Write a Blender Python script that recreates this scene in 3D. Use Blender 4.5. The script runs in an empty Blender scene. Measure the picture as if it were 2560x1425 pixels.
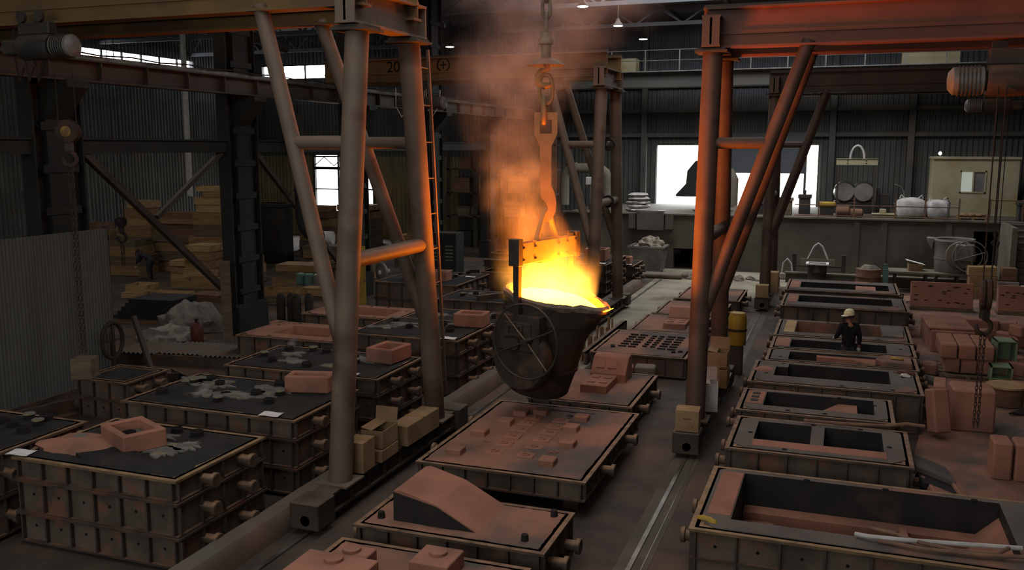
import bpy, bmesh, math, random
from mathutils import Vector, Matrix, noise

random.seed(7)
PI = math.pi
scene = bpy.context.scene
COL = scene.collection

# ------------------------------------------------------------------ camera
# world axes: +Y runs along the floor rails away from the camera, +X to the right, Z up, metres
cam_data = bpy.data.cameras.new('camera')
cam = bpy.data.objects.new('camera', cam_data)
COL.objects.link(cam)
cam.location = (0.0, 0.0, 5.6)
cam.rotation_euler = (math.radians(90 - 8.679), 0, math.radians(20.005))
cam_data.sensor_width = 36.0
cam_data.lens = 2270.0 / 2560.0 * 36.0
cam_data.clip_end = 400
scene.camera = cam

# ------------------------------------------------------------------ world, daylight, exposure
world = bpy.data.worlds.new('daylight')
scene.world = world
world.use_nodes = True
wn = world.node_tree.nodes
wn['Background'].inputs[0].default_value = (0.96, 0.98, 1.0, 1)
wn['Background'].inputs[1].default_value = 12.0
scene.view_settings.view_transform = 'Standard'
scene.view_settings.look = 'None'
scene.view_settings.gamma = 1.0
scene.view_settings.use_curve_mapping = False
scene.view_settings.exposure = 0.0
scene.cycles.use_denoising = True
scene.cycles.max_bounces = 4
scene.cycles.diffuse_bounces = 2
scene.cycles.use_adaptive_sampling = True
scene.cycles.adaptive_threshold = 0.03
scene.cycles.adaptive_min_samples = 16
scene.cycles.glossy_bounces = 2
scene.cycles.transmission_bounces = 3
scene.cycles.volume_bounces = 1
scene.cycles.sample_clamp_indirect = 6.0
scene.cycles.caustics_reflective = False
scene.cycles.caustics_refractive = False
scene.cycles.volume_step_rate = 2.0


def area_light(name, loc, sx, sy, power, col):
    d = bpy.data.lights.new(name, 'AREA')
    d.shape = 'RECTANGLE'
    d.size = sx
    d.size_y = sy
    d.energy = power
    d.color = col
    o = bpy.data.objects.new(name, d)
    COL.objects.link(o)
    o.location = loc
    return o


# daylight falling through the translucent roof strips of the two halls
area_light('roof_daylight_main', (-5.0, 12.0, 12.1), 6.0, 34.0, 1230, (1.0, 0.97, 0.93))
fill_ = area_light('front_fill', (-9.0, -11.6, 8.6), 26.0, 4.0, 1300, (1.0, 0.97, 0.93))  # unseen fill lamp added behind the camera to lift camera-facing sides, no window there
fill_.rotation_euler = (math.radians(80), 0, 0)
area_light('roof_daylight_east', (5.0, 14.0, 12.1), 3.0, 30.0, 110, (1.0, 0.96, 0.92))
area_light('roof_daylight_side', (-26.0, 20.0, 12.1), 4.0, 24.0, 430, (1.0, 0.95, 0.86))
area_light('roof_daylight_rear', (-4.0, 39.0, 12.2), 14.0, 7.0, 1700, (0.98, 0.98, 1.0))


# ------------------------------------------------------------------ materials
def srgb(r, g, b):
    def f(c):
        c /= 255.0
        return c / 12.92 if c <= 0.04045 else ((c + 0.055) / 1.055) ** 2.4
    return (f(r), f(g), f(b))


MATS = {}


def mat(name, c1, c2=None, scale=3.0, rough=0.85, metal=0.0, bump=0.0, bscale=None,
        dust=None, dust_amt=0.8, spots=None, spot_scale=1.5, spot_lo=0.55, spot_hi=0.65, stretch=None):
    """noise-mottled surface; dust = colour of the dust that lies on upward faces"""
    m = bpy.data.materials.new(name)
    m.use_nodes = True
    nt = m.node_tree
    N, L = nt.nodes, nt.links
    b = N['Principled BSDF']
    b.inputs['Roughness'].default_value = rough
    b.inputs['Metallic'].default_value = metal
    b.inputs['Specular IOR Level'].default_value = 0.3
    tc = N.new('ShaderNodeTexCoord')
    src = tc.outputs['Object']
    if stretch:
        mp = N.new('ShaderNodeMapping')
        mp.inputs['Scale'].default_value = stretch
        L.new(src, mp.inputs[0])
        src = mp.outputs[0]

    def nz(s, det=3.0):
        n = N.new('ShaderNodeTexNoise')
        n.inputs['Scale'].default_value = s
        n.inputs['Detail'].default_value = det
        L.new(src, n.inputs['Vector'])
        return n.outputs['Fac']

    def ramp(f, a, bb):
        r = N.new('ShaderNodeMapRange')
        r.inputs['From Min'].default_value = a
        r.inputs['From Max'].default_value = bb
        L.new(f, r.inputs['Value'])
        return r.outputs['Result']

    def mix(f, a, bb):
        x = N.new('ShaderNodeMix')
        x.data_type = 'RGBA'
        if isinstance(f, float):
            x.inputs[0].default_value = f
        else:
            L.new(f, x.inputs[0])
        for s, v in ((6, a), (7, bb)):
            if isinstance(v, tuple):
                x.inputs[s].default_value = (*v[:3], 1)
            else:
                L.new(v, x.inputs[s])
        return x.outputs[2]

    c2 = c2 or tuple(v * 0.72 for v in c1)
    n1 = nz(scale)
    col = mix(ramp(n1, 0.35, 0.65), c1, c2)
    if spots:
        col = mix(ramp(nz(spot_scale, 3.0), spot_lo, spot_hi), col, spots)
    if dust:
        g = N.new('ShaderNodeNewGeometry')
        sp = N.new('ShaderNodeSeparateXYZ')
        L.new(g.outputs['Normal'], sp.inputs[0])
        up = ramp(sp.outputs['Z'], 0.35, 0.8)
        mm = N.new('ShaderNodeMath')
        mm.operation = 'MULTIPLY'
        L.new(up, mm.inputs[0])
        L.new(ramp(nz(scale * 1.7), 0.25, 0.6), mm.inputs[1])
        m2 = N.new('ShaderNodeMath')
        m2.operation = 'MULTIPLY'
        L.new(mm.outputs[0], m2.inputs[0])
        m2.inputs[1].default_value = dust_amt
        col = mix(m2.outputs[0], col, dust)
    L.new(col, b.inputs['Base Color'])
    if bump:
        bp = N.new('ShaderNodeBump')
        bp.inputs['Strength'].default_value = bump
        bp.inputs['Distance'].default_value = 0.03
        L.new(nz(bscale or scale * 4, 2.0), bp.inputs['Height'])
        L.new(bp.outputs[0], b.inputs['Normal'])
    MATS[name] = m
    return m


def emis(name, col, strength):
    m = bpy.data.materials.new(name)
    m.use_nodes = True
    b = m.node_tree.nodes['Principled BSDF']
    b.inputs['Base Color'].default_value = (0.02, 0.02, 0.02, 1)
    b.inputs['Emission Color'].default_value = (*col, 1)
    b.inputs['Emission Strength'].default_value = strength
    MATS[name] = m
    return m


SAND = srgb(158, 112, 93)
DUST = srgb(128, 98, 80)
mat('floor_dust', srgb(78, 68, 60), srgb(60, 53, 48), 1.7, bump=0.3, bscale=9, spots=srgb(94, 74, 62), spot_scale=0.35, spot_lo=0.5, spot_hi=0.62)
mat('concrete', srgb(120, 112, 98), srgb(96, 90, 80), 0.8, bump=0.2, bscale=6, spots=srgb(84, 74, 64), spot_scale=0.7)
mat('concrete_dark', srgb(92, 86, 76), srgb(74, 70, 62), 0.6, bump=0.15, bscale=5, spots=srgb(68, 60, 50), spot_scale=0.5)
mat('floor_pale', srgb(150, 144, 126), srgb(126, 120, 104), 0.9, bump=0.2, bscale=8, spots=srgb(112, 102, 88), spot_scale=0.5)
mat('curb', srgb(110, 88, 74), srgb(88, 76, 66), 1.4, bump=0.3, dust=srgb(98, 96, 90), dust_amt=0.7)
mat('rail_steel', srgb(120, 116, 108), srgb(84, 78, 72), 2.0, rough=0.42, metal=0.6)
mat('flask_steel', srgb(72, 62, 54), srgb(50, 44, 40), 2.2, rough=0.7, bump=0.2, dust=DUST, dust_amt=0.75, spots=srgb(84, 60, 46), spot_scale=1.6)
mat('flask_wall', srgb(98, 86, 76), srgb(70, 62, 55), 1.6, rough=0.8, bump=0.25, spots=srgb(106, 76, 60), spot_scale=2.2)
mat('flange', srgb(96, 78, 62), srgb(60, 52, 46), 3.0, rough=0.75, bump=0.25, dust=srgb(142, 112, 88), dust_amt=0.9)
mat('flange_worn', srgb(120, 98, 68), srgb(88, 72, 58), 3.0, rough=0.75, bump=0.25, dust=srgb(150, 124, 94), dust_amt=0.9)
mat('sand_red', SAND, srgb(134, 96, 80), 1.3, rough=0.95, bump=0.15, bscale=14, spots=srgb(120, 88, 74), spot_scale=0.9, spot_lo=0.56, spot_hi=0.7)
mat('sand_bed', srgb(146, 106, 88), srgb(118, 90, 78), 1.1, rough=0.95, bump=0.2, bscale=16, spots=srgb(88, 80, 76), spot_scale=0.75, spot_lo=0.5, spot_hi=0.64)
mat('sand_grey', srgb(104, 98, 92), srgb(86, 80, 76), 1.0, rough=0.95, bump=0.2, bscale=16, spots=srgb(150, 104, 84), spot_scale=0.6, spot_lo=0.58, spot_hi=0.7)
mat('sand_black', srgb(46, 45, 44), srgb(34, 33, 33), 1.6, rough=0.9, bump=0.35, bscale=18, spots=srgb(70, 62, 56), spot_scale=1.1, spot_lo=0.58, spot_hi=0.72)
mat('coating_black', srgb(30, 30, 32), srgb(42, 38, 37), 2.2, rough=0.75, bump=0.1, spots=srgb(72, 54, 46), spot_scale=1.2, spot_lo=0.62, spot_hi=0.75)
mat('slag', srgb(118, 116, 112), srgb(88, 88, 86), 5.0, rough=0.8, bump=0.4, spots=srgb(126, 118, 78), spot_scale=6)
mat('riser', srgb(38, 35, 34), srgb(26, 25, 25), 6, rough=0.9, bump=0.3)
mat('paper', srgb(225, 224, 222), srgb(205, 204, 204), 8, rough=0.9)
mat('gantry_paint', srgb(112, 96, 82), srgb(92, 80, 70), 1.2, rough=0.6, bump=0.08, spots=srgb(80, 62, 52), spot_scale=0.8, dust=srgb(118, 106, 92), dust_amt=0.6)
mat('girder_red', srgb(126, 74, 54), srgb(104, 62, 48), 0.9, rough=0.6, bump=0.05, spots=srgb(76, 52, 44), spot_scale=0.6)
mat('girder_paint', srgb(112, 88, 52), srgb(90, 72, 46), 0.9, rough=0.6, bump=0.05, spots=srgb(82, 62, 46), spot_scale=0.6)
mat('gantry_brown', srgb(90, 70, 60), srgb(72, 58, 50), 1.2, rough=0.6, bump=0.08, spots=srgb(66, 50, 43), spot_scale=0.8, dust=srgb(98, 84, 72), dust_amt=0.6)
mat('girder_dark', srgb(70, 60, 50), srgb(52, 46, 42), 1.0, rough=0.65, dust=srgb(104, 92, 78), dust_amt=0.6)
mat('column_dark', srgb(40, 41, 38), srgb(30, 31, 30), 1.0, rough=0.7, dust=srgb(84, 76, 68), dust_amt=0.5)
mat('machine_dark', srgb(58, 54, 50), srgb(42, 40, 38), 2.0, rough=0.6, dust=srgb(96, 86, 76), dust_amt=0.7, bump=0.1)
mat('ladle_shell', srgb(62, 54, 46), srgb(42, 38, 35), 2.0, rough=0.75, bump=0.3, spots=srgb(78, 58, 46), spot_scale=2.4)
mat('ladle_lining', srgb(126, 112, 98), srgb(92, 82, 74), 4.0, rough=0.95, bump=0.6, bscale=12)
mat('hook_steel', srgb(150, 122, 84), srgb(120, 98, 70), 2.0, rough=0.6, bump=0.1)
mat('chain_steel', srgb(120, 108, 88), srgb(86, 76, 64), 4.0, rough=0.6)
mat('chain_rust', srgb(72, 54, 46), srgb(48, 40, 36), 6.0, rough=0.8)
mat('wall_sheet', srgb(84, 84, 80), srgb(66, 66, 64), 0.4, rough=0.7, spots=srgb(84, 76, 66), spot_scale=0.25)
mat('wall_sheet_dark', srgb(88, 92, 98), srgb(72, 75, 80), 0.3, rough=0.7)
mat('wall_plaster', srgb(140, 128, 92), srgb(112, 104, 80), 0.5, rough=0.9)
mat('fence_sheet', srgb(92, 94, 91), srgb(78, 79, 77), 0.5, rough=0.6, stretch=(2, 2, 0.3), spots=srgb(88, 80, 73), spot_scale=0.4)
mat('roof_sheet', srgb(92, 95, 100), srgb(78, 81, 85), 0.3, rough=0.9)
mat('wood', srgb(150, 120, 84), srgb(122, 96, 66), 1.2, rough=0.85, stretch=(1, 6, 6), bump=0.1, dust=srgb(140, 120, 96), dust_amt=0.4)
mat('wood_pale', srgb(176, 146, 104), srgb(146, 118, 84), 1.2, rough=0.85, stretch=(1, 6, 6), bump=0.1)
mat('wood_grey', srgb(112, 98, 80), srgb(86, 74, 62), 1.2, rough=0.9, stretch=(1, 6, 6), bump=0.1)
mat('wood_red', srgb(124, 92, 72), srgb(98, 74, 60), 1.2, rough=0.9, stretch=(1, 6, 6), bump=0.1)
mat('cardboard', srgb(150, 124, 92), srgb(128, 106, 80), 1.6, rough=0.9, spots=srgb(128, 104, 76), spot_scale=2)
mat('tape', srgb(150, 126, 74), srgb(136, 114, 70), 2, rough=0.5)
mat('ink_red', srgb(110, 44, 40), srgb(100, 40, 36), 3, rough=0.9)
mat('plastic_white', srgb(196, 194, 190), srgb(164, 162, 160), 3.0, rough=0.6, bump=0.5, bscale=7)
mat('plastic_sheet', srgb(146, 138, 130), srgb(112, 104, 98), 3.0, rough=0.5, bump=0.8, bscale=5)
mat('rubber', srgb(52, 46, 42), srgb(36, 34, 32), 4, rough=0.8)
mat('hose', srgb(134, 104, 84), srgb(104, 82, 70), 4, rough=0.8)
mat('paint_green', srgb(122, 140, 112), srgb(100, 118, 96), 2, rough=0.7, spots=srgb(120, 96, 78), spot_scale=3)
mat('paint_yellow', srgb(168, 138, 44), srgb(138, 112, 44), 2, rough=0.6, spots=srgb(110, 84, 56), spot_scale=3)
mat('paint_teal', srgb(92, 124, 114), srgb(78, 106, 98), 2, rough=0.6)
mat('paint_red', srgb(86, 42, 37), srgb(70, 36, 33), 2, rough=0.6)
mat('paint_blue', srgb(70, 96, 128), srgb(56, 80, 110), 2, rough=0.6)
mat('paint_cream', srgb(162, 154, 124), srgb(146, 138, 112), 0.8, rough=0.7, spots=srgb(150, 134, 96), spot_scale=0.8)
mat('metal_grey', srgb(128, 126, 122), srgb(100, 98, 96), 1.4, rough=0.5, metal=0.2, dust=srgb(136, 126, 112), dust_amt=0.6)
mat('metal_shine', srgb(150, 148, 142), srgb(120, 118, 112), 1.4, rough=0.28, metal=0.8)
mat('scrap', srgb(164, 152, 136), srgb(124, 114, 102), 6.0, rough=0.9, bump=0.8, bscale=10)
mat('rubble', srgb(120, 112, 100), srgb(86, 80, 74), 4.0, rough=0.95, bump=0.6)
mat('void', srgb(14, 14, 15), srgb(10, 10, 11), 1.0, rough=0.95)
mat('skin', srgb(152, 108, 84), srgb(140, 98, 76), 4, rough=0.6)
mat('cloth_black', srgb(28, 27, 29), srgb(20, 20, 22), 6, rough=0.95, bump=0.2)
mat('cloth_navy', srgb(58, 54, 62), srgb(44, 42, 50), 6, rough=0.95, bump=0.2)
mat('glove', srgb(206, 202, 194), srgb(180, 176, 170), 8, rough=0.95)
mat('helmet', srgb(226, 216, 176), srgb(212, 202, 166), 4, rough=0.35)
mat('outside_ground', srgb(190, 184, 172), srgb(170, 164, 152), 0.3, rough=0.9)
mat('outside_wall', srgb(226, 220, 196), srgb(214, 206, 170), 0.2, rough=0.9)
emis('lamp_glow', (1.0, 0.95, 0.82), 14.0)
emis('bulb_glow', (1.0, 0.98, 0.92), 40.0)
emis('office_glow', (0.75, 0.85, 0.7), 0.42)


# ------------------------------------------------------------------ mesh helpers
class MB:
    """collects faces; build() links them as one mesh object"""

    def __init__(self):
        self.v = []
        self.f = []

    def add(self, vs, fs):
        n = len(self.v)
        self.v += [tuple(p) for p in vs]
        self.f += [tuple(i + n for i in f) for f in fs]
        return self

    def box(self, x0, x1, y0, y1, z0, z1):
        vs = [(x0, y0, z0), (x1, y0, z0), (x1, y1, z0), (x0, y1, z0), (x0, y0, z1), (x1, y0, z1), (x1, y1, z1), (x0, y1, z1)]
        return self.add(vs, [(3, 2, 1, 0), (4, 5, 6, 7), (0, 1, 5, 4), (1, 2, 6, 5), (2, 3, 7, 6), (3, 0, 4, 7)])

    def obox(self, c, h, M):
        """oriented box: centre, half sizes, 3x3 matrix"""
        c = Vector(c)
        vs = []
        for sz in (-1, 1):
            for sx, sy in ((-1, -1), (1, -1), (1, 1), (-1, 1)):
                vs.append(c + M @ Vector((sx * h[0], sy * h[1], sz * h[2])))
        return self.add(vs, [(3, 2, 1, 0), (4, 5, 6, 7), (0, 1, 5, 4), (1, 2, 6, 5), (2, 3, 7, 6), (3, 0, 4, 7)])

    def bar(self, p, q, w, h, up=(0, 0, 1)):
        """rectangular bar from p to q, width w, height h along up"""
        p, q = Vector(p), Vector(q)
        d = (q - p)
        L = d.length
        d.normalize()
        s = d.cross(Vector(up))
        if s.length < 1e-5:
            s = Vector((1, 0, 0))
        s.normalize()
        u = s.cross(d)
        M = Matrix((d, s, u)).transposed()
        return self.obox((p + q) / 2, (L / 2, w / 2, h / 2), M)

    def tube(self, p, q, r, n=14, r2=None, cap=True):
        p, q = Vector(p), Vector(q)
        r2 = r if r2 is None else r2
        d = (q - p).normalized()
        a = d.orthogonal().normalized()
        b = d.cross(a)
        vs = []
        for c, rr in ((p, r), (q, r2)):
            for i in range(n):
                t = 2 * PI * i / n
                vs.append(c + a * rr * math.cos(t) + b * rr * math.sin(t))
        fs = [(i, (i + 1) % n, n + (i + 1) % n, n + i) for i in range(n)]
        if cap:
            fs += [tuple(range(n - 1, -1, -1)), tuple(range(n, 2 * n))]
        return self.add(vs, fs)

    def path(self, pts, r, n=8, closed=False):
        pts = [Vector(p) for p in pts]
        m = len(pts)
        rr = r if isinstance(r, (list, tuple)) else [r] * m
        vs = []
        a = None
        for i in range(m):
            if closed:
                d = pts[(i + 1) % m] - pts[i - 1]
            else:
                d = pts[min(i + 1, m - 1)] - pts[max(i - 1, 0)]
            d.normalize()
            if a is None:
                a = d.orthogonal().normalized()
            else:
                a = (a - d * a.dot(d))
                if a.length < 1e-5:
                    a = d.orthogonal()
                a.normalize()
            b = d.cross(a)
            for k in range(n):
                t = 2 * PI * k / n
                vs.append(pts[i] + (a * math.cos(t) + b * math.sin(t)) * rr[i])
        fs = []
        for i in range(m if closed else m - 1):
            j = (i + 1) % m
            for k in range(n):
                l = (k + 1) % n
                fs.append((i * n + k, i * n + l, j * n + l, j * n + k))
        if not closed:
            fs += [tuple(range(n - 1, -1, -1)), tuple((m - 1) * n + k for k in range(n))]
        return self.add(vs, fs)

    def lathe(self, prof, n=24, c=(0, 0, 0), M=None, cap=True):
        """profile of (radius, height) turned about local z"""
        c = Vector(c)
        vs = []
        for r, h in prof:
            for i in range(n):
                t = 2 * PI * i / n
                p = Vector((r * math.cos(t), r * math.sin(t), h))
                vs.append(c + (M @ p if M else p))
        fs = []
        for j in range(len(prof) - 1):
            for i in range(n):
                k = (i + 1) % n
                fs.append((j * n + i, j * n + k, (j + 1) * n + k, (j + 1) * n + i))
        if cap:
            fs += [tuple(range(n - 1, -1, -1)), tuple((len(prof) - 1) * n + i for i in range(n))]
        return self.add(vs, fs)

    def prism(self, poly, a, b, axis='z'):
        """extrude a polygon; axis z: poly is (x,y); y: poly is (x,z); x: poly is (y,z)"""
        n = len(poly)

        def pt(p, t):
            return {'z': (p[0], p[1], t), 'y': (p[0], t, p[1]), 'x': (t, p[0], p[1])}[axis]
        vs = [pt(p, a) for p in poly] + [pt(p, b) for p in poly]
        fs = [tuple(range(n - 1, -1, -1)), tuple(range(n, 2 * n))]
        fs += [(i, (i + 1) % n, n + (i + 1) % n, n + i) for i in range(n)]
        return self.add(vs, fs)

    def ring(self, x0, x1, y0, y1, z0, z1, t):
        """hollow rectangular ring (frame), wall thickness t"""
        o = [(x0, y0), (x1, y0), (x1, y1), (x0, y1)]
        i = [(x0 + t, y0 + t), (x1 - t, y0 + t), (x1 - t, y1 - t), (x0 + t, y1 - t)]
        vs = [(*p, z0) for p in o] + [(*p, z0) for p in i] + [(*p, z1) for p in o] + [(*p, z1) for p in i]
        fs = []
        for k in range(4):
            l = (k + 1) % 4
            fs += [(k, l, 8 + l, 8 + k), (4 + l, 4 + k, 12 + k, 12 + l), (8 + k, 8 + l, 12 + l, 12 + k), (l, k, 4 + k, 4 + l)]
        return self.add(vs, fs)

    def mesh(self, name, material=None, smooth=False, bevel=0.0, jitter=0.0, fix=True):
        me = bpy.data.meshes.new(name)
        me.from_pydata(self.v, [], self.f)
        if fix or bevel:
            bm = bmesh.new()
            bm.from_mesh(me)
            if bevel:
                bmesh.ops.bevel(bm, geom=[e for e in bm.edges if len(e.link_faces) == 2 and e.calc_face_angle(0) > 0.5],
                                offset=bevel, segments=1, affect='EDGES', clamp_overlap=True)
            bmesh.ops.recalc_face_normals(bm, faces=bm.faces)
            bm.to_mesh(me)
            bm.free()
        if jitter:
            for v in me.vertices:
                v.co += Vector((random.uniform(-1, 1), random.uniform(-1, 1), random.uniform(-1, 1))) * jitter
        if smooth:
            me.shade_smooth()
            me.set_sharp_from_angle(angle=0.75)
        if material:
            me.materials.append(MATS[material])
        return me

    def build(self, name, material, parent=None, smooth=False, bevel=0.0, jitter=0.0, loc=None, rz=0.0, fix=True):
        me = self.mesh(name, material, smooth, bevel, jitter, fix)
        return link(name, me, parent, loc, rz)


def link(name, me, parent=None, loc=None, rz=0.0, rot=None):
    o = bpy.data.objects.new(name, me)
    COL.objects.link(o)
    if parent:
        o.parent = parent
    if loc:
        o.location = loc
    if rot:
        o.rotation_euler = rot
    elif rz:
        o.rotation_euler = (0, 0, rz)
    return o


def thing(name, label, cat, loc=(0, 0, 0), rz=0.0, group=None):
    o = bpy.data.objects.new(name, None)
    COL.objects.link(o)
    o.empty_display_size = 0.2
    o.location = loc
    o.rotation_euler = (0, 0, rz)
    o['label'] = label
    o['category'] = cat
    if group:
        o['group'] = group
    return o


def tag(o, label, cat, group=None, kind=None):
    o['label'] = label
    o['category'] = cat
    if group:
        o['group'] = group
    if kind:
        o['kind'] = kind
    return o


def struct(o, label=None):
    o['kind'] = 'structure'
    if label:
        o['label'] = label
    return o


def copy_tree(o, parent=None, top=True):
    c = o.copy()
    COL.objects.link(c)
    c.parent = parent
    for ch in o.children:
        copy_tree(ch, c, False)
    return c


def rotz(a):
    return Matrix.Rotation(a, 3, 'Z')


def arc(cx, cz, r, a0, a1, n, f):
    """points on a circle; f maps (u, w) to a 3-D point"""
    return [f(cx + r * math.cos(math.radians(a0 + (a1 - a0) * i / n)), cz + r * math.sin(math.radians(a0 + (a1 - a0) * i / n))) for i in range(n + 1)]


def ibeam(mb, p, q, w, h, tf=0.03, tw=0.03, up=(0, 0, 1)):
    """I-section girder between p and q, p and q lie on its centre line"""
    u = Vector(up)
    p, q = Vector(p), Vector(q)
    mb.bar(p + u * (h / 2 - tf / 2), q + u * (h / 2 - tf / 2), w, tf, up)
    mb.bar(p - u * (h / 2 - tf / 2), q - u * (h / 2 - tf / 2), w, tf, up)
    mb.bar(p, q, tw, h - 2 * tf, up)
    return mb


def blob(n_lat, n_lon, rx, ry, rz, amp, freq, seed, flat=True):
    """lumpy closed heap/rock; flat bottom at z=0 when flat"""
    mb = MB()
    vs = []
    for i in range(n_lat + 1):
        th = PI * i / n_lat
        for j in range(n_lon):
            ph = 2 * PI * j / n_lon
            d = Vector((math.sin(th) * math.cos(ph), math.sin(th) * math.sin(ph), math.cos(th)))
            k = 1 + amp * noise.noise(d * freq + Vector((seed, seed * 0.7, 0)))
            z = d.z * rz * k
            vs.append((d.x * rx * k, d.y * ry * k, max(z, 0.0) if flat else z))
    fs = []
    for i in range(n_lat):
        for j in range(n_lon):
            k = (j + 1) % n_lon
            fs.append((i * n_lon + j, i * n_lon + k, (i + 1) * n_lon + k, (i + 1) * n_lon + j))
    mb.add(vs, fs)
    return mb


def corrugated(mb, L, z0, z1, pitch=0.2, depth=0.035, t=0.0):
    """trapezoid sheet in the local xz plane, front towards -y, x from 0 to L"""
    xs = []
    x = 0.0
    k = 0
    while x < L - 1e-6:
        for dx, y in ((0, 0), (0.3, 0), (0.5, depth), (0.8, depth)):
            if x + dx * pitch < L:
                xs.append((x + dx * pitch, -y))
        x += pitch
    xs.append((L, 0))
    n = len(xs)
    vs = [(a, y, z0) for a, y in xs] + [(a, y, z1) for a, y in xs]
    fs = [(i, i + 1, n + i + 1, n + i) for i in range(n - 1)]
    return mb.add(vs, fs)


# ------------------------------------------------------------------ the hall
struct(MB().box(-37, 11, -12, 50, -0.3, 0).build('floor', 'floor_dust'))
struct(MB().box(-37, 11, -12, 50.2, 12.3, 12.5).build('ceiling', 'roof_sheet'))
struct(MB().box(-37, 11, -12.3, -12, 0, 12.3).build('wall_front', 'wall_sheet_dark'))
struct(MB().box(11, 11.3, -12.3, 50.2, 0, 12.3).build('wall_right', 'wall_sheet'))

# rear wall: sheets left out at the doors and windows, so daylight comes in
def empty_struct(name, loc=(0, 0, 0)):
    o = bpy.data.objects.new(name, None)
    COL.objects.link(o)
    o.location = loc
    return struct(o)


SHEETS = {}


def sheet_mesh(L, z0, z1, m, pitch=0.25):
    k = (round(L, 3), round(z0, 3), round(z1, 3), m)
    if k not in SHEETS:
        SHEETS[k] = corrugated(MB(), L, z0, z1, pitch, 0.05).mesh('sheet', m, fix=False)
    return SHEETS[k]


def sheet_wall(root, cols, along='x', width=2.4):
    """cols: list of (a0, a1, [(z0, z1, material)...])"""
    for a0, a1, zs in cols:
        n = max(1, round((a1 - a0) / width))
        L = (a1 - a0) / n
        for i in range(n):
            for z0, z1, m in zs:
                me = sheet_mesh(L, z0, z1, m)
                a = a0 + i * L
                if along == 'x':
                    link('sheet', me, root, (a, 0, 0))
                else:
                    link('sheet', me, root, (0, a, 0), rz=PI / 2)


W, D, PL = 'wall_sheet', 'wall_sheet_dark', 'wall_plaster'
wb = empty_struct('wall_back', (0, 50, 0))
sheet_wall(wb, [
    (-37, -35.1, [(0, 5.0, PL), (5.0, 8.2, W), (8.2, 12.3, D)]),
    (-35.1, -31.5, [(0, 5.0, PL), (5.0, 8.2, W), (8.2, 9.75, D), (10.6, 12.3, D)]),
    (-31.5, -30.3, [(5.05, 8.2, W), (8.2, 9.75, D), (10.6, 12.3, D)]),
    (-30.3, -27.2, [(5.05, 8.2, W), (8.2, 12.3, D)]),
    (-27.2, -25.6, [(0, 5.0, PL), (5.0, 8.2, W), (8.2, 9.9, D), (10.5, 12.3, D)]),
    (-25.6, -21.6, [(0, 5.0, PL), (5.0, 8.2, W), (8.2, 12.3, D)]),
    (-21.6, -20.6, [(0, 5.0, W), (5.0, 8.2, W), (8.2, 10.25, D), (10.6, 12.3, D)]),
    (-20.6, -9.75, [(0, 5.0, W), (5.0, 8.2, W), (8.2, 12.3, D)]),
    (-9.75, -1.35, [(0, 2.3, W), (5.66, 8.2, W), (8.2, 12.3, D)]),
    (-1.35, 11, [(0, 5.6, W), (5.6, 8.2, W), (8.2, 12.3, D)]),
])
mb = MB()
mb.box(-37, -31.5, 0.06, 0.3, 0, 9.75)
mb.box(-37, -35.1, 0.06, 0.3, 9.75, 10.6)
mb.box(-37, 11, 0.06, 0.3, 10.6, 12.3)
mb.box(-31.5, -27.2, 0.06, 0.3, 5.05, 9.75)
mb.box(-30.3, -27.2, 0.06, 0.3, 9.75, 10.6)
mb.box(-27.2, -9.75, 0.06, 0.3, 0, 9.75)
mb.box(-25.6, -21.6, 0.06, 0.3, 9.75, 10.6)
mb.box(-20.6, -9.75, 0.06, 0.3, 9.75, 10.6)
mb.box(-9.75, -1.35, 0.06, 0.3, 0, 2.3)
mb.box(-9.75, -1.35, 0.06, 0.3, 5.66, 10.6)
mb.box(-1.35, 11, 0.06, 0.3, 0, 10.6)
mb.build('backing', 'wall_sheet_dark', wb)

wl = empty_struct('wall_left', (-36.6, 0, 0))
sheet_wall(wl, [
    (-12, 36.8, [(0, 8.2, W), (8.2, 12.3, D)]),
    (36.8, 38.0, [(0, 8.2, W), (8.2, 9.9, D), (10.6, 12.3, D)]),
    (38.0, 45.4, [(0, 8.2, W), (8.2, 9.9, D), (10.6, 12.3, D)]),
    (45.4, 50, [(0, 8.2, W), (8.2, 12.3, D)]),
], 'y', 3.0)
mb = MB()
mb.box(-0.35, -0.1, -12, 50, 0, 9.9).box(-0.35, -0.1, -12, 50, 10.6, 12.3).box(-0.35, -0.1, -12, 36.8, 9.9, 10.6).box(-0.35, -0.1, 45.4, 50, 9.9, 10.6)
mb.build('backing', 'wall_sheet_dark', wl)

# window strips: bars and panes
def window_strip(name, root_loc, L, z0, z1, n, along):
    o = empty_struct(name, root_loc)
    fr = MB()
    for i in range(n + 1):
        a = L * i / n
        if along == 'x':
            fr.box(a - 0.04, a + 0.04, -0.05, 0.05, z0, z1)
        else:
            fr.box(-0.05, 0.05, a - 0.04, a + 0.04, z0, z1)
    for zz in (z0, z1):
        if along == 'x':
            fr.box(0, L, -0.05, 0.05, zz - 0.04, zz + 0.04)
        else:
            fr.box(-0.05, 0.05, 0, L, zz - 0.04, zz + 0.04)
    fr.build('window_frame', 'column_dark', o)


window_strip('window_1', (-36.65, 36.8, 0), 8.6, 9.9, 10.6, 6, 'y')
window_strip('window_2', (-35.1, 50.0, 0), 4.8, 9.75, 10.6, 3, 'x')
window_strip('window_3', (-27.2, 50.0, 0), 1.6, 9.9, 10.5, 2, 'x')
window_strip('window_4', (-21.6, 50.0, 0), 1.0, 10.25, 10.6, 2, 'x')

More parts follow.
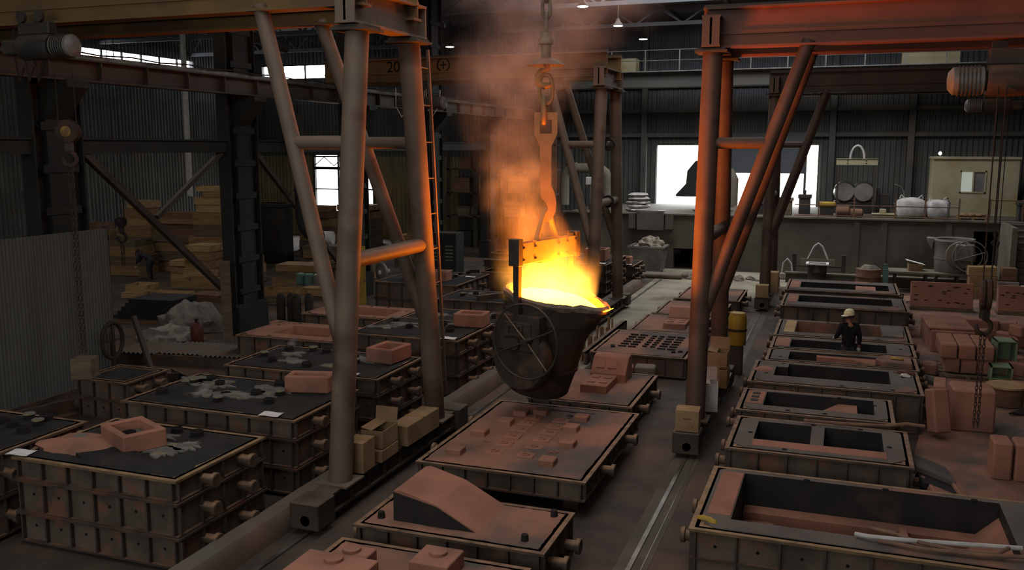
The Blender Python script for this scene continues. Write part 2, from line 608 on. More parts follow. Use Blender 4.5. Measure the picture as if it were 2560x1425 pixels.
# side bay door with glazing bars and a lattice over it
d1 = empty_struct('door_1', (-29.35, 50.0, 0))
mb = MB()
for x in (-2.1, -0.35, 1.0, 1.6, 2.1):
    mb.box(x - 0.06, x + 0.06, -0.1, 0.1, 0, 5.05)
for zz in (2.95, 4.25, 4.98):
    mb.box(-2.15, 2.15, -0.08, 0.08, zz - 0.09 if zz == 4.25 else zz - 0.04, zz + 0.09 if zz == 4.25 else zz + 0.04)
for i in range(3):
    x0 = -2.1 + i * 1.4
    mb.bar((x0, 0, 4.4), (x0 + 0.7, 0, 4.95), 0.05, 0.05)
    mb.bar((x0 + 0.7, 0, 4.95), (x0 + 1.4, 0, 4.4), 0.05, 0.05)
mb.build('door_frame', 'column_dark', d1)

# yard outside
struct(MB().box(-60, -16, 50.3, 110, -0.35, -0.05).build('outside_ground', 'outside_ground'))
struct(MB().box(-16, 30, 50.3, 110, 1.9, 2.3).build('outside_ramp', 'outside_ground'))
ow = empty_struct('outside_wall', (0, 80, 0))
MB().box(-24, 20, 0, 0.5, 2.3, 8.0).build('facade', 'outside_wall', ow)

# rear casting platform, front of concrete with a hopper niche, a low tunnel and a doorway
pf = empty_struct('platform', (0, 41.8, 0))
PX0, PX1, PZ = -12.6, 11.0, 2.48
mb = MB()
mb.box(PX0, -7.28, 0, 0.5, 0, PZ)
mb.box(-7.28, -6.1, 0, 0.5, 0.95, PZ)
mb.box(-6.1, 5.15, 0, 0.5, 0, PZ)
mb.box(5.15, 6.05, 0, 0.5, 2.12, PZ)
mb.box(6.05, PX1, 0, 0.5, 0, PZ)
mb.box(PX0, PX1, 0.5, 8.1, PZ - 0.25, PZ)
mb.box(PX0, PX0 + 0.4, 0.5, 8.1, 0, PZ - 0.25)
mb.build('retaining_wall', 'concrete_dark', pf)
MB().box(PX0, PX1, -0.12, 0.3, PZ, PZ + 0.07).build('coping', 'concrete', pf)
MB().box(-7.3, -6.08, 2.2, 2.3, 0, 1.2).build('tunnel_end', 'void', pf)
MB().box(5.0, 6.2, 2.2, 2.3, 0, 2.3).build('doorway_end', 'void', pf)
mb = MB()
for x in (-10.6, -5.4, -3.2, 0.6, 1.7, 4.2):
    mb.box(x - 0.12, x + 0.12, -0.06, 0, 0, PZ - 0.02)
mb.build('pilasters', 'concrete_dark', pf)
MB().box(6.1, 6.3, -2.9, 0, 0, PZ + 0.05).build('stair_cheek', 'concrete', pf)
st = empty_struct('stairs', (7.2, 41.8, 0))
NS = 11
for i in range(NS):
    z1 = PZ * (i + 1) / NS
    y0 = -2.9 + 2.9 * i / NS
    MB().box(-0.88, 1.5, y0, y0 + 2.9 / NS + 0.02, z1 - PZ / NS, z1 - 0.03).box(-0.9, 1.5, y0 - 0.04, y0 + 2.9 / NS, z1 - 0.04, z1).build('step', 'concrete', st)

# roof: trusses, purlins
def truss(y, x0, x1, zb, zt, n):
    mb = MB()
    mb.box(x0, x1, y - 0.09, y + 0.09, zb - 0.09, zb + 0.09)
    mb.box(x0, x1, y - 0.09, y + 0.09, zt - 0.09, zt + 0.09)
    for i in range(n):
        a = x0 + (x1 - x0) * i / n
        b = x0 + (x1 - x0) * (i + 1) / n
        mb.bar((a, y, zb), ((a + b) / 2, y, zt), 0.08, 0.08)
        mb.bar(((a + b) / 2, y, zt), (b, y, zb), 0.08, 0.08)
    return mb


for i, y in enumerate((24, 31, 38, 45)):
    struct(truss(y, -17, 11, 11.45, 12.2, 12).build('trim_%d' % (i + 1), 'roof_sheet'))
    struct(truss(y, -36.5, -17, 10.9, 12.2, 8).build('trim_%d' % (i + 5), 'roof_sheet'))
for i, x in enumerate((-14.5, -11.5, -8.5, -5.5, -2.5, 0.5, 3.5)):
    struct(MB().box(x - 0.07, x + 0.07, -12, 50, 12.1, 12.3).build('trim_%d' % (i + 9), 'wall_sheet_dark'))

# column row between the halls: laced twin columns, runway girder, tie, braces
COLY = (9.2, 16.1, 22.9, 29.7, 36.5, 43.3)
cnames = ['leftmost of the hall', 'behind the corrugated fence', 'beside the hanging duct', 'behind the front gantry legs', 'third', 'last']
for k, y in enumerate(COLY):
    o = thing('laced_column', ['dark laced steel hall column outside the picture edge by the fence', 'dark laced steel hall column rising behind the corrugated fence',
                               'dark laced steel hall column between timber stacks and bent duct', 'dark laced steel hall column standing behind the floor fan',
                               'dark laced steel hall column beyond the green cabinet', 'last dark laced steel hall column near the rear wall'][k], 'column', (-17, y, 0), 0, 'hall columns')
    for s in (-1, 1):
        mb = MB()
        ibeam_y = s * 0.5
        mb.box(-0.2, 0.2, ibeam_y - 0.2, ibeam_y - 0.16, 0.9, 12.2).box(-0.2, 0.2, ibeam_y + 0.16, ibeam_y + 0.2, 0.9, 12.2).box(-0.02, 0.02, ibeam_y - 0.16, ibeam_y + 0.16, 0.9, 12.2)
        mb.build('post', 'column_dark', o)
    mb = MB().box(-0.24, 0.24, -0.75, 0.75, 0.84, 0.9)
    mb.build('base_plate', 'column_dark', o)
    MB().box(-0.3, 0.3, -0.72, 0.72, 0, 0.84).build('pedestal', 'column_dark', o)
    MB().box(-0.19, 0.19, -0.32, 0.32, 0.9, 12.2).build('core', 'column_dark', o)
    bat = MB().box(-0.22, -0.2, -0.5, 0.5, -0.09, 0.09).box(0.2, 0.22, -0.5, 0.5, -0.09, 0.09).mesh('batten', 'column_dark')
    for z in [1.3 + i * 0.95 for i in range(11)]:
        link('batten', bat, o, (0, 0, z))
    MB().prism([(0.2, 6.2), (0.85, 6.9), (0.85, 7.05), (0.2, 7.05)], -0.3, 0.3, 'y').build('corbel', 'column_dark', o)

rg = thing('runway_girder', 'long dusty crane runway girder along the column row', 'girder', (-16.45, 27, 0))
ibeam(MB(), (0, -27, 7.3), (0, 22.9, 7.3), 0.36, 0.5, 0.04, 0.03).build('girder', 'girder_dark', rg)
stf = MB().box(-0.15, 0.15, -0.015, 0.015, 7.09, 7.51).mesh('stiffener', 'girder_dark')
for i in range(33):
    link('stiffener', stf, rg, (0, -26.5 + i * 1.5, 0))
MB().box(-0.04, 0.04, -27, 22.9, 7.55, 7.66).build('crane_rail', 'rail_steel', rg)
MB().path([(0.12, -27 + 1.0 * i, 7.72 - 0.05 * (i % 2)) for i in range(50)], 0.02, 6).build('power_cable', 'rubber', rg)

for i in range(len(COLY) - 1):
    a, b = COLY[i] + 0.7, COLY[i + 1] - 0.7
    o = MB().box(-0.12, 0.12, 0, b - a, -0.17, 0.17).box(-0.18, 0.18, 0, b - a, 0.15, 0.19).build('tie_beam', 'column_dark', loc=(-17, a, 5.6))
    tag(o, ['dark tie beam between columns above the corrugated fence', 'dark tie beam above the wooden box stacks', 'dark tie beam passing behind the front gantry legs',
            'dark tie beam beyond the floor fan', 'farthest dark tie beam between the hall columns'][i], 'beam', 'tie beams of the column row')
tag(MB().bar((-17, 16.9, 5.5), (-17, 22.2, 1.2), 0.16, 0.16).build('brace', 'girder_dark'), 'long slanting steel brace running down to the column foot', 'brace')
tag(MB().bar((-17, 22.2, 5.5), (-17, 19.3, 3.75), 0.12, 0.12).build('brace', 'girder_dark'), 'short slanting brace meeting the long brace halfway', 'brace')
tag(MB().bar((-17, 23.6, 5.5), (-17, 28.6, 1.3), 0.14, 0.14).build('brace', 'girder_dark'), 'slanting steel brace behind the front gantry legs', 'brace')

# ------------------------------------------------------------------ rails and curb in the floor
o = MB().box(-0.032, 0.032, -10, 36, 0.0, 0.025).build('floor_rail', 'rail_steel', loc=(-2.45, 2, 0))
MB().box(-0.2, 0.24, -10, 36, -0.01, 0.006).build('rail_groove', 'concrete_dark', o)
MB().box(0.15, 0.165, -10, 36, 0, 0.012).build('guard_strip', 'rail_steel', o)
tag(o, 'worn steel floor rail running beside the open moulds', 'rail')
o = MB().box(-0.035, 0.035, -10, 36, 0.0, 0.03).build('floor_rail', 'rail_steel', loc=(-7.1, 2, 0))
tag(o, 'worn steel floor rail beside the concrete curb', 'rail')
mb = MB()
prof = [(-0.22, 0), (-0.22, 0.24), (-0.15, 0.32), (0.12, 0.32), (0.2, 0.22), (0.22, 0)]
ys = [-10 + i * 1.0 for i in range(38)]
vs, fs = [], []
for j, y in enumerate(ys):
    for x, z in prof:
        vs.append((x + 0.02 * noise.noise((0, y, x)), y, z + (0.025 * noise.noise((y * 1.3, x, 5)) if z > 0 else 0)))
n = len(prof)
for j in range(len(ys) - 1):
    for i in range(n - 1):
        fs.append((j * n + i, j * n + i + 1, (j + 1) * n + i + 1, (j + 1) * n + i))
fs += [tuple(range(n)), tuple((len(ys) - 1) * n + i for i in range(n))]
mb.add(vs, fs)
tag(mb.build('curb', 'curb', loc=(-7.62, 8.6, 0), smooth=True), 'long low concrete curb beside the closed moulds', 'curb', kind='structure')
rnd_ = random.Random(9)
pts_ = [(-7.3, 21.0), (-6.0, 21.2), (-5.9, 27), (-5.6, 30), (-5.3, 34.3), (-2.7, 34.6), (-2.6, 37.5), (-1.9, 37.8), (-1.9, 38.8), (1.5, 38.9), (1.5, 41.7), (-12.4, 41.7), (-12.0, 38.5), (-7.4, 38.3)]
struct(MB().prism(pts_, -0.02, 0.004).build('floor_patch', 'floor_pale'), 'pale patch over the rear floor')  # thin patch in a paler colour laid over the rear floor


# ------------------------------------------------------------------ gantries
def gantry(label, cx, cy, s, reach, web, gz=7.78, paint='gantry_paint'):
    """s = -1 reaches towards -x, +1 towards +x; local origin on the rail under the gantry's middle"""
    o = thing('gantry_crane', label, 'gantry', (cx, cy, 0), 0, 'travelling gantries')
    B, T = 1.75, 0.88
    # wheel beam
    mb = MB().box(-0.16, 0.16, -2.55, 2.55, 0.43, 0.47).box(-0.16, 0.16, -2.55, 2.55, 0.14, 0.18).box(-0.1, 0.1, -2.5, 2.5, 0.18, 0.43)
    bb = mb.build('wheel_beam', 'girder_dark', o)
    rib = MB().box(-0.155, 0.155, -0.012, 0.012, 0.18, 0.43).mesh('rib', 'girder_dark')
    for i in range(9):
        link('rib', rib, bb, (0, -2.2 + i * 0.55, 0))
    for e in (-1, 1):
        eb = MB().box(-0.24, 0.24, e * 2.55 - 0.24, e * 2.55 + 0.24, 0.1, 0.5).build('end_block', 'girder_dark', o, bevel=0.015)
        MB().lathe([(0.08, 0), (0.08, 0.03), (0.05, 0.04)], 12, (0.02, e * (2.79 + 0.0), 0.24), Matrix.Rotation(PI / 2 * e, 3, 'X').to_3x3() if e < 0 else Matrix.Rotation(-PI / 2, 3, 'X')).build('axle_cap', 'chain_steel', eb)
        MB().tube((-0.06, e * 2.3, 0.16), (0.06, e * 2.3, 0.16), 0.16, 18).build('wheel', 'rail_steel', o, smooth=True)
    # legs with flanges
    for e in (-1, 1):
        leg = MB().tube((0, e * B, 0.47), (0, e * T, 7.34), 0.185, 22).build('leg', paint, o, smooth=True)
        MB().box(-0.27, 0.27, e * B - 0.27, e * B + 0.27, 0.47, 0.5).build('foot_plate', paint, leg)
        MB().box(-0.3, 0.3, e * T - 0.3, e * T + 0.3, 7.33, 7.37).box(-0.26, 0.26, e * T - 0.26, e * T + 0.26, 7.37, 7.41).build('head_plate', 'girder_dark', leg)
        # strut to the outer girder and its tie
        MB().tube((0, e * (B - 0.27), 2.3), (s * 1.72, e * T, gz - 0.28), 0.125, 18).build('strut', paint, o, smooth=True)
        f = (5.66 - 2.3) / (gz - 2.58)
        fl = (5.66 - 0.47) / 6.87
        MB().tube((s * 1.72 * f, e * ((B - 0.27) + (T - B + 0.27) * f), 5.66), (0, e * (B + (T - B) * fl), 5.66), 0.105, 16).build('tie_bar', paint, o, smooth=True)
    f = (3.85 - 0.47) / 6.87
    yy = B + (T - B) * f
    MB().tube((0, -yy, 3.85), (0, yy, 3.85), 0.125, 18).build('cross_bar', paint, o, smooth=True)
    # end girder over the legs
    mb = ibeam(MB(), (0, -1.25, 7.7), (0, 1.25, 7.7), 0.34, 0.56, 0.04, 0.04)
    mb.box(-0.16, 0.16, -1.25, -1.21, 7.46, 7.94).box(-0.16, 0.16, 1.21, 1.25, 7.46, 7.94)
    mb.build('end_girder', paint, o)
    # main girders
    for e in (-1, 1):
        x0, x1 = -s * 0.18, s * reach
        mb = ibeam(MB(), (x0, e * T, gz), (x1, e * T, gz), 0.3, 0.74, 0.04, 0.03)
        gd = mb.build('main_girder', web, o)
        MB().box(min(x0, x1), max(x0, x1), e * T - 0.05, e * T + 0.05, gz - 0.12, gz - 0.06).build('stiffener', web, gd)
        MB().box(min(x0, x1), max(x0, x1), e * T - 0.03, e * T + 0.03, gz + 0.37, gz + 0.43).build('crab_rail', 'girder_dark', gd)
    # far support (other rail)
    for e in (-1, 1):
        if s < 0:
            MB().box(-reach + 0.1, -reach + 0.5, e * T - 0.25, e * T + 0.25, 7.67, gz - 0.37).build('end_truck', 'girder_dark', o)
            continue
        MB().tube((s * (reach - 0.6), e * B, 0.1), (s * (reach - 0.6), e * T, gz - 0.37), 0.185, 16).build('leg', paint, o, smooth=True)
    # ladder up the far leg
    lad = MB()
    p0, p1 = Vector((0, B + 0.5, 0.8)), Vector((0, T + 0.75, 7.3))
    q0, q1 = Vector((0, B + 0.16, 0.8)), Vector((0, T + 0.41, 7.3))
    lad.bar(p0, p1, 0.05, 0.05, (1, 0, 0)).bar(q0, q1, 0.03, 0.03, (1, 0, 0))
    for i in range(10):
        t = (i + 0.5) / 10
        lad.tube(p0.lerp(p1, t), q0.lerp(q1, t), 0.012, 6)
    lad.build('ladder', paint, o)
    return o


gL1 = gantry('brown pipe-legged gantry in front with red-lit right leg', -7.1, 13.48, -1, 9.65, 'girder_paint', 8.07)
gL2 = gantry('farther gantry with yellow girder behind the pouring ladle', -7.1, 28.35, -1, 9.65, 'girder_paint', 8.07)
gR1 = gantry('orange-lit gantry standing between the two mould lanes', -2.45, 18.65, 1, 9.0, 'girder_red', 7.78, 'gantry_brown')
gR2 = gantry('far dusty brown gantry in front of the concrete platform', -2.45, 34.4, 1, 11.0, 'girder_dark', 7.78, 'gantry_brown')

# dark disc flanges where pipes meet on the far gantry, and its marks
for zz in (3.85, 5.66):
    MB().lathe([(0.12, -0.03), (0.2, -0.03), (0.2, 0.03), (0.12, 0.03)], 20, (0, 0.2, zz), Matrix.Rotation(PI / 2, 3, 'X'), False).build('pipe_collar', 'column_dark', gL2)
mk = MB()
for i in range(24):
    a0, a1 = 2 * PI * i / 24, 2 * PI * (i + 1) / 24
    mk.add([(0.19 * math.cos(a0), 0, 0.19 * math.sin(a0)), (0.19 * math.cos(a1), 0, 0.19 * math.sin(a1)), (0.235 * math.cos(a1), 0, 0.235 * math.sin(a1)), (0.235 * math.cos(a0), 0, 0.235 * math.sin(a0))], [(0, 1, 2, 3)])
mk.add([(-0.12, 0, -0.02), (0.12, 0, -0.02), (0.12, 0, 0.02), (-0.12, 0, 0.02)], [(0, 1, 2, 3)])
mk.add([(-0.02, 0, -0.12), (0.02, 0, -0.12), (0.02, 0, 0.12), (-0.02, 0, 0.12)], [(0, 1, 2, 3)])
mk.build('round_emblem', 'void', gL2, loc=(-5.25, -0.9, 8.2), fix=False)
fc = bpy.data.curves.new('capacity_mark', 'FONT')
fc.body = '20'
fc.size = 0.5
fc.extrude = 0.002
fc.materials.append(MATS['void'])
ft = bpy.data.objects.new('capacity_tmp', fc)
COL.objects.link(ft)
fo = bpy.data.objects.new('capacity_mark', bpy.data.meshes.new_from_object(ft.evaluated_get(bpy.context.evaluated_depsgraph_get())))
bpy.data.objects.remove(ft)
COL.objects.link(fo)
fo.parent = gL2
fo.location = (-7.3, -0.9, 8.02)
fo.rotation_euler = (PI / 2, 0, 0)


# ------------------------------------------------------------------ moulding flasks
RIBS = {}


def rib_mesh(h, m='flask_steel', dep=0.06):
    k = (round(h, 3), m, dep)
    if k not in RIBS:
        RIBS[k] = MB().box(-0.014, 0.014, -dep, 0.0, 0, h).mesh('rib', m)
    return RIBS[k]


TRUN = None
VENT = MB().lathe([(0.045, -0.004), (0.045, 0.003), (0.03, 0.004)], 10).mesh('vent_hole', 'void')
DOT = MB().lathe([(0.022, -0.01), (0.022, 0.004)], 8, (0, 0, 0), Matrix.Rotation(PI / 2, 3, 'X')).mesh('vent_hole', 'void')


def trunnion_mesh():
    global TRUN
    if TRUN is None:
        TRUN = MB().lathe([(0.075, 0), (0.075, 0.2), (0.105, 0.21), (0.105, 0.26), (0.095, 0.27)], 16, (0, 0, 0), Matrix.Rotation(PI / 2, 3, 'Y')).mesh('trunnion', 'flange', True)
    return TRUN


def flask(name, label, x0, x1, y0, y1, tiers, cat='mould', group=None, nx=None, ny=None, wall='flask_wall', fl='flange', ov=0.07,
          trun='LR', sides='flbr', hmid=False):
    """steel moulding box; tiers = [(z0, z1), ...] stacked frames; returns root, half sizes"""
    cx, cy = (x0 + x1) / 2, (y0 + y1) / 2
    w, d = (x1 - x0) / 2 - ov, (y1 - y0) / 2 - ov
    o = thing(name, label, cat, (cx, cy, 0), 0, group)
    nx = nx or max(4, round(2 * w / 0.45))
    ny = ny or max(3, round(2 * d / 0.45))
    for (z0, z1) in tiers:
        fr = MB().ring(-w, w, -d, d, z0, z1, 0.05).build('frame', wall, o)
        MB().ring(-w - ov, w + ov, -d - ov, d + ov, z1 - 0.035, z1, ov + 0.1).build('flange', fl if z1 == tiers[-1][1] else 'flask_steel', fr)
        MB().ring(-w - ov * 0.8, w + ov * 0.8, -d - ov * 0.8, d + ov * 0.8, z0, z0 + 0.03, ov + 0.02).build('lower_flange', 'flask_steel', fr)
        if hmid and z1 - z0 > 0.6:
            MB().ring(-w - ov * 0.7, w + ov * 0.7, -d - ov * 0.7, d + ov * 0.7, (z0 + z1) / 2 - 0.015, (z0 + z1) / 2 + 0.015, ov * 0.7 + 0.01).build('mid_flange', 'flask_steel', fr)
        rm = rib_mesh(z1 - z0 - 0.065)
        for i in range(nx + 1):
            x = -w + 2 * w * i / nx
            x = max(-w + 0.015, min(w - 0.015, x))
            if 'f' in sides:
                link('rib', rm, fr, (x, -d, z0 + 0.03))
            if 'b' in sides:
                link('rib', rm, fr, (x, d, z0 + 0.03), rz=PI)
        for i in range(ny + 1):
            y = -d + 2 * d * i / ny
            y = max(-d + 0.015, min(d - 0.015, y))
            if 'l' in sides:
                link('rib', rm, fr, (-w, y, z0 + 0.03), rz=-PI / 2)
            if 'r' in sides:
                link('rib', rm, fr, (w, y, z0 + 0.03), rz=PI / 2)
        if y0 < 17 and z1 - z0 > 0.4:
            for i in range(nx):
                for zf in ((0.25, 0.72) if hmid and z1 - z0 > 0.6 else (0.55,)):
                    link('vent_hole', DOT, fr, (-w + 2 * w * (i + 0.5) / nx, -d, z0 + (z1 - z0) * zf))
        zt = (z0 + z1) / 2
        if z1 - z0 > 0.22:
            for sd, sx in (('L', -1), ('R', 1)):
                if sd in trun:
                    for fy in (-0.45, 0.45):
                        link('trunnion', trunnion_mesh(), fr, (sx * w, fy * d, zt), rz=0 if sx > 0 else PI)
    return o, w, d


def bed(root, w, d, z, m, amp=0.012, nx=44, ny=32, name='sand_bed', inset=0.035, thick=0.12, seed=1.0, x0=None, x1=None):
    """sand surface that fills a frame, slightly uneven, edges drawn in a little"""
    a0, a1 = (-w + inset if x0 is None else x0), (w - inset if x1 is None else x1)
    b0, b1 = -d + inset, d - inset
    vs, fs = [], []
    for j in range(ny + 1):
        for i in range(nx + 1):
            x = a0 + (a1 - a0) * i / nx
            y = b0 + (b1 - b0) * j / ny
            e = i in (0, nx) or j in (0, ny)
            zz = z + amp * noise.noise((x * 2.2 + seed, y * 2.2, seed)) + (0.006 * noise.noise((x * 9, y * 9, seed)))
            if e:
                zz -= 0.012
                kx, ky = noise.noise((x * 7, y * 7, seed + 3)) + 0.6 * noise.noise((x * 17, y * 17, seed)), noise.noise((x * 7, y * 7, seed + 8)) + 0.6 * noise.noise((x * 17, y * 17, seed + 5))
                x += (0.035 * abs(kx) if i == 0 else -0.035 * abs(kx) if i == nx else 0)
                y += (0.035 * abs(ky) if j == 0 else -0.035 * abs(ky) if j == ny else 0)
            vs.append((x, y, zz))
    n = nx + 1
    for j in range(ny):
        for i in range(nx):
            fs.append((j * n + i, j * n + i + 1, (j + 1) * n + i + 1, (j + 1) * n + i))
    loop = [i for i in range(n)] + [j * n + nx for j in range(1, ny + 1)] + [ny * n + i for i in range(nx - 1, -1, -1)] + [j * n for j in range(ny - 1, 0, -1)]
    base = len(vs)
    vs += [(vs[k][0], vs[k][1], z - thick) for k in loop]
    L = len(loop)
    for k in range(L):
        l = (k + 1) % L
        fs.append((loop[l], loop[k], base + k, base + l))
    mb = MB().add(vs, fs)
    return mb.build(name, m, root, fix=False)


def cut_bed(root, xs, ys, holes, z, floor_z, m, wall_m, floor_m, name='sand_bed', jit=0.006):
    """sand slab with rectangular cavities; xs, ys = cut lines, holes = {(i, j)}"""
    top, wl_, fl_ = MB(), MB(), MB()
    nx, ny = len(xs) - 1, len(ys) - 1
    for i in range(nx):
        for j in range(ny):
            cc = None
            q = [(xs[i], ys[j]), (xs[i + 1], ys[j]), (xs[i + 1], ys[j + 1]), (xs[i], ys[j + 1])]
            if (i, j) in holes:
                fl_.box(xs[i], xs[i + 1], ys[j], ys[j + 1], floor_z - 0.05, floor_z)
            else:
                cc = None
                if i in (0, nx - 1) and j in (0, ny - 1):
                    ck = (0 if i == 0 else 1) if j == 0 else (3 if i == 0 else 2)
                    p0, pa, pb = Vector(q[ck]), Vector(q[ck - 1]), Vector(q[(ck + 1) % 4])
                    c = min(0.2, (pa - p0).length * 0.7, (pb - p0).length * 0.7)
                    cc = (ck, p0 + (pa - p0).normalized() * c, p0 + (pb - p0).normalized() * c)
                    poly = []
                    for k in range(4):
                        poly += [tuple(cc[1]), tuple(cc[2])] if k == ck else [q[k]]
                    top.add([(*p, z) for p in poly], [tuple(range(5))])
                    top.add([(*cc[2], z - 0.03), (*cc[1], z - 0.03), (*cc[1], z), (*cc[2], z)], [(0, 1, 2, 3)])
                else:
                    top.add([(*p, z) for p in q], [(0, 1, 2, 3)])
            for k, (di, dj) in enumerate(((0, -1), (1, 0), (0, 1), (-1, 0))):
                a, b = q[k], q[(k + 1) % 4]
                ni, nj = i + di, j + dj
                inside = 0 <= ni < nx and 0 <= nj < ny
                if (i, j) not in holes and (not inside):
                    if cc and cc[0] == k:
                        a = tuple(cc[2])
                    elif cc and cc[0] == (k + 1) % 4:
                        b = tuple(cc[1])
                    top.add([(*a, z - 0.1), (*b, z - 0.1), (*b, z), (*a, z)], [(0, 1, 2, 3)])
                if (i, j) in holes and inside and (ni, nj) not in holes:
                    wl_.add([(*a, floor_z), (*b, floor_z), (*b, z), (*a, z)], [(3, 2, 1, 0)])
    s = top.build(name, m, root, fix=False)
    if wl_.f:
        wl_.build('cavity_wall', wall_m, s, fix=False)
        fl_.build('cavity_floor', floor_m, s, fix=False)
    return s


def splash(root, x, y, z, r, seed, m='slag'):
    """thin frozen spill with a ragged outline"""
    rnd = random.Random(seed)
    n = 44
    pts = []
    for i in range(n):
        a = 2 * PI * i / n
        k = r * (0.75 + 0.8 * noise.noise((math.cos(a) * 1.4 + seed, math.sin(a) * 1.4, seed * 1.7)) + 0.35 * noise.noise((math.cos(a) * 5 + seed, math.sin(a) * 5, seed))) * rnd.uniform(0.92, 1.06)
        pts.append((x + k * math.cos(a) * 1.35, y + k * math.sin(a) * 0.8))
    MB().prism(pts, z - 0.02, z + 0.012).build('slag_splash', m, root)


RISER = None


def riser(root, x, y, z, k=1.0, cap=True):
    global RISER
    if RISER is None:
        RISER = (MB().lathe([(0.1, -0.02), (0.1, 0.09), (0.082, 0.1), (0.075, 0.06), (0.02, 0.06)], 14).mesh('riser', 'riser', True),
                 MB().lathe([(0.075, 0.0), (0.12, 0.015), (0.115, 0.04), (0.03, 0.05)], 12).mesh('riser_cap', 'slag', True))
    link('riser', RISER[0], root, (x, y, z)).scale = (k, k, k)
    if cap:
        link('riser_cap', RISER[1], root, (x, y, z + 0.085 * k)).scale = (k, k, k)


def basin(label, x, y, z, L=0.9, Wd=0.5, h=0.3, rz=-0.35):
    o = thing('pouring_basin', label, 'basin', (x, y, z), rz, 'pouring basins on closed moulds')
    mb = MB().ring(-L / 2, L / 2, -Wd / 2, Wd / 2, 0, h, 0.1)
    mb.build('body', 'sand_red', o, bevel=0.02)
    b = MB().box(-L / 2 + 0.09, L / 2 - 0.09, -Wd / 2 + 0.09, Wd / 2 - 0.09, 0.02, h * 0.45)
    b.build('basin_floor', 'sand_grey', o)
    MB().lathe([(0.09, 0), (0.1, 0.03), (0.07, 0.04)], 14, (-L * 0.2, 0, h * 0.45)).build('sprue_hole', 'void', o, smooth=True)
    return o


def sheet_paper(label, x, y, z, rz, w=0.34, d=0.24):
    mb = MB()
    n = 5
    vs, fs = [], []
    for i in range(n + 1):
        for j in (0, 1):
            vs.append((-w / 2 + w * i / n, -d / 2 + d * j, 0.004 + 0.008 * math.sin(i * 1.1 + j * 0.6)))
    for i in range(n):
        fs.append((2 * i, 2 * i + 2, 2 * i + 3, 2 * i + 1))
    vs2 = [(a, b, c - 0.003) for a, b, c in vs]
    mb.add(vs, fs).add(vs2, [tuple(reversed(f)) for f in fs])
    return tag(mb.build('paper_sheet', 'paper', loc=(x, y, z + 0.02), rz=rz, fix=False), label, 'paper')


# --- closed moulds, left lane
LG = 'closed moulds waiting to be poured'
ZT = 1.3


def closed_mould(label, x0, x1, y0, y1, tiers, risers, splashes, seed, **k):
    o, w, d = flask('closed_mould', label, x0, x1, y0, y1, tiers, 'mould', LG, **k)
    zt = tiers[-1][1]
    bed(o, w, d, zt + 0.01, 'sand_black', seed=seed)
    cx, cy = (x0 + x1) / 2, (y0 + y1) / 2
    for i, (x, y) in enumerate(risers):
        riser(o, x - cx, y - cy, zt + 0.01, 0.8 + 0.2 * ((i * 7 + int(seed)) % 3) / 2, (i + int(seed)) % 3 == 0)
    for i, (x, y, r) in enumerate(splashes):
        splash(o, x - cx, y - cy, zt + 0.02, r, seed + i * 3.1)
    return o, w, d


T3 = [(0.06, 0.5), (0.5, 0.98), (0.98, ZT)]
m1, w1, d1_ = closed_mould('tall black-topped closed mould at the front with a square red basin', -10.78, -7.95, 9.08, 11.05, T3,
                           [(-10.2, 10.7), (-10.0, 10.55), (-10.34, 9.9), (-9.3, 10.72), (-8.9, 10.68), (-10.35, 10.5)], [(-8.75, 10.25, 0.32), (-8.95, 9.95, 0.34), (-9.3, 10.5, 0.2)], 1.0, fl='flange_worn', nx=6, ny=4)
MB().add(*(lambda b: (b.v, b.f))(blob(8, 18, 0.75, 0.42, 0.14, 0.35, 1.6, 3.0))).build('sand_heap', 'sand_red', m1, smooth=True, loc=(-0.75, -0.28, ZT - 0.01))
MB().add(*(lambda b: (b.v, b.f))(blob(8, 18, 0.6, 0.3, 0.1, 0.4, 1.8, 9.0))).build('black_heap', 'coating_black', m1, smooth=True, loc=(0.0, -0.55, ZT))
m2, w2, d2_ = closed_mould('black-topped closed mould behind the front one, with a white sheet on its corner', -11.45, -7.97, 11.85, 13.9, T3,
                           [(-11.07, 12.44), (-9.82, 12.36), (-10.46, 13.24), (-9.44, 12.9), (-9.05, 13.04), (-8.95, 12.57), (-9.4, 13.55), (-11.0, 13.2), (-10.85, 13.5)],
                           [(-9.3, 13.2, 0.45), (-9.5, 12.85, 0.36), (-10.6, 13.3, 0.4), (-10.3, 12.7, 0.3), (-11.1, 13.35, 0.3)], 2.0, nx=8, ny=4)
m3, w3, d3_ = closed_mould('smoking closed mould with grey slag, passing behind the front gantry leg', -11.45, -7.97, 14.6, 16.55, T3,
                           [(-11.1, 15.5), (-10.66, 15.14), (-10.9, 16.1), (-10.4, 16.25), (-10.05, 16.2), (-9.76, 15.0), (-9.0, 15.6), (-9.2, 15.9)],
                           [(-9.0, 15.85, 0.4), (-9.3, 15.3, 0.3), (-10.3, 15.3, 0.3), (-10.6, 15.8, 0.25)], 3.0, nx=8, ny=4)
m4, w4, d4_ = closed_mould('closed mould behind the red-lit gantry leg, left of the ladle wheel', -10.7, -7.9, 18.2, 20.45, T3,
                           [(-8.61, 19.4), (-8.95, 19.75), (-10.3, 19.86), (-9.6, 19.2), (-8.5, 19.1)], [(-8.8, 19.8, 0.35), (-9.9, 19.5, 0.4), (-10.2, 19.1, 0.3)], 4.0, nx=6, ny=4)
m5, w5, d5_ = closed_mould('closed mould with pale slag left of the ladle rim', -11.0, -7.95, 21.3, 23.2, [(0.1, 0.55), (0.55, 1.05)],
                           [(-8.6, 22.3), (-9.0, 22.6), (-9.6, 22.2), (-10.4, 22.6)], [(-9.3, 22.5, 0.35), (-10.2, 22.2, 0.4), (-8.7, 22.7, 0.25)], 5.0, nx=6, ny=4)
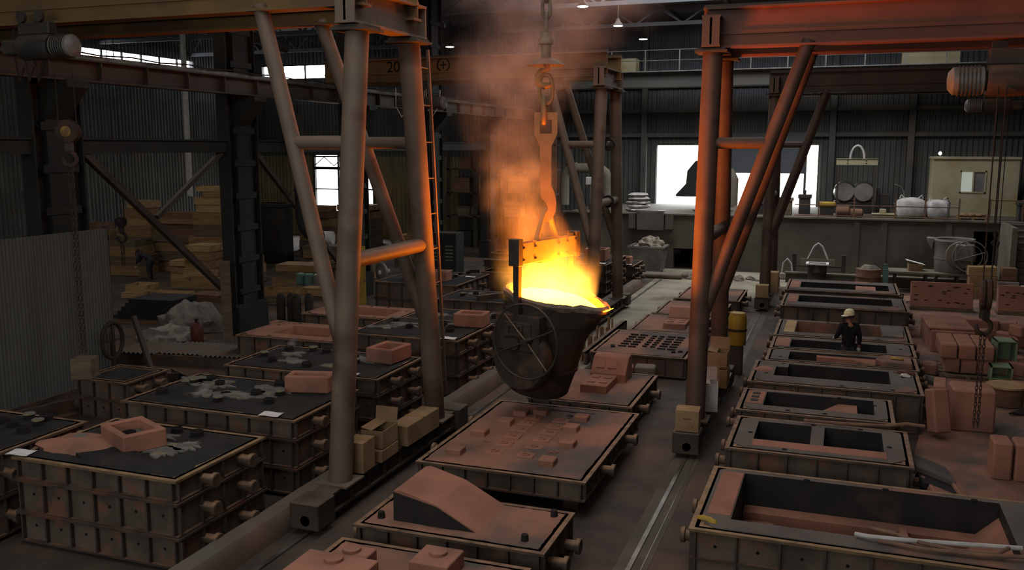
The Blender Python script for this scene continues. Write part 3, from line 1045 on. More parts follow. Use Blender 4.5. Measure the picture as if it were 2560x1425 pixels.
m6, w6, d6_ = closed_mould('closed mould under a loose steel channel, behind the ladle', -11.2, -7.95, 24.1, 26.0, [(0.1, 0.6), (0.6, 1.15)],
                           [(-10.6, 24.8), (-10.3, 25.1), (-9.6, 25.2), (-9.2, 24.9)], [(-10.4, 25.3, 0.3), (-8.8, 25.2, 0.3)], 6.0, nx=6, ny=4)
tag(MB().box(-0.04, 0.04, -1.4, 1.4, 0, 0.12).box(-0.12, 0.04, -1.4, 1.4, 0.12, 0.15).build('steel_channel', 'flask_steel', loc=(-9.1, 25.3, 1.16), rz=-0.55), 'loose steel channel lying across a dark mould', 'channel')
m7, w7, d7_ = closed_mould('dark closed mould with a row of black risers by the cabinet', -14.6, -11.6, 26.6, 29.6, [(0.1, 0.6), (0.6, 1.15)],
                           [(-12.4, 27.6), (-12.4, 28.0), (-12.4, 28.4), (-12.4, 28.8), (-13.0, 29.0), (-13.0, 29.3), (-12.3, 29.3)], [(-12.2, 28.6, 0.25)], 7.0, nx=6, ny=6)
m8, w8, d8_ = closed_mould('stacked closed mould with a tall basin behind the far gantry leg', -10.2, -7.85, 31.4, 34.6, [(0.06, 0.4), (0.4, 0.75), (0.75, 1.1), (1.1, 1.4)],
                           [(-9.3, 32.5), (-8.9, 33.2)], [(-9.5, 33, 0.3)], 8.0, nx=5, ny=7)
m9, w9, d9_ = closed_mould('stacked closed mould with a square basin right of the pouring flames', -10.2, -7.85, 27.6, 30.4, [(0.06, 0.5), (0.5, 0.85), (0.85, 1.2)],
                           [(-9.3, 28.5), (-8.9, 29.2)], [], 9.0, nx=5, ny=6)
m10, w10, d10_ = closed_mould('farthest low stacked mould with a white tag near the rear floor', -9.6, -7.8, 35.6, 37.6, [(0.06, 0.45), (0.45, 0.85)], [(-8.6, 36.6)], [], 11.0, nx=5, ny=5)
m0, w0, d0_ = closed_mould('black mould with riser caps cut by the left picture edge', -14.0, -11.05, 8.6, 10.75, [(0.06, 0.65), (0.65, ZT)],
                           [(-11.6, 10.3), (-11.9, 10.1), (-11.5, 9.95), (-12.0, 10.5), (-12.2, 10.2), (-11.7, 10.55), (-12.4, 9.9), (-11.9, 9.7)], [], 12.0, nx=6, ny=4)

basin('red square pouring basin on the front mould', -9.5, 10.05, ZT + 0.02, 0.85, 0.62, 0.28, -0.45)
basin('red pouring basin half hidden behind the front gantry leg', -8.72, 13.5, ZT + 0.02, 0.8, 0.45, 0.3, 0.25)
basin('long red pouring basin with light crust between the front gantry legs', -8.5, 16.05, ZT + 0.02, 0.62, 0.75, 0.3, -0.1)
basin('red pouring basin beside the ladle handwheel', -8.3, 19.95, ZT + 0.02, 0.75, 0.6, 0.32, 0.1)
basin('red pouring basin on the mould by the dark cabinet', -13.0, 27.4, 1.17, 1.6, 0.5, 0.34, 0.0)
basin('grey-red pouring basin right of the pouring flames', -8.75, 28.6, 1.22, 0.75, 0.75, 0.36, 0.05)
basin('tall grey-red basin on the stacked mould behind the far gantry leg', -8.5, 32.6, 1.42, 0.8, 0.8, 0.45, 0.0)
basin('small red basin on the farthest stacked mould', -8.2, 36.0, 0.87, 0.5, 0.5, 0.32, 0.0)
sheet_paper('white paper sheet hanging over the front mould corner', -10.72, 9.2, ZT + 0.01, 0.2)
sheet_paper('white paper sheet on the corner of the second mould', -8.5, 11.98, ZT + 0.01, 0.15)
sheet_paper('small white paper on the smoking mould edge', -8.6, 14.75, ZT + 0.01, 0.1, 0.26, 0.16)
sheet_paper('white paper tag on the mould corner left of the handwheel', -8.2, 18.35, ZT + 0.01, 0.2)
sheet_paper('white paper tag on the mould with the riser row', -11.85, 28.4, 1.17, 0.3)
sheet_paper('white paper tag on the stacked mould behind the far gantry leg', -8.1, 31.6, 1.42, 0.2)
sheet_paper('white paper tag on the farthest stacked mould', -8.05, 35.75, 0.87, 0.2)

# red open frames behind the closed moulds
def open_mould(label, x0, x1, y0, y1, z0, z1, xs, ys, holes, fz, m='sand_red', wm='sand_red', fm='sand_red', **k):
    o, w, d = flask('open_mould', label, x0, x1, y0, y1, [(z0, z1)], 'mould', k.pop('group', 'open moulds'), **k)
    cx, cy = (x0 + x1) / 2, (y0 + y1) / 2
    xs = [-w + 0.04] + [x - cx for x in xs] + [w - 0.04]
    ys = [-d + 0.04] + [y - cy for y in ys] + [d - 0.04]
    s = cut_bed(o, xs, ys, holes, z1 + 0.012, fz, m, wm, fm)
    e = MB()
    for a, b, u, v in ((-w, xs[1] - 0.02, -d, d), (xs[-2] + 0.02, w, -d, d), (xs[1] - 0.02, xs[-2] + 0.02, -d, ys[1] - 0.02), (xs[1] - 0.02, xs[-2] + 0.02, ys[-2] + 0.02, d)):
        e.box(a, b, u, v, z1 - 0.06, z1 - 0.012)
    e.build('packed_sand', 'flange', o)
    rr_ = random.Random(int(x0 * 100) + int(y0 * 10))
    for k in range(5):
        px = (-w + 0.25) if k == 0 else (w - 0.25) if k == 1 else rr_.uniform(-0.7, 0.7) * w
        py = rr_.choice((-1, 1)) * (d - 0.13)
        if k < 2:
            py = rr_.uniform(-0.5, 0.5) * d
        link('vent_hole', VENT, s, (px, py, z1 + 0.013))
    return o, s, w, d, cx, cy


open_mould('low open red sand mould between the front gantry and side bay', -14.4, -11.4, 18.9, 20.9, 0.3, 0.85, [-13.6, -12.0], [19.4, 20.4], {(1, 1)}, 0.55)
open_mould('open red sand mould behind the gantry by the fan', -14.2, -11.2, 21.6, 23.4, 0.4, 0.95, [-13.2, -11.7], [22.0, 23.0], {(1, 1)}, 0.7)

# --- open half moulds, right lane
RG = 'open half moulds in the right lane'
Z8 = 0.8
SB, CB, SR = 'sand_grey', 'coating_black', 'sand_red'
r1 = open_mould('large open red half mould at the lower right with deep trough', -1.64, 2.72, 11.05, 13.5, 0.0, Z8, [-1.16, 2.2], [11.5, 13.28], {(1, 1)}, 0.16, SB, CB, SR, group=RG, fl='flange_worn', hmid=True, nx=8)
o = r1[0]
cx, cy = r1[4], r1[5]
MB().box(-1.48 - cx, -1.17 - cx, 11.6 - cy, 13.25 - cy, Z8, Z8 + 0.025).build('sand_ledge', 'sand_red', r1[1], bevel=0.008)
MB().box(-1.15 - cx, 2.19 - cx, 13.0 - cy, 13.27 - cy, 0.16, 0.34).box(-1.15 - cx, -0.7 - cx, 12.1 - cy, 13.0 - cy, 0.16, 0.22).build('inner_step', 'sand_red', r1[1], bevel=0.01)
MB().box(0.95 - cx, 1.06 - cx, 12.7 - cy, 13.0 - cy, 0.16, 0.4).box(0.95 - cx, 1.35 - cx, 12.5 - cy, 13.0 - cy, 0.16, 0.24).build('core_print', 'sand_red', r1[1], bevel=0.01)
MB().prism([(1.75 - cx, 0.16), (2.2 - cx, 0.16), (2.2 - cx, 0.62)], 11.55 - cy, 13.25 - cy, 'y').build('sloped_end', 'sand_red', r1[1])
MB().box(-1.1 - cx, 1.7 - cx, 12.62 - cy, 12.7 - cy, 0.16, 0.3).build('runner_bar', 'coating_black', r1[1])
r2 = open_mould('open half mould with two black rectangular pockets', -1.6, 1.22, 14.4, 16.3, 0.0, Z8, [-1.2, -0.31, -0.1, 0.81], [15.0, 16.02], {(1, 1), (3, 1)}, 0.2, SB, CB, CB, group=RG)
MB().box(-1.2 - r2[4], 0.85 - r2[4], 14.66 - r2[5], 14.96 - r2[5], Z8, Z8 + 0.022).build('red_strip', 'sand_red', r2[1], bevel=0.008)
r3 = open_mould('open half mould with a red wedge and three small square prints', -1.68, 1.06, 16.68, 18.3, 0.0, Z8, [-1.22, 0.73], [17.1, 18.08], {(1, 1)}, 0.2, SB, CB, CB, group=RG)
MB().prism([(-0.35 - r3[4], 17.12 - r3[5]), (0.45 - r3[4], 17.12 - r3[5]), (0.45 - r3[4], 18.06 - r3[5]), (0.1 - r3[4], 18.06 - r3[5])], 0.2, 0.7).build('sand_wedge', 'sand_red', r3[1], bevel=0.01)
for i in range(3):
    MB().box(-1.47 - r3[4], -1.33 - r3[4], 17.3 + i * 0.25 - r3[5], 17.43 + i * 0.25 - r3[5], Z8 + 0.012, Z8 + 0.03).build('square_print', 'coating_black', r3[1])
MB().box(-1.55 - r3[4], -1.24 - r3[4], 17.15 - r3[5], 18.05 - r3[5], Z8 + 0.005, Z8 + 0.02).build('red_patch', 'sand_red', r3[1])
r4 = open_mould('grey open half mould with one long black pocket', -1.68, 1.68, 18.85, 20.85, 0.0, Z8, [-1.2, -0.95, 1.1], [19.5, 19.6, 20.3, 20.62], {(1, 1), (1, 2), (2, 1), (2, 2), (2, 3)}, 0.18, SB, CB, CB, group=RG)
MB().add(*(lambda b: (b.v, b.f))(blob(6, 16, 0.2, 0.32, 0.03, 0.2, 1.5, 2.0))).build('red_patch', 'sand_red', r4[1], loc=(-1.42 - r4[4], 20.0 - r4[5], Z8 + 0.005), smooth=True)
r5 = open_mould('open half mould with slanted brown inner wall and chamfered red block', -1.5, 1.74, 20.95, 22.2, 0.0, Z8, [-1.0, 1.02], [21.12, 21.95], {(1, 1)}, 0.25, SB, CB, CB, group=RG)
MB().prism([(-0.4 - r5[4], 21.95 - r5[5]), (1.0 - r5[4], 21.95 - r5[5]), (1.0 - r5[4], 21.2 - r5[5]), (0.4 - r5[4], 21.7 - r5[5]), (-0.4 - r5[4], 21.75 - r5[5])], 0.25, 0.77).build('slanted_wall', 'sand_red', r5[1])
MB().prism([(0.85 - r5[4], 21.35 - r5[5]), (1.0 - r5[4], 21.1 - r5[5]), (1.6 - r5[4], 21.1 - r5[5]), (1.6 - r5[4], 21.7 - r5[5]), (1.15 - r5[4], 21.8 - r5[5]), (0.92 - r5[4], 21.65 - r5[5])], Z8, Z8 + 0.12).build('chamfered_block', 'sand_bed', r5[1], bevel=0.015)
r6 = open_mould('open half mould in which the helmeted worker stands', -1.5, 1.78, 22.3, 23.75, 0.0, Z8, [-1.04, 1.15], [22.5, 23.4], {(1, 1)}, 0.05, SB, CB, CB, group=RG)
MB().box(-1.4 - r6[4], -1.06 - r6[4], 22.5 - r6[5], 23.5 - r6[5], Z8, Z8 + 0.025).build('red_patch', 'sand_red', r6[1], bevel=0.006)
r7 = open_mould('open reddish half mould behind the worker', -1.52, 1.8, 23.9, 26.2, 0.0, Z8, [-1.02, 1.14], [24.4, 25.93], {(1, 1)}, 0.35, SB, 'sand_bed', SR, group=RG)
MB().box(-1.3 - r7[4], -1.03 - r7[4], 24.3 - r7[5], 25.95 - r7[5], Z8, Z8 + 0.025).build('red_patch', 'wood_pale', r7[1], bevel=0.006)
MB().prism([(1.1 - r7[4], 24.4 - r7[5]), (1.6 - r7[4], 24.4 - r7[5]), (1.65 - r7[4], 25.6 - r7[5]), (1.1 - r7[4], 25.7 - r7[5])], Z8, Z8 + 0.06).build('grey_plate', 'sand_grey', r7[1], bevel=0.01)
r8 = open_mould('tall dark open mould second from the rear', -1.66, 2.0, 28.55, 31.0, 0.0, Z8, [-1.18, 1.58], [29.35, 30.6], {(1, 1)}, 0.2, SB, CB, CB, group=RG)
MB().box(-1.5 - r8[4], -1.2 - r8[4], 29.2 - r8[5], 30.7 - r8[5], Z8, Z8 + 0.025).build('red_patch', 'sand_red', r8[1], bevel=0.006)
r9 = open_mould('rearmost open half mould of the right lane', -1.72, 1.9, 31.8, 34.5, 0.0, Z8, [-1.25, 0.75, 1.6], [32.45, 33.75], {(1, 1), (2, 1)}, 0.2, SB, CB, CB, group=RG)
MB().box(0.55 - r9[4], 1.2 - r9[4], 32.5 - r9[5], 33.72 - r9[5], 0.2, 0.76).build('core_block', 'sand_red', r9[1], bevel=0.01)
MB().box(-1.6 - r9[4], -1.28 - r9[4], 32.3 - r9[5], 33.9 - r9[5], Z8, Z8 + 0.025).build('red_patch', 'sand_red', r9[1], bevel=0.006)

# --- drag halves with patterns, middle lane
CG = 'sand half moulds in the middle lane'


def half(label, x0, x1, y0, y1, z0, z1, m='sand_bed', **k):
    o, w, d = flask('half_mould', label, x0, x1, y0, y1, [(z0, z1)], 'mould', CG, **k)
    b = bed(o, w, d, z1 + 0.015, m, seed=x0 + y0)
    return o, b, (x0 + x1) / 2, (y0 + y1) / 2


def boss(b, x, y, z, w, d, h, ring=0.0, m='sand_red'):
    p = MB().box(x - w / 2, x + w / 2, y - d / 2, y + d / 2, z - 0.03, z + h).build('core_print', m, b, bevel=min(0.012, h * 0.4))
    if ring:
        MB().lathe([(ring * 0.6, z + h - 0.01), (ring * 0.6, z + h + 0.018), (ring, z + h + 0.018), (ring, z + h - 0.01)], 14, (x, y, 0), None, False).build('ring_boss', m, p, smooth=True)
    return p


c0 = half('front middle half mould with red blocks cut by the lower edge', -5.9, -3.3, 7.7, 9.75, 0.2, 0.58)
b, cx, cy = c0[1], c0[2], c0[3]
boss(b, -5.17 - cx, 8.2 - cy, 0.58, 0.9, 0.74, 0.4)
boss(b, -5.18 - cx, 8.75 - cy, 0.58, 0.46, 0.4, 0.34)
boss(b, -4.32 - cx, 9.25 - cy, 0.58, 0.5, 0.5, 0.22)
boss(b, -4.15 - cx, 8.3 - cy, 0.58, 0.6, 0.5, 0.26)
for (x, y, h) in ((-5.2, 8.4, 0.98), (-5.2, 8.8, 0.92), (-4.32, 9.3, 0.8), (-4.6, 8.85, 0.6), (-4.15, 8.35, 0.84)):
    MB().lathe([(0.11, h), (0.11, h + 0.035), (0.1, h + 0.04)], 16, (x - cx, y - cy, 0)).build('round_boss', 'sand_red', b, smooth=True)
c1 = half('half mould carrying a big red and black wedge', -5.97, -3.27, 10.15, 11.55, 0.0, 0.58, 'sand_bed')
b, cx, cy = c1[1], c1[2], c1[3]
MB().prism([(-5.49 - cx, 0.57), (-5.49 - cx, 1.02), (-5.4 - cx, 1.04), (-4.85 - cx, 0.9), (-4.2 - cx, 0.57)], 10.42 - cy, 11.42 - cy, 'y').build('wedge_core', 'sand_red', b, bevel=0.008)
MB().prism([(-5.49 - cx, 0.575), (-5.49 - cx, 1.0), (-4.86 - cx, 0.875), (-4.27 - cx, 0.575)], 10.412 - cy, 10.42 - cy, 'y').box(-5.498 - cx, -5.49 - cx, 10.42 - cy, 11.42 - cy, 0.575, 1.0).build('black_coat', 'coating_black', b)
for x, y in ((-3.62, 10.42), (-3.5, 11.3), (-5.7, 10.45)):
    MB().lathe([(0.055, 0.57), (0.045, 0.68), (0.03, 0.69)], 12, (x - cx, y - cy, 0)).build('guide_pin', 'riser', b, smooth=True)
c2 = half('wide red half mould covered in small plates, rings and blocks', -6.25, -3.42, 12.62, 16.45, 0.28, 0.6, 'sand_bed', nx=7, ny=9)
b, cx, cy = c2[1], c2[2], c2[3]
for i, y in enumerate((13.45, 13.89, 14.31, 14.71, 15.08, 15.44)):
    boss(b, -4.66 - cx, y - cy, 0.61, 0.3, 0.24, 0.02, 0.07)
    boss(b, -5.2 - cx, y - cy, 0.61, 0.3, 0.24, 0.02, 0.07)
for i, (x, y) in enumerate(((-5.48, 15.57), (-5.14, 15.75), (-4.32, 15.63), (-4.33, 14.98), (-4.15, 14.14), (-4.2, 13.19), (-5.78, 13.17), (-5.77, 14.22), (-5.56, 14.93))):
    boss(b, x - cx, y - cy, 0.61, 0.26, 0.26, 0.1)
for x, y in ((-5.55, 13.6), (-5.52, 13.85), (-4.35, 13.7), (-4.25, 13.75), (-5.3, 15.3)):
    MB().lathe([(0.035, 0.615), (0.035, 0.632), (0.055, 0.632), (0.055, 0.615)], 12, (x - cx, y - cy, 0), None, False).build('ring_boss', 'sand_red', b)
MB().box(-5.5 - cx, -4.2 - cx, 16.05 - cy, 16.08 - cy, 0.61, 0.625).build('groove', 'coating_black', b)
MB().box(-4.66 - cx, -4.5 - cx, 15.78 - cy, 15.82 - cy, 0.61, 0.625).box(-4.6 - cx, -4.56 - cx, 15.66 - cy, 15.82 - cy, 0.61, 0.625).build('letter_mark', 'coating_black', b)
for x in (-5.9, -3.75):
    for y in (13.1, 15.9):
        MB().box(x - cx - 0.12, x - cx + 0.12, y - cy - 0.12, y - cy + 0.12, 0, 0.29).build('support_block', 'flask_steel', c2[0])
c3 = half('half mould with a stepped red block under the ladle', -5.85, -3.68, 16.95, 19.65, 0.1, 0.55, 'sand_bed')
b, cx, cy = c3[1], c3[2], c3[3]
boss(b, -4.66 - cx, 18.2 - cy, 0.56, 0.56, 1.0, 0.16)
MB().prism([(18.65 - cy, 0.55), (18.65 - cy, 0.74), (18.95 - cy, 1.05), (19.05 - cy, 1.08), (19.3 - cy, 1.08), (19.3 - cy, 0.55)], -4.98 - cx, -4.2 - cx, 'x').build('stepped_core', 'sand_red', b, bevel=0.012)
for x in (-4.78, -4.52):
    for y, h in ((18.0, 0.72), (18.4, 0.72)):
        MB().box(x - 0.08 - cx, x + 0.08 - cx, y - 0.07 - cy, y + 0.07 - cy, h - 0.01, h + 0.02).build('pad', 'sand_red', b, bevel=0.006)
    MB().obox((x - cx, 18.8 - cy, 0.9), (0.09, 0.08, 0.015), Matrix.Rotation(0.8, 3, 'X')).build('pad', 'sand_red', b)
c4 = half('half mould with rows of short dark slots', -5.75, -3.35, 21.45, 24.4, 0.05, 0.55, 'sand_bed')
b, cx, cy = c4[1], c4[2], c4[3]
sl = MB().box(-0.1, 0.1, -0.025, 0.025, -0.01, 0.03).mesh('slot', 'coating_black')
for i in range(6):
    for x in (-5.1, -4.85, -4.1, -3.85):
        link('slot', sl, b, (x - cx, 22.2 + i * 0.3 - cy, 0.575))
    for x in (-4.55, -4.35):
        link('slot', sl, b, (x - cx, 22.35 + i * 0.26 - cy, 0.575)).scale = (0.6, 0.9, 1)
for x, y in ((-5.35, 22.2), (-5.3, 22.05), (-3.75, 21.95), (-3.6, 22.05)):
    link('slot', sl, b, (x - cx, y - cy, 0.575), rz=0.4).scale = (0.5, 1, 1)
c5 = half('half mould with a low L-shaped red block', -5.5, -3.55, 24.7, 27.3, 0.05, 0.5, 'sand_bed')
b, cx, cy = c5[1], c5[2], c5[3]
boss(b, -4.3 - cx, 25.6 - cy, 0.51, 0.62, 0.9, 0.15)
MB().prism([(26.0 - cy, 0.5), (26.0 - cy, 0.7), (26.25 - cy, 0.95), (26.5 - cy, 0.95), (26.5 - cy, 0.5)], -4.62 - cx, -3.95 - cx, 'x').build('stepped_core', 'sand_red', b, bevel=0.012)
for x in (-4.45, -4.15):
    for y in (25.45, 25.75):
        MB().box(x - 0.08 - cx, x + 0.08 - cx, y - 0.07 - cy, y + 0.07 - cy, 0.65, 0.68).build('pad', 'sand_red', b)
c6 = half('plain dusty half mould behind the L-shaped block', -5.4, -3.3, 27.75, 30.3, 0.05, 0.45, 'sand_bed')
boss(c6[1], 0.35, -0.5, 0.46, 0.5, 0.1, 0.05)
c7 = half('farthest plain half mould of the middle lane', -5.25, -3.1, 30.85, 33.6, 0.05, 0.45, 'sand_bed')


# ------------------------------------------------------------------ pouring ladle
LX, LY, LZ = -5.15, 16.0, 1.0
emis('molten_metal', (1.0, 0.2, 0.0025), 175.0)
ld = thing('pouring_ladle', 'glowing steel ladle of molten metal hanging over the moulds', 'ladle', (LX, LY, LZ), math.radians(-15))
TILT = math.radians(9)


def tilt(p):
    x, y, z = p
    z -= 1.1
    return (x * math.cos(TILT) + z * math.sin(TILT), y, -x * math.sin(TILT) + z * math.cos(TILT) + 1.1)


def spouted(prof, n=56, close=False):
    vs, fs = [], []
    for r, h in prof:
        for i in range(n):
            a = 2 * PI * i / n
            da = (a + PI) % (2 * PI) - PI
            k = math.exp(-(da / 0.42) ** 2) * max(0.0, min(1.0, (h - 1.25) / 0.6))
            rr = r + 0.36 * k * (1 if r > 0.3 else r / 0.3)
            zz = h + 0.03 * k
            vs.append(tilt((rr * math.cos(a), rr * math.sin(a) * (1 - 0.25 * k), zz)))
    for j in range(len(prof) - 1):
        for i in range(n):
            k = (i + 1) % n
            fs.append((j * n + i, j * n + k, (j + 1) * n + k, (j + 1) * n + i))
    if close:
        fs.append(tuple(range(n - 1, -1, -1)))
        fs.append(tuple((len(prof) - 1) * n + i for i in range(n)))
    return MB().add(vs, fs)


sh = spouted([(0.02, 0.0), (0.54, 0.0), (0.58, 0.04), (0.68, 0.55), (0.77, 1.1), (0.83, 1.5), (0.87, 1.8), (0.87, 1.86)]).build('shell', 'ladle_shell', ld, smooth=True, fix=False)
spouted([(0.675, 0.52), (0.7, 0.52), (0.71, 0.58), (0.682, 0.58)]).build('hoop', 'ladle_shell', sh, smooth=True, fix=False)
spouted([(0.825, 1.48), (0.855, 1.48), (0.875, 1.6), (0.84, 1.6)]).build('hoop', 'ladle_shell', sh, smooth=True, fix=False)
ln = spouted([(0.87, 1.8), (0.9, 1.88), (0.86, 1.93), (0.79, 1.9), (0.76, 1.75), (0.72, 1.5)]).build('lining_rim', 'ladle_lining', ld, smooth=True, fix=False)
for v in ln.data.vertices:
    v.co += noise.noise_vector(v.co * 5) * 0.04
spouted([(0.0, 1.775), (0.35, 1.775), (0.77, 1.79)]).build('melt', 'molten_metal', ld, fix=False)
mb = MB().add([tilt(p) for p in ((1.1, -0.14, 1.84), (1.26, -0.12, 1.9), (1.27, 0.1, 1.93), (1.08, 0.14, 1.84))], [(0, 1, 2, 3)])
mb.build('spout_crust', 'molten_metal', ld, fix=False)
# gearbox and handwheel on the near side
gb = MB().box(-0.45, 0.5, -1.0, -0.72, 0.95, 1.62).box(-0.25, 0.35, -1.04, -1.0, 1.2, 1.5)
gb.build('gearbox', 'ladle_shell', ld, bevel=0.03)
MB().lathe([(0.55, -0.14), (0.58, -0.1), (0.58, 0.1), (0.55, 0.14)], 30, (0.05, -0.84, 0.8), Matrix.Rotation(PI / 2, 3, 'X')).build('gear_cover', 'ladle_shell', ld, smooth=True)
MB().ring(-0.18, 0.14, -0.1, 0.1, 0, 0.03, 0.03).build('inspection_frame', 'girder_dark', ld, loc=(0.05, -1.05, 1.35)).rotation_euler = (PI / 2, 0, 0)
hw = MB().path([(0.67 * math.cos(2 * PI * i / 48), 0, 0.67 * math.sin(2 * PI * i / 48)) for i in range(48)], 0.02, 8, True).build('handwheel', 'machine_dark', ld, smooth=True, loc=(0.33, -1.18, 1.2))
for k in range(4):
    a = math.radians(32 + 90 * k + (12 if k % 2 else -8))
    MB().tube((0.04 * math.cos(a), 0.03, 0.04 * math.sin(a)), (0.67 * math.cos(a), 0, 0.67 * math.sin(a)), 0.013, 8).build('spoke', 'chain_steel' if k % 2 else 'machine_dark', hw, smooth=True)
MB().tube((0, -0.03, 0), (0, 0.4, 0), 0.05, 14).build('hub', 'machine_dark', hw, smooth=True)
# bail: two arms, double-plate beam, top link
ba = MB().box(-0.085, -0.05, -0.98, 0.98, 2.52, 2.9).box(0.05, 0.085, -0.98, 0.98, 2.52, 2.9)
bl = ba.build('bail_beam', 'hook_steel', ld, bevel=0.006)
MB().box(-0.05, 0.05, -0.25, 0.25, 2.48, 2.92).build('spacer', 'hook_steel', bl)
bolt = MB().lathe([(0.028, 0), (0.028, 0.03), (0.018, 0.035)], 6, (0, 0, 0), Matrix.Rotation(-PI / 2, 3, 'Y')).mesh('bolt', 'machine_dark')
for y in (-0.88, -0.5, 0.28, 0.6, 0.9):
    for z in (2.6, 2.82):
        link('bolt', bolt, bl, (-0.085, y, z))
        link('bolt', bolt, bl, (0.085, y, z), rz=PI)
for s in (-1, 1):
    arm = MB().box(-0.06, 0.06, s * 0.94 - 0.055, s * 0.94 + 0.055, 1.0, 2.95).build('bail_arm', 'machine_dark', ld, bevel=0.008)
    MB().box(-0.11, 0.11, s * 0.99 - 0.07, s * 0.99 + 0.07, 2.5, 2.98).build('arm_head', 'machine_dark', arm, bevel=0.008)
    MB().tube((0, s * 0.68, 1.1), (0, s * 1.06, 1.1), 0.11, 18).build('trunnion', 'machine_dark', arm, smooth=True)
for s in (-1, 1):
    MB().path([(0.0, s * 0.34, 2.88), (0, s * 0.28, 3.0), (0, s * 0.14, 3.3), (0, s * 0.05, 3.42), (0, 0, 3.44)], [0.06, 0.055, 0.05, 0.05, 0.05], 10).build('top_link', 'hook_steel', bl, smooth=True)

# the light of flame and melt
fl = bpy.data.lights.new('ladle_flame', 'POINT')
fl.energy = 130
fl.color = (1.0, 0.2, 0.015)
fl.shadow_soft_size = 0.35
flo = bpy.data.objects.new('ladle_flame', fl)
COL.objects.link(flo)
flo.location = (LX + 0.05, LY, LZ + 2.25)

# ------------------------------------------------------------------ lifting tackle above the ladle
hk = thing('crane_tackle', 'long crane hook with chain links and heat shield above the ladle', 'hook', (-5.17, 16.0, 4.15), math.radians(20))
Z0 = 4.15


def hz(pts):
    return [(x, z - Z0) for x, z in pts]


mb = MB()
mb.prism(hz([(-0.21, 5.83), (0.21, 5.83), (0.105, 5.6), (-0.105, 5.6)]), -0.05, 0.05, 'y')
mb.prism(hz([(-0.21, 5.83), (-0.11, 5.83), (-0.11, 6.21), (-0.21, 6.21)]), -0.05, 0.05, 'y')
mb.prism(hz([(0.11, 5.83), (0.21, 5.83), (0.21, 6.21), (0.11, 6.21)]), -0.05, 0.05, 'y')
mb.prism(hz([(-0.11, 6.08), (0.11, 6.08), (0.11, 6.21), (-0.11, 6.21)]), -0.05, 0.05, 'y')
mb.prism(hz([(-0.105, 5.6), (0.105, 5.6), (0.1, 4.9), (-0.1, 4.9)]), -0.05, 0.05, 'y')
out = [(-0.1, 4.9), (0.1, 4.9), (0.17, 4.75), (0.2, 4.58), (0.19, 4.42), (0.13, 4.28), (0.03, 4.21), (-0.07, 4.22), (-0.15, 4.31)]
inn = [(-0.11, 4.42), (-0.06, 4.36), (0.0, 4.35), (0.04, 4.4), (0.04, 4.5), (0.0, 4.58), (-0.08, 4.66)]
mb.prism(hz([out[0], out[1], out[2], out[3], inn[4], inn[5], inn[6]]), -0.05, 0.05, 'y')
mb.prism(hz([out[3], out[4], out[5], inn[2], inn[3], inn[4]]), -0.05, 0.05, 'y')
mb.prism(hz([out[5], out[6], out[7], out[8], inn[0], inn[1], inn[2]]), -0.05, 0.05, 'y')
mb.build('plate_hook', 'hook_steel', hk)


def oval(mbb, cx, cz, hw_, hh, r, plane, m, nm):
    pts = []
    for i in range(20):
        a = 2 * PI * i / 20
        u = hw_ * math.cos(a)
        w = hh * math.sin(a) if abs(math.sin(a)) > 0 else 0
        u = hw_ * (abs(math.cos(a)) ** 0.6) * (1 if math.cos(a) >= 0 else -1)
        pts.append((cx + u, 0, cz - Z0 + w) if plane == 'x' else (cx, u, cz - Z0 + w))
    return MB().path(pts, r, 8, True).build(nm, m, hk, smooth=True)


oval(None, -0.04, 6.25, 0.1, 0.24, 0.045, 'y', 'hook_steel', 'chain_link')
oval(None, 0.0, 6.62, 0.12, 0.26, 0.038, 'x', 'hook_steel', 'chain_link')
# single crane hook
pts = [(0.0, 0, 7.1), (0.02, 0, 6.98), (-0.08, 0, 6.95), (-0.15, 0, 6.85), (-0.13, 0, 6.74), (-0.03, 0, 6.68), (0.08, 0, 6.7), (0.12, 0, 6.78)]
MB().path([(x, y, z - Z0) for x, y, z in pts], [0.06, 0.06, 0.06, 0.065, 0.07, 0.065, 0.05, 0.02], 10).build('crane_hook', 'hook_steel', hk, smooth=True)
MB().lathe([(0.36, 7.04 - Z0), (0.35, 7.05 - Z0), (0.22, 7.13 - Z0), (0.08, 7.18 - Z0), (0.06, 7.15 - Z0), (0.2, 7.11 - Z0)], 28, (0, 0, 0), None, False).build('heat_shield', 'flask_steel', hk, smooth=True)
MB().lathe([(0.09, 7.1 - Z0), (0.09, 7.4 - Z0), (0.13, 7.42 - Z0), (0.14, 7.5 - Z0), (0.1, 7.56 - Z0), (0.1, 7.62 - Z0)], 16).build('swivel', 'chain_steel', hk, smooth=True)
for i in range(10):
    oval(None, 0.0, 7.78 + i * 0.28, 0.07, 0.19, 0.035, 'x' if i % 2 else 'y', 'chain_steel', 'chain_link')

# overhead bridge crane that carries it, above the picture
oc = thing('bridge_crane', 'overhead travelling crane whose chain carries the ladle', 'crane', (-3.0, 16.0, 0))
for y in (-0.9, 0.9):
    MB().box(-13.0, 13.0, y - 0.2, y + 0.2, 10.7, 11.6).build('bridge_girder', 'girder_paint', oc)
MB().box(-2.9, -1.5, -1.1, 1.1, 11.6, 11.75).box(-2.5, -1.9, -0.5, 0.5, 10.5, 11.6).build('crab', 'machine_dark', oc)

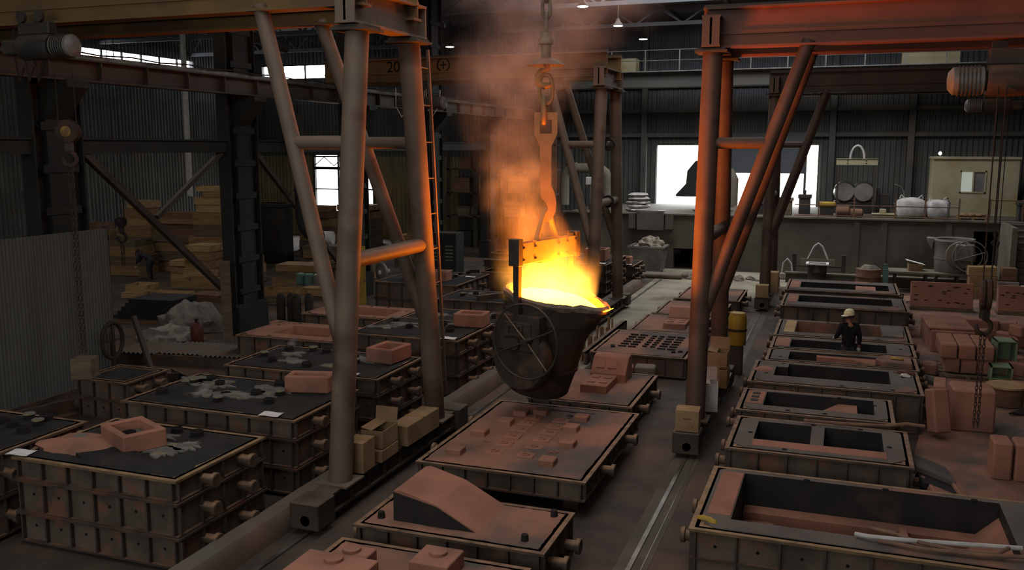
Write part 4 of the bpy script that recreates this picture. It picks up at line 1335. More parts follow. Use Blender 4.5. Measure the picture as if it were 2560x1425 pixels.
# ------------------------------------------------------------------ smoke and flame over the ladle
def smoke_material(name, top, cxs, rads, dens, emit, zlen, nscale):
    m = bpy.data.materials.new(name)
    m.use_nodes = True
    nt = m.node_tree
    N, L = nt.nodes, nt.links
    N.remove(N['Principled BSDF'])
    outn = N['Material Output']
    tc = N.new('ShaderNodeTexCoord')
    sp = N.new('ShaderNodeSeparateXYZ')
    L.new(tc.outputs['Object'], sp.inputs[0])

    def math_(op, a, b=None, c=None, clamp=False):
        n = N.new('ShaderNodeMath')
        n.operation = op
        n.use_clamp = clamp
        for i, v in enumerate((a, b, c)):
            if v is None:
                continue
            if isinstance(v, (int, float)):
                n.inputs[i].default_value = v
            else:
                L.new(v, n.inputs[i])
        return n.outputs[0]
    t = math_('DIVIDE', sp.outputs['Z'], zlen, clamp=True)

    def curve(vals, lo, hi):
        r = N.new('ShaderNodeValToRGB')
        r.color_ramp.interpolation = 'B_SPLINE'
        el = r.color_ramp.elements
        while len(el) < len(vals):
            el.new(0.5)
        for i, (p, v) in enumerate(vals):
            el[i].position = p
            q = (v - lo) / (hi - lo)
            el[i].color = (q, q, q, 1)
        L.new(t, r.inputs[0])
        return math_('MULTIPLY_ADD', r.outputs[0], hi - lo, lo)
    cx = curve(cxs, -1.5, 1.5)
    R = curve(rads, 0.0, 3.0)
    K = curve(dens, 0.0, 1.0)
    # billow: displace position by noise
    nn = N.new('ShaderNodeTexNoise')
    nn.inputs['Scale'].default_value = nscale
    nn.inputs['Detail'].default_value = 4.0
    nn.inputs['Roughness'].default_value = 0.6
    L.new(tc.outputs['Object'], nn.inputs['Vector'])
    n2 = N.new('ShaderNodeTexNoise')
    n2.inputs['Scale'].default_value = nscale * 0.45
    n2.inputs['Detail'].default_value = 2.0
    L.new(tc.outputs['Object'], n2.inputs['Vector'])
    dx = math_('SUBTRACT', sp.outputs['X'], cx)
    dy = math_('SUBTRACT', sp.outputs['Y'], math_('MULTIPLY', t, 0.9))
    rr = math_('SQRT', math_('ADD', math_('MULTIPLY', dx, dx), math_('MULTIPLY', dy, dy)))
    q = math_('DIVIDE', rr, R)
    q = math_('ADD', q, math_('MULTIPLY_ADD', n2.outputs['Fac'], 1.6, -0.8))
    fall = N.new('ShaderNodeMapRange')
    fall.interpolation_type = 'SMOOTHSTEP'
    fall.inputs['From Min'].default_value = 1.0
    fall.inputs['From Max'].default_value = 0.25
    L.new(q, fall.inputs['Value'])
    bil = N.new('ShaderNodeMapRange')
    bil.inputs['From Min'].default_value = 0.36
    bil.inputs['From Max'].default_value = 0.66
    L.new(nn.outputs['Fac'], bil.inputs['Value'])
    d = math_('MULTIPLY', math_('MULTIPLY', fall.outputs[0], bil.outputs[0]), K)
    endf = N.new('ShaderNodeMapRange')
    endf.inputs['From Min'].default_value = 1.0
    endf.inputs['From Max'].default_value = 0.85
    L.new(t, endf.inputs['Value'])
    d = math_('MULTIPLY', d, endf.outputs[0])
    sc = N.new('ShaderNodeVolumeScatter')
    sc.inputs['Color'].default_value = (0.72, 0.68, 0.7, 1)
    sc.inputs['Anisotropy'].default_value = 0.2
    L.new(math_('MULTIPLY', d, top), sc.inputs['Density'])
    last = sc.outputs[0]
    if emit:
        em = N.new('ShaderNodeEmission')
        em.inputs[0].default_value = (1.0, 0.42, 0.06, 1)
        E = curve(emit[1], 0.0, 1.0)
        L.new(math_('MULTIPLY', math_('MULTIPLY', math_('MULTIPLY', fall.outputs[0], math_('ADD', bil.outputs[0], 0.25)), E), emit[0]), em.inputs[1])
        ad = N.new('ShaderNodeAddShader')
        L.new(sc.outputs[0], ad.inputs[0])
        L.new(em.outputs[0], ad.inputs[1])
        last = ad.outputs[0]
    L.new(last, outn.inputs['Volume'])
    MATS[name] = m
    return m


smoke_material('plume', 0.75,
               [(0.0, 0.1), (0.12, 0.05), (0.24, -0.5), (0.4, -0.85), (0.56, -0.6), (0.76, 0.2), (1.0, 0.7)],
               [(0.0, 1.0), (0.12, 0.9), (0.24, 0.75), (0.4, 0.85), (0.56, 1.3), (0.76, 2.3), (1.0, 2.95)],
               [(0.0, 0.5), (0.1, 0.5), (0.22, 0.75), (0.45, 0.55), (0.7, 0.34), (1.0, 0.36)],
               (7.0, [(0.0, 1.0), (0.03, 0.9), (0.065, 0.28), (0.095, 0.05), (0.14, 0.03), (0.26, 0.018), (0.42, 0.0)]), 7.0, 1.5)
mb = MB().lathe([(0.05, -0.12), (0.95, -0.1), (1.15, 0.5), (1.6, 1.4), (1.9, 3.0), (2.4, 4.0), (3.4, 5.4), (4.2, 7.0), (0.1, 7.02)], 20, (0, 0, 0), None, True)
pl = mb.build('smoke', 'plume', loc=(LX, LY, LZ + 1.9), rz=math.radians(20))
tag(pl, 'orange flame and grey smoke rising from the glowing ladle', 'smoke', kind='stuff')


smoke_material('puff', 6.0, [(0.0, 0.0), (0.5, 0.04), (1.0, 0.12)], [(0.0, 0.12), (0.5, 0.2), (1.0, 0.26)], [(0.0, 0.9), (0.5, 0.6), (1.0, 0.2)], None, 0.55, 5.0)
for (x, y, lab) in ((-10.95, 16.1, 'white steam puff rising from the smoking mould'), (-10.3, 12.4, 'faint steam over the second closed mould')):
    tag(MB().lathe([(0.05, 0), (0.18, 0.02), (0.34, 0.3), (0.36, 0.55), (0.05, 0.56)], 12).build('steam', 'puff', loc=(x, y, 1.33)), lab, 'steam', kind='stuff')


# ------------------------------------------------------------------ boxes and small builders
BOXM = {}


def carton(label, x, y, z, w, d, h, rz=0.0, open_flap=False, mark=False, m='cardboard', group='cardboard boxes on the gantry feet'):
    o = thing('cardboard_box', label, 'box', (x, y, z), rz, group)
    if open_flap:
        MB().ring(-w / 2, w / 2, -d / 2, d / 2, 0, h, 0.012).box(-w / 2, w / 2, -d / 2, d / 2, 0, 0.012).build('body', m, o)
        MB().obox((0, d / 2 + 0.0, h + 0.13), (w / 2, 0.006, 0.13), Matrix.Rotation(-0.15, 3, 'X')).build('flap', m, o)
        MB().obox((-w / 2 + 0.1, 0, h + 0.02), (0.1, d / 2, 0.006), Matrix.Rotation(0.2, 3, 'Y')).build('flap', m, o)
    else:
        MB().box(-w / 2, w / 2, -d / 2, d / 2, 0, h).build('body', m, o, bevel=0.008)
        MB().box(-w / 2 - 0.002, w / 2 + 0.002, -0.03, 0.03, h - 0.06, h + 0.003).build('tape', 'tape', o)
    if mark:
        MB().box(-0.07, -0.05, -d / 2 - 0.003, -d / 2, h * 0.58, h * 0.64).box(-0.045, -0.02, -d / 2 - 0.003, -d / 2, h * 0.585, h * 0.63).box(-0.015, 0.07, -d / 2 - 0.003, -d / 2, h * 0.59, h * 0.625).box(0.1, 0.115, -d / 2 - 0.003, -d / 2, h * 0.2, h * 0.27).build('printed_mark', 'ink_red', o)
    return o


carton('brown cardboard box leaning on the front gantry leg foot', -7.05, 12.25, 0.5, 0.34, 0.42, 0.5, 0.05)
carton('closed cardboard box under the open one on the gantry foot', -7.05, 12.95, 0.48, 0.36, 0.62, 0.2, 0.02)
carton('open cardboard box with raised flap on the front gantry foot', -7.08, 12.98, 0.69, 0.4, 0.55, 0.3, 0.02, True)
carton('long cardboard box lying along the front gantry foot', -7.0, 14.15, 0.48, 0.36, 1.25, 0.36, -0.02)
carton('cardboard box with a small red print on the middle gantry foot', -2.45, 16.08, 0.51, 0.42, 0.36, 0.4, 0.05, False, True)
carton('open cardboard box behind the middle gantry leg', -2.4, 18.35, 0.48, 0.4, 0.45, 0.4, 0.1, True)
carton('upper cardboard box of the pair on the middle gantry foot', -2.36, 19.5, 0.9, 0.42, 0.45, 0.35, 0.0, True)
carton('lower cardboard box of the pair on the middle gantry foot', -2.36, 19.5, 0.48, 0.45, 0.5, 0.41, 0.0)
carton('pale cardboard box with torn white lid on the middle gantry foot', -2.3, 17.6, 0.48, 0.34, 0.4, 0.55, 0.2, True, m='plastic_white')
carton('brown cardboard box on the far gantry foot in front of platform', -2.45, 31.75, 0.51, 0.42, 0.4, 0.42, 0.0)
carton('tall stacked carton beside the far gantry foot', -2.2, 33.0, 0.48, 0.4, 0.5, 0.75, 0.0)
o = thing('work_lamp', 'yellow drum-shaped motor beside the middle gantry ladder', 'motor', (-2.3, 22.6, 0))
MB().lathe([(0.2, 0.75), (0.22, 0.8), (0.22, 1.45), (0.18, 1.55)], 18).build('body', 'paint_yellow', o, smooth=True)
MB().lathe([(0.225, 1.1), (0.235, 1.1), (0.235, 1.16), (0.225, 1.16)], 18, (0, 0, 0), None, False).build('band', 'machine_dark', o)
MB().box(-0.15, 0.15, -0.15, 0.15, 0, 0.75).build('stand', 'girder_dark', o, bevel=0.01)
o.name = 'yellow_motor'

tag(MB().box(-0.24, 0.24, -0.2, 0.2, 0, 0.42).build('concrete_block', 'concrete', loc=(-4.25, 21.0, 0), rz=0.1, bevel=0.03), 'greenish grey concrete block in front of the slotted half mould', 'block')
tag(MB().box(-0.22, 0.22, -0.18, 0.18, 0, 0.4).build('sand_block', 'sand_red', loc=(-4.75, 20.95, 0), rz=0.15, bevel=0.03), 'red sand block beside the grey concrete block', 'block')

# steel channel on the lane edge with short boards standing against it
sc_ = MB().box(-0.03, 0.03, -2.3, 2.3, 0, 0.34).box(-0.14, 0.03, -2.3, 2.3, 0.31, 0.34).build('steel_channel', 'flask_steel', loc=(-6.05, 24.5, 0), rz=0.0)
tag(sc_, 'dark steel channel on edge right of the ladle bottom', 'channel')
bd = MB().box(-0.06, 0.06, -0.02, 0.02, 0, 1).mesh('short_board', 'wood')
for i in range(11):
    b_ = link('short_board', bd, None, (-6.26 - 0.03 * (i % 2), 22.6 + i * 0.33, 0.0), rz=PI / 2 + 0.1 * ((i * 5) % 3 - 1))
    b_.scale = (1, 1, 0.42 + 0.22 * ((i * 7) % 4) / 3)
    tag(b_, ['first', 'second', 'third', 'fourth', 'fifth', 'sixth', 'seventh', 'eighth', 'ninth', 'tenth', 'last'][i] + ' short board from the ladle, standing behind the dark channel', 'board', 'short boards behind the channel')

# ------------------------------------------------------------------ things lying on the open moulds
def hose(label, pts, r, m, cat='hose', name='hose'):
    return tag(MB().path(pts, r, 8).build(name, m, smooth=True), label, cat)


hose('pale straight pipe lying on the front edge of the lower right mould', [(0.35, 11.45, 0.86), (0.5, 11.38, 0.88), (0.9, 11.42, 0.88), (2.2, 11.6, 0.9)], 0.03, 'plastic_white', 'pipe', 'pipe')
hose('brown hose curving over the lower right mould edge', [(0.55, 11.75, 0.84), (0.8, 11.6, 0.87), (1.1, 11.4, 0.88), (1.5, 11.32, 0.88), (1.9, 11.38, 0.88), (2.05, 11.55, 0.9)], 0.025, 'hose')
hose('second brown hose at the front of the lower right mould', [(0.6, 11.36, 0.85), (1.1, 11.28, 0.86), (1.7, 11.3, 0.87), (2.3, 11.42, 0.88)], 0.025, 'hose')
hose('long brown pipe lying along the rear edge of the two-pocket mould', [(-0.45, 16.18, 0.86), (0.3, 16.22, 0.86), (0.9, 16.3, 0.87), (1.2, 16.42, 0.9), (1.5, 16.45, 0.88)], 0.03, 'hose', 'pipe', 'pipe')
tag(blob(8, 14, 0.16, 0.06, 0.045, 0.5, 2.2, 4.0).build('glove', 'paint_yellow', loc=(-1.45, 11.36, Z8 + 0.015), rz=-0.5, smooth=True), 'yellow work glove on the corner of the lower right mould', 'glove')
tag(blob(8, 14, 0.15, 0.07, 0.04, 0.5, 2.2, 14.0).build('glove', 'paint_yellow', loc=(1.3, 21.4, Z8 + 0.135), rz=-0.2, smooth=True), 'yellow glove on the chamfered red block', 'glove')
tag(blob(8, 14, 0.22, 0.08, 0.06, 0.6, 2.4, 24.0).build('rag', 'paint_red', loc=(1.4, 20.55, Z8 + 0.02), rz=-0.4, smooth=True), 'red rag at the corner of the long-pocket mould', 'rag')
tag(blob(8, 14, 0.12, 0.07, 0.05, 0.6, 2.4, 34.0).build('rag', 'plastic_white', loc=(1.42, 20.3, Z8 + 0.02), rz=-0.4, smooth=True), 'white rag beside the red rag', 'rag')
tag(blob(8, 14, 0.2, 0.12, 0.03, 0.5, 2.0, 44.0).build('rag', 'sand_grey', loc=(-0.75, 24.6, 0.37), smooth=True), 'grey lump inside the mould behind the worker', 'lump')

# ------------------------------------------------------------------ red sand yard at the right
def patch(name, pts, z, m, label, cat):
    return tag(MB().prism(pts, z - 0.01, z).build(name, m), label, cat, kind='stuff')


rnd = random.Random(3)
edge = []
for (x, y) in ((1.25, 13.5), (1.5, 17.5), (1.85, 21), (2.0, 26), (2.1, 31), (1.2, 36.5), (3.5, 37.5), (6.5, 37.2), (9.5, 35), (9.8, 25), (8.5, 16), (7.0, 12), (4.0, 11.2)):
    edge.append((x + rnd.uniform(-0.15, 0.15), y + rnd.uniform(-0.3, 0.3)))
patch('sand_spill', edge, 0.012, 'sand_bed', 'red sand spilled over the floor right of the moulds', 'sand')


def core(label, x, y, z, w, d, h, rz=0.0, rx=0.0, m='sand_red', bev=0.03, group='red sand cores in the yard', name='sand_core'):
    o = MB().box(-w / 2, w / 2, -d / 2, d / 2, 0, h).build(name, m, bevel=bev, loc=(x, y, z))
    o.rotation_euler = (rx, 0, rz)
    return tag(o, label, 'sand core', group)


for k, (x, lab) in enumerate(((3.35, 'big red core slab with dark slots leaning beside the rear mould'), (6.05, 'big red core slab behind the hanging chain at the right edge'))):
    o = thing('core_slab', lab, 'sand core', (x, 34.0, 0), 0.02, 'red sand cores in the yard')
    s = MB().obox((0, 0.16, 0.5), (0.98, 0.13, 0.45), Matrix.Rotation(-0.3, 3, 'X')).build('slab', 'sand_red', o, bevel=0.02)
    MB().box(-1.0, 1.0, -0.2, 0.35, 0, 0.1).build('sole', 'wood_grey', o)
    sm = MB().obox((0, 0, 0), (0.06, 0.01, 0.014), Matrix.Rotation(-0.3, 3, 'X')).mesh('slot', 'coating_black')
    rr = random.Random(k + 5)
    for i in range(18):
        u, v = rr.uniform(-0.85, 0.85), rr.uniform(-0.34, 0.34)
        link('slot', sm, s, (u, 0.028 + 0.296 * v, 0.538 + 0.955 * v))

for i in range(3):
    for j in range(3):
        core('red sand block, %s column %s row, upper layer of the pallet stack' % (['first', 'second', 'third'][i], ['front', 'middle', 'back'][j]), 2.62 + i * 0.4, 24.25 + j * 0.5, 0.47, 0.37, 0.47, 0.36, 0.02 * (i - 1), 0, 'sand_red', 0.028, 'red block stack on pallet')
for i in range(3):
    core('red sand block, %s in the lower layer of the pallet stack' % ['first', 'second', 'third'][i], 2.72 + i * 0.37, 24.35, 0.1, 0.34, 0.45, 0.36, 0, 0, 'sand_red', 0.028, 'red block stack on pallet')
    core('red sand block, %s behind the lower layer of the pallet stack' % ['first', 'second', 'third'][i], 2.72 + i * 0.37, 25.05, 0.1, 0.34, 0.7, 0.36, 0, 0, 'sand_red', 0.028, 'red block stack on pallet')


def pallet(label, x, y, z=0.0, w=1.2, d=1.0, rz=0.0, m='wood_grey'):
    o = thing('pallet', label, 'pallet', (x, y, z), rz, 'wooden pallets')
    sl_ = MB().box(-w / 2, w / 2, -0.06, 0.06, 0.075, 0.1).mesh('slat', m)
    for i in range(5):
        link('slat', sl_, o, (0, -d / 2 + 0.06 + (d - 0.12) * i / 4, 0))
    run = MB().box(-0.05, 0.05, -d / 2, d / 2, 0.0, 0.075).mesh('runner', m)
    for i in range(3):
        link('runner', run, o, (-w / 2 + 0.05 + (w - 0.1) * i / 2, 0, 0))
    return o


pallet('wooden pallet under the stacked red blocks', 3.05, 24.7, 0.0, 1.25, 1.6)
core('long red core block with sloped lid behind the block stack', 2.95, 28.0, 0.0, 1.1, 2.2, 0.62, 0.05)
core('red lid slab resting on the long core block', 2.93, 28.0, 0.62, 1.15, 2.0, 0.08, 0.04)
core('narrow red core beam lying across behind the long block', 3.6, 30.2, 0.0, 1.9, 0.5, 0.45, 0.02)
core('short dark-ended red beam in front of the core slab', 4.6, 30.4, 0.0, 1.0, 0.4, 0.38, -0.2)
rr = random.Random(11)
names = ['tilted', 'flat', 'small', 'thick', 'square', 'long', 'narrow', 'half-buried', 'chipped', 'low', 'upright', 'broken']
locs = [(4.4, 27.6), (5.1, 28.4), (4.7, 29.2), (5.6, 27.2), (4.3, 26.2), (5.2, 26.0), (3.9, 25.2), (5.9, 28.8), (4.5, 24.8), (5.4, 24.4), (3.9, 28.6), (4.1, 23.2)]
where = ['behind the hanging hook', 'beside the rubble at the right edge', 'below the second core slab', 'at the right picture edge', 'beside the hanging chain', 'above the green crate', 'next to the pallet blocks',
         'under the rear slab', 'behind the green crate', 'right of the green crate', 'left of the hook', 'near the round barrel']
for i, (x, y) in enumerate(locs):
    core('%s red core piece lying %s' % (names[i], where[i]), x, y, 0.0, rr.uniform(0.4, 0.8), rr.uniform(0.3, 0.5), rr.uniform(0.18, 0.42), rr.uniform(-0.8, 0.8), rr.choice([0, 0, -0.25]) * 0)
core('red core piece tipped on its edge at the right', 4.9, 28.0, 0.42, 0.7, 0.45, 0.3, 0.6, 0.0)
core('tall brown-red core box standing under the hanging chain', 2.62, 19.75, 0.0, 0.78, 0.75, 0.86, 0.03, 0, 'sand_red', 0.04)
core('slim red core leaning beside the tall core box', 1.98, 18.75, 0.12, 0.34, 0.3, 0.85, 0.5, -0.25)
core('pale core board behind the tall core box', 2.1, 20.4, 0.0, 0.25, 0.8, 0.75, -0.1)
core('first brown box of the pair at the right picture edge', 2.75, 16.9, 0.0, 0.3, 0.5, 0.66, 0.02)
core('second brown box of the pair at the right picture edge', 3.2, 16.9, 0.0, 0.52, 0.5, 0.66, 0.02)
# fallen frame of red cores between the moulds and the yard
o = thing('core_frame', 'red and black core frame leaning against the two-pocket mould', 'sand core', (1.62, 14.9, 0.0), 0.12, 'red sand cores in the yard')
MB().obox((0, 0.65, 0.42), (0.32, 0.36, 0.07), Matrix.Rotation(0.35, 3, 'Y')).build('grey_cap', 'sand_grey', o, bevel=0.02)
MB().obox((0.0, 0.05, 0.36), (0.3, 0.26, 0.05), Matrix.Rotation(0.35, 3, 'Y')).build('black_pocket', 'coating_black', o, bevel=0.01)
MB().obox((0.3, -0.1, 0.26), (0.07, 1.05, 0.09), Matrix.Rotation(0.35, 3, 'Y')).build('side_bar', 'sand_red', o, bevel=0.015)
MB().obox((-0.02, -0.75, 0.36), (0.2, 0.55, 0.07), Matrix.Rotation(0.35, 3, 'Y')).build('red_panel', 'sand_red', o, bevel=0.015)
for i in range(4):
    core('%s rubble lump between the open moulds and the red yard' % ['first', 'second', 'third', 'fourth'][i], 1.98 + 0.06 * i, 20.2 + i * 1.3, 0.0, 0.3, 0.5, 0.28 + 0.06 * (i % 2), 0.5 * i, 0.0, 'sand_bed' if i % 2 else 'sand_grey', 0.06)
# spool with rope, hoses
o = thing('rope_drum', 'round wooden drum with lid at the right edge', 'drum', (3.55, 21.8, 0))
MB().lathe([(0.3, 0), (0.36, 0.03), (0.36, 0.4), (0.3, 0.42)], 20).build('body', 'wood_red', o, smooth=True)
MB().lathe([(0.02, 0.42), (0.4, 0.42), (0.4, 0.46), (0.02, 0.46)], 20).build('lid', 'wood_pale', o)
for i in range(4):
    hose('%s dark hose hanging beside the wooden drum' % ['first', 'second', 'third', 'fourth'][i], [(3.5 + 0.04 * i, 20.9 + 0.05 * i, 0.06), (3.75, 20.95 + 0.04 * i, 0.05 + 0.03 * i), (4.1, 21.3, 0.25 + 0.05 * i), (4.5, 21.9, 0.55 + 0.06 * i)], 0.022, 'rubber')
for k, (x, y, lab) in enumerate(((3.75, 24.0, 'green wooden crate with open front beside the block stack'), (3.95, 25.0, 'upper green crate standing on edge behind the first'), (4.6, 24.2, 'brown crate full of scrap beside the green crate'))):
    o = thing('crate', lab, 'crate', (x, y, 0), 0.1 * k, 'crates in the red yard')
    mm = 'paint_green' if k < 2 else 'wood_red'
    h = (0.42, 0.85, 0.5)[k]
    for s in (-1, 1):
        MB().box(s * 0.22 - 0.02, s * 0.22 + 0.02, -0.25, 0.25, 0, h).build('side', mm, o)
    MB().box(-0.24, 0.24, -0.25, 0.25, h - 0.03, h).build('top', mm, o)
    MB().box(-0.2, 0.2, 0.21, 0.25, 0, h - 0.03).build('back', mm, o)
    MB().box(-0.2, 0.2, -0.25, 0.21, 0.1, 0.13).build('shelf', mm, o)
core('lumpy red sand bag on the brown scrap crate', 4.55, 24.2, 0.5, 0.4, 0.35, 0.3, 0.4, 0, 'sand_red', 0.1)

# ------------------------------------------------------------------ hoists
def rope_hook(label, x, y, ztop, zp, chain_to, rp, m_p, gap=0.1, pr=0.0):
    o = thing('hoist_hook', label, 'hook', (x, y, zp), math.radians(20))
    for s in (-1, 1):
        MB().tube((s * gap, 0, 0.1), (s * gap, 0, ztop - zp), 0.013, 6).build('rope', 'rubber', o)
    pm = Matrix.Rotation(pr, 3, 'Z') @ Matrix.Rotation(PI / 2, 3, 'X')
    MB().lathe([(rp * 0.9, -0.09), (rp, -0.07), (rp, -0.03), (rp * 0.86, 0), (rp, 0.03), (rp, 0.07), (rp * 0.9, 0.09)], 24, (0, 0, 0), pm).build('pulley', m_p, o, smooth=True)
    MB().lathe([(rp * 0.45, 0.09), (rp * 0.45, 0.1), (rp * 0.15, 0.12)], 16, (0, 0, 0), pm).build('pulley_hub', 'paint_yellow' if m_p == 'chain_rust' else 'machine_dark', o)
    MB().box(-0.07, 0.07, -0.06, 0.06, -rp - 0.16, -rp + 0.08).build('block', 'machine_dark', o, bevel=0.01)
    zc = -rp - 0.3
    pts = [(0, 0, -rp - 0.12), (0.0, 0, zc + 0.14)] + [(0.13 * math.sin(math.radians(a)), 0, zc + 0.13 * math.cos(math.radians(a))) for a in range(20, 320, 30)]
    MB().path(pts, [0.04] * (len(pts) - 1) + [0.015], 8).build('hook', m_p, o, smooth=True)
    if chain_to is not None:
        L = zp + zc - 0.13 - chain_to
        lm = MB().path([(0.022 * math.cos(2 * PI * i / 10), 0, 0.05 * math.sin(2 * PI * i / 10)) for i in range(10)], 0.009, 5, True).mesh('chain_link', 'chain_rust')
        n = int(L / 0.075)
        for s in (-1, 1):
            ch = MB()
            for i in range(n):
                c0_ = Vector((s * 0.035, 0, zc - 0.13 - 0.075 * i))
                pts = []
                for t in range(8):
                    a = 2 * PI * t / 8
                    u, w_ = 0.022 * math.cos(a), 0.052 * math.sin(a)
                    pts.append(c0_ + (Vector((u, 0, w_)) if i % 2 else Vector((0, u, w_))))
                ch.path(pts, 0.009, 4, True)
            co = ch.build('chain', 'chain_rust', o, fix=False)
            co['kind'] = 'stuff'
    return o


lh = rope_hook('left hoist hook with round pulley and long double chain', -13.86, 13.5, 6.95, 5.88, 1.5, 0.22, 'chain_rust', 0.17)
MB().box(-0.2, 0.2, -0.2, 0.2, 1.1 - 5.88, 1.5 - 5.88).build('chain_weight', 'wood_grey', lh, bevel=0.01)
rope_hook('right hoist hook with dark pulley over the red yard', 2.42, 17.5, 6.6, 3.05, 0.6, 0.27, 'chain_rust', 0.07, 1.15)
o = rope_hook('small black hook hanging in front of the timber stacks', -20.0, 21.2, 12.28, 3.4, 2.0, 0.16, 'rubber', 0.1)
o = thing('rope_hook_far', 'thin rope hook hanging before the spare ladle', 'hook', (4.9, 34.4, 2.3))
o.name = 'rope_hook'
for s in (-0.06, 0.1):
    MB().tube((s, 0, 0.3), (s, 0, 4.9), 0.015, 6).build('rope', 'rubber', o)
MB().path([(0, 0, 0.4), (0.02, 0, 0.2), (-0.1, 0, 0.05), (-0.02, 0, -0.1), (0.1, 0, -0.02), (0.12, 0, 0.1)], 0.035, 8).build('hook', 'rubber', o, smooth=True)


def hoist_unit(label, x, y, z, rz=0.0, m='machine_dark', k=1.0):
    o = thing('hoist_trolley', label, 'hoist', (x, y, z), rz)
    o.scale = (k, k, k)
    MB().lathe([(0.2, -0.35), (0.22, -0.3), (0.22, 0.3), (0.2, 0.35)], 20, (-0.15, 0, 0), Matrix.Rotation(PI / 2, 3, 'Y')).build('drum', m, o, smooth=True)
    MB().lathe([(0.12, 0.2), (0.19, 0.24), (0.19, 0.62), (0.12, 0.68), (0.05, 0.69)], 20, (0, 0, 0), Matrix.Rotation(PI / 2, 3, 'Y')).build('motor', 'metal_grey', o, smooth=True)
    fin = MB().lathe([(0.195, -0.006), (0.21, -0.006), (0.21, 0.006), (0.195, 0.006)], 18, (0, 0, 0), Matrix.Rotation(PI / 2, 3, 'Y'), False).mesh('cooling_fin', m)
    for i in range(6):
        link('cooling_fin', fin, o, (0.3 + i * 0.05, 0, 0))
    MB().box(-0.5, 0.2, -0.1, 0.1, 0.2, 0.42).build('trolley_frame', m, o, bevel=0.02)
    for sx in (-0.35, 0.05):
        MB().lathe([(0.1, -0.03), (0.1, 0.03)], 16, (sx, -0.13, 0.5), Matrix.Rotation(PI / 2, 3, 'X')).build('wheel', m, o, smooth=True)
    MB().box(-0.85, -0.5, -0.15, 0.15, -0.12, 0.12).build('brake_box', m, o, bevel=0.02)
    return o


hl = hoist_unit('hoist motor and drum under the left gantry girder', -13.1, 12.4, 7.3)
for i, x in enumerate((-0.95, -0.72, -0.5)):
    hose('%s looped power cable hanging at the left hoist' % ['first', 'second', 'third'][i], [(-13.15 + x, 12.7, 7.9), (-13.2 + x, 12.7, 7.2), (-13.12 + x, 12.7, 6.75), (-13.0 + x, 12.7, 7.0)], 0.018, 'rubber', 'cable', 'power_cable')
hoist_unit('dark hoist trolley under the orange-lit girder at the right', 2.45, 17.78, 6.72, PI, 'flask_steel', 1.25)
hoist_unit('small hoist under the far right girder', 4.3, 33.3, 6.9, PI, 'flask_steel', 1.1)
hoist_unit('hoist box under the yellow far girder', -13.0, 27.4, 7.0, 0, 'machine_dark', 1.1)
for i in range(3):
    hose('%s cable loop under the yellow far girder' % ['first', 'second', 'third'][i], [(-14.0 + i * 0.55, 27.3, 7.5), (-14.0 + i * 0.55, 27.3, 6.9), (-13.8 + i * 0.55, 27.3, 6.55), (-13.55 + i * 0.55, 27.3, 6.9), (-13.5 + i * 0.55, 27.3, 7.4)], 0.018, 'plastic_white', 'cable', 'power_cable')


# ------------------------------------------------------------------ casting platform and what stands on it
o = thing('railing', 'rusty pipe railing along the platform edge', 'railing', (0, 41.95, PZ + 0.07))
for i, x in enumerate((-1.0, 0.45, 2.1, 3.25, 4.55, 5.7, 6.9, 8.1)):
    MB().box(x - 0.03, x + 0.03, -0.03, 0.03, 0, 0.9 if i else 0.75).build('post', 'wood_red', o)
for z in (0.06, 0.52):
    MB().tube((-2.0, 0, z), (4.55, 0, z), 0.022, 8).build('rail', 'wood_red', o)
MB().tube((5.7, 0, 0.85), (8.1, 0, 0.85), 0.02, 8).build('rail', 'wood_red', o)


def big_bag(label, x, y, z, w, d, h, seed, m='plastic_white'):
    o = thing('bulk_bag', label, 'bag', (x, y, z), 0.05, 'white bulk bags')
    b = blob(14, 20, w / 2, d / 2, h / 2, 0.12, 2.0, seed, False)
    vs = []
    for (px, py, pz) in b.v:
        # square the bag off
        f = 1.0
        r = max(abs(px) / (w / 2), abs(py) / (d / 2), 1e-3)
        q = math.hypot(px / (w / 2), py / (d / 2))
        f = (q / r) ** 1.0 if r > 0 else 1
        zz = math.copysign(abs(pz / (h / 2)) ** 0.4, pz) * h / 2
        vs.append((px * f, py * f, zz + h / 2))
    b.v = vs
    b.build('sack', m, o, smooth=True)
    for sx in (-1, 1):
        MB().path([(sx * w * 0.4, 0, h * 0.95), (sx * w * 0.36, 0, h + 0.1), (sx * w * 0.24, 0, h * 0.97)], 0.03, 6).build('lifting_loop', m, o)
    return o


big_bag('bulky white sack behind the railing, wider of the pair', 2.75, 42.75, PZ, 1.15, 0.9, 0.95, 1.0)
big_bag('narrower white sack behind the railing beside the wider one', 3.8, 42.75, PZ, 0.85, 0.85, 0.88, 7.0)
for i in range(5):
    b = blob(8, 16, 0.62 - 0.03 * i, 0.4, 0.11, 0.25, 2.0, 3.0 + i, False).build('sack', 'plastic_white', loc=(-9.3 + 0.04 * (i % 2), 43.3, PZ + 0.1 + 0.18 * i), smooth=True)
    tag(b, ['bottom', 'second', 'third', 'fourth', 'top'][i] + ' grey-white sack of the heap by the bright doorway', 'sack', 'heaped grey-white sacks')
for i in range(3):
    b = blob(8, 16, 0.3, 0.25, 0.1, 0.3, 2.0, 33.0 + i, False).build('sack', 'plastic_white', loc=(-6.6 + 0.5 * i, 44.5, PZ + 0.1), smooth=True)
    tag(b, ['first', 'second', 'third'][i] + ' low white bundle in front of the bright doorway', 'bundle', 'low white bundles')

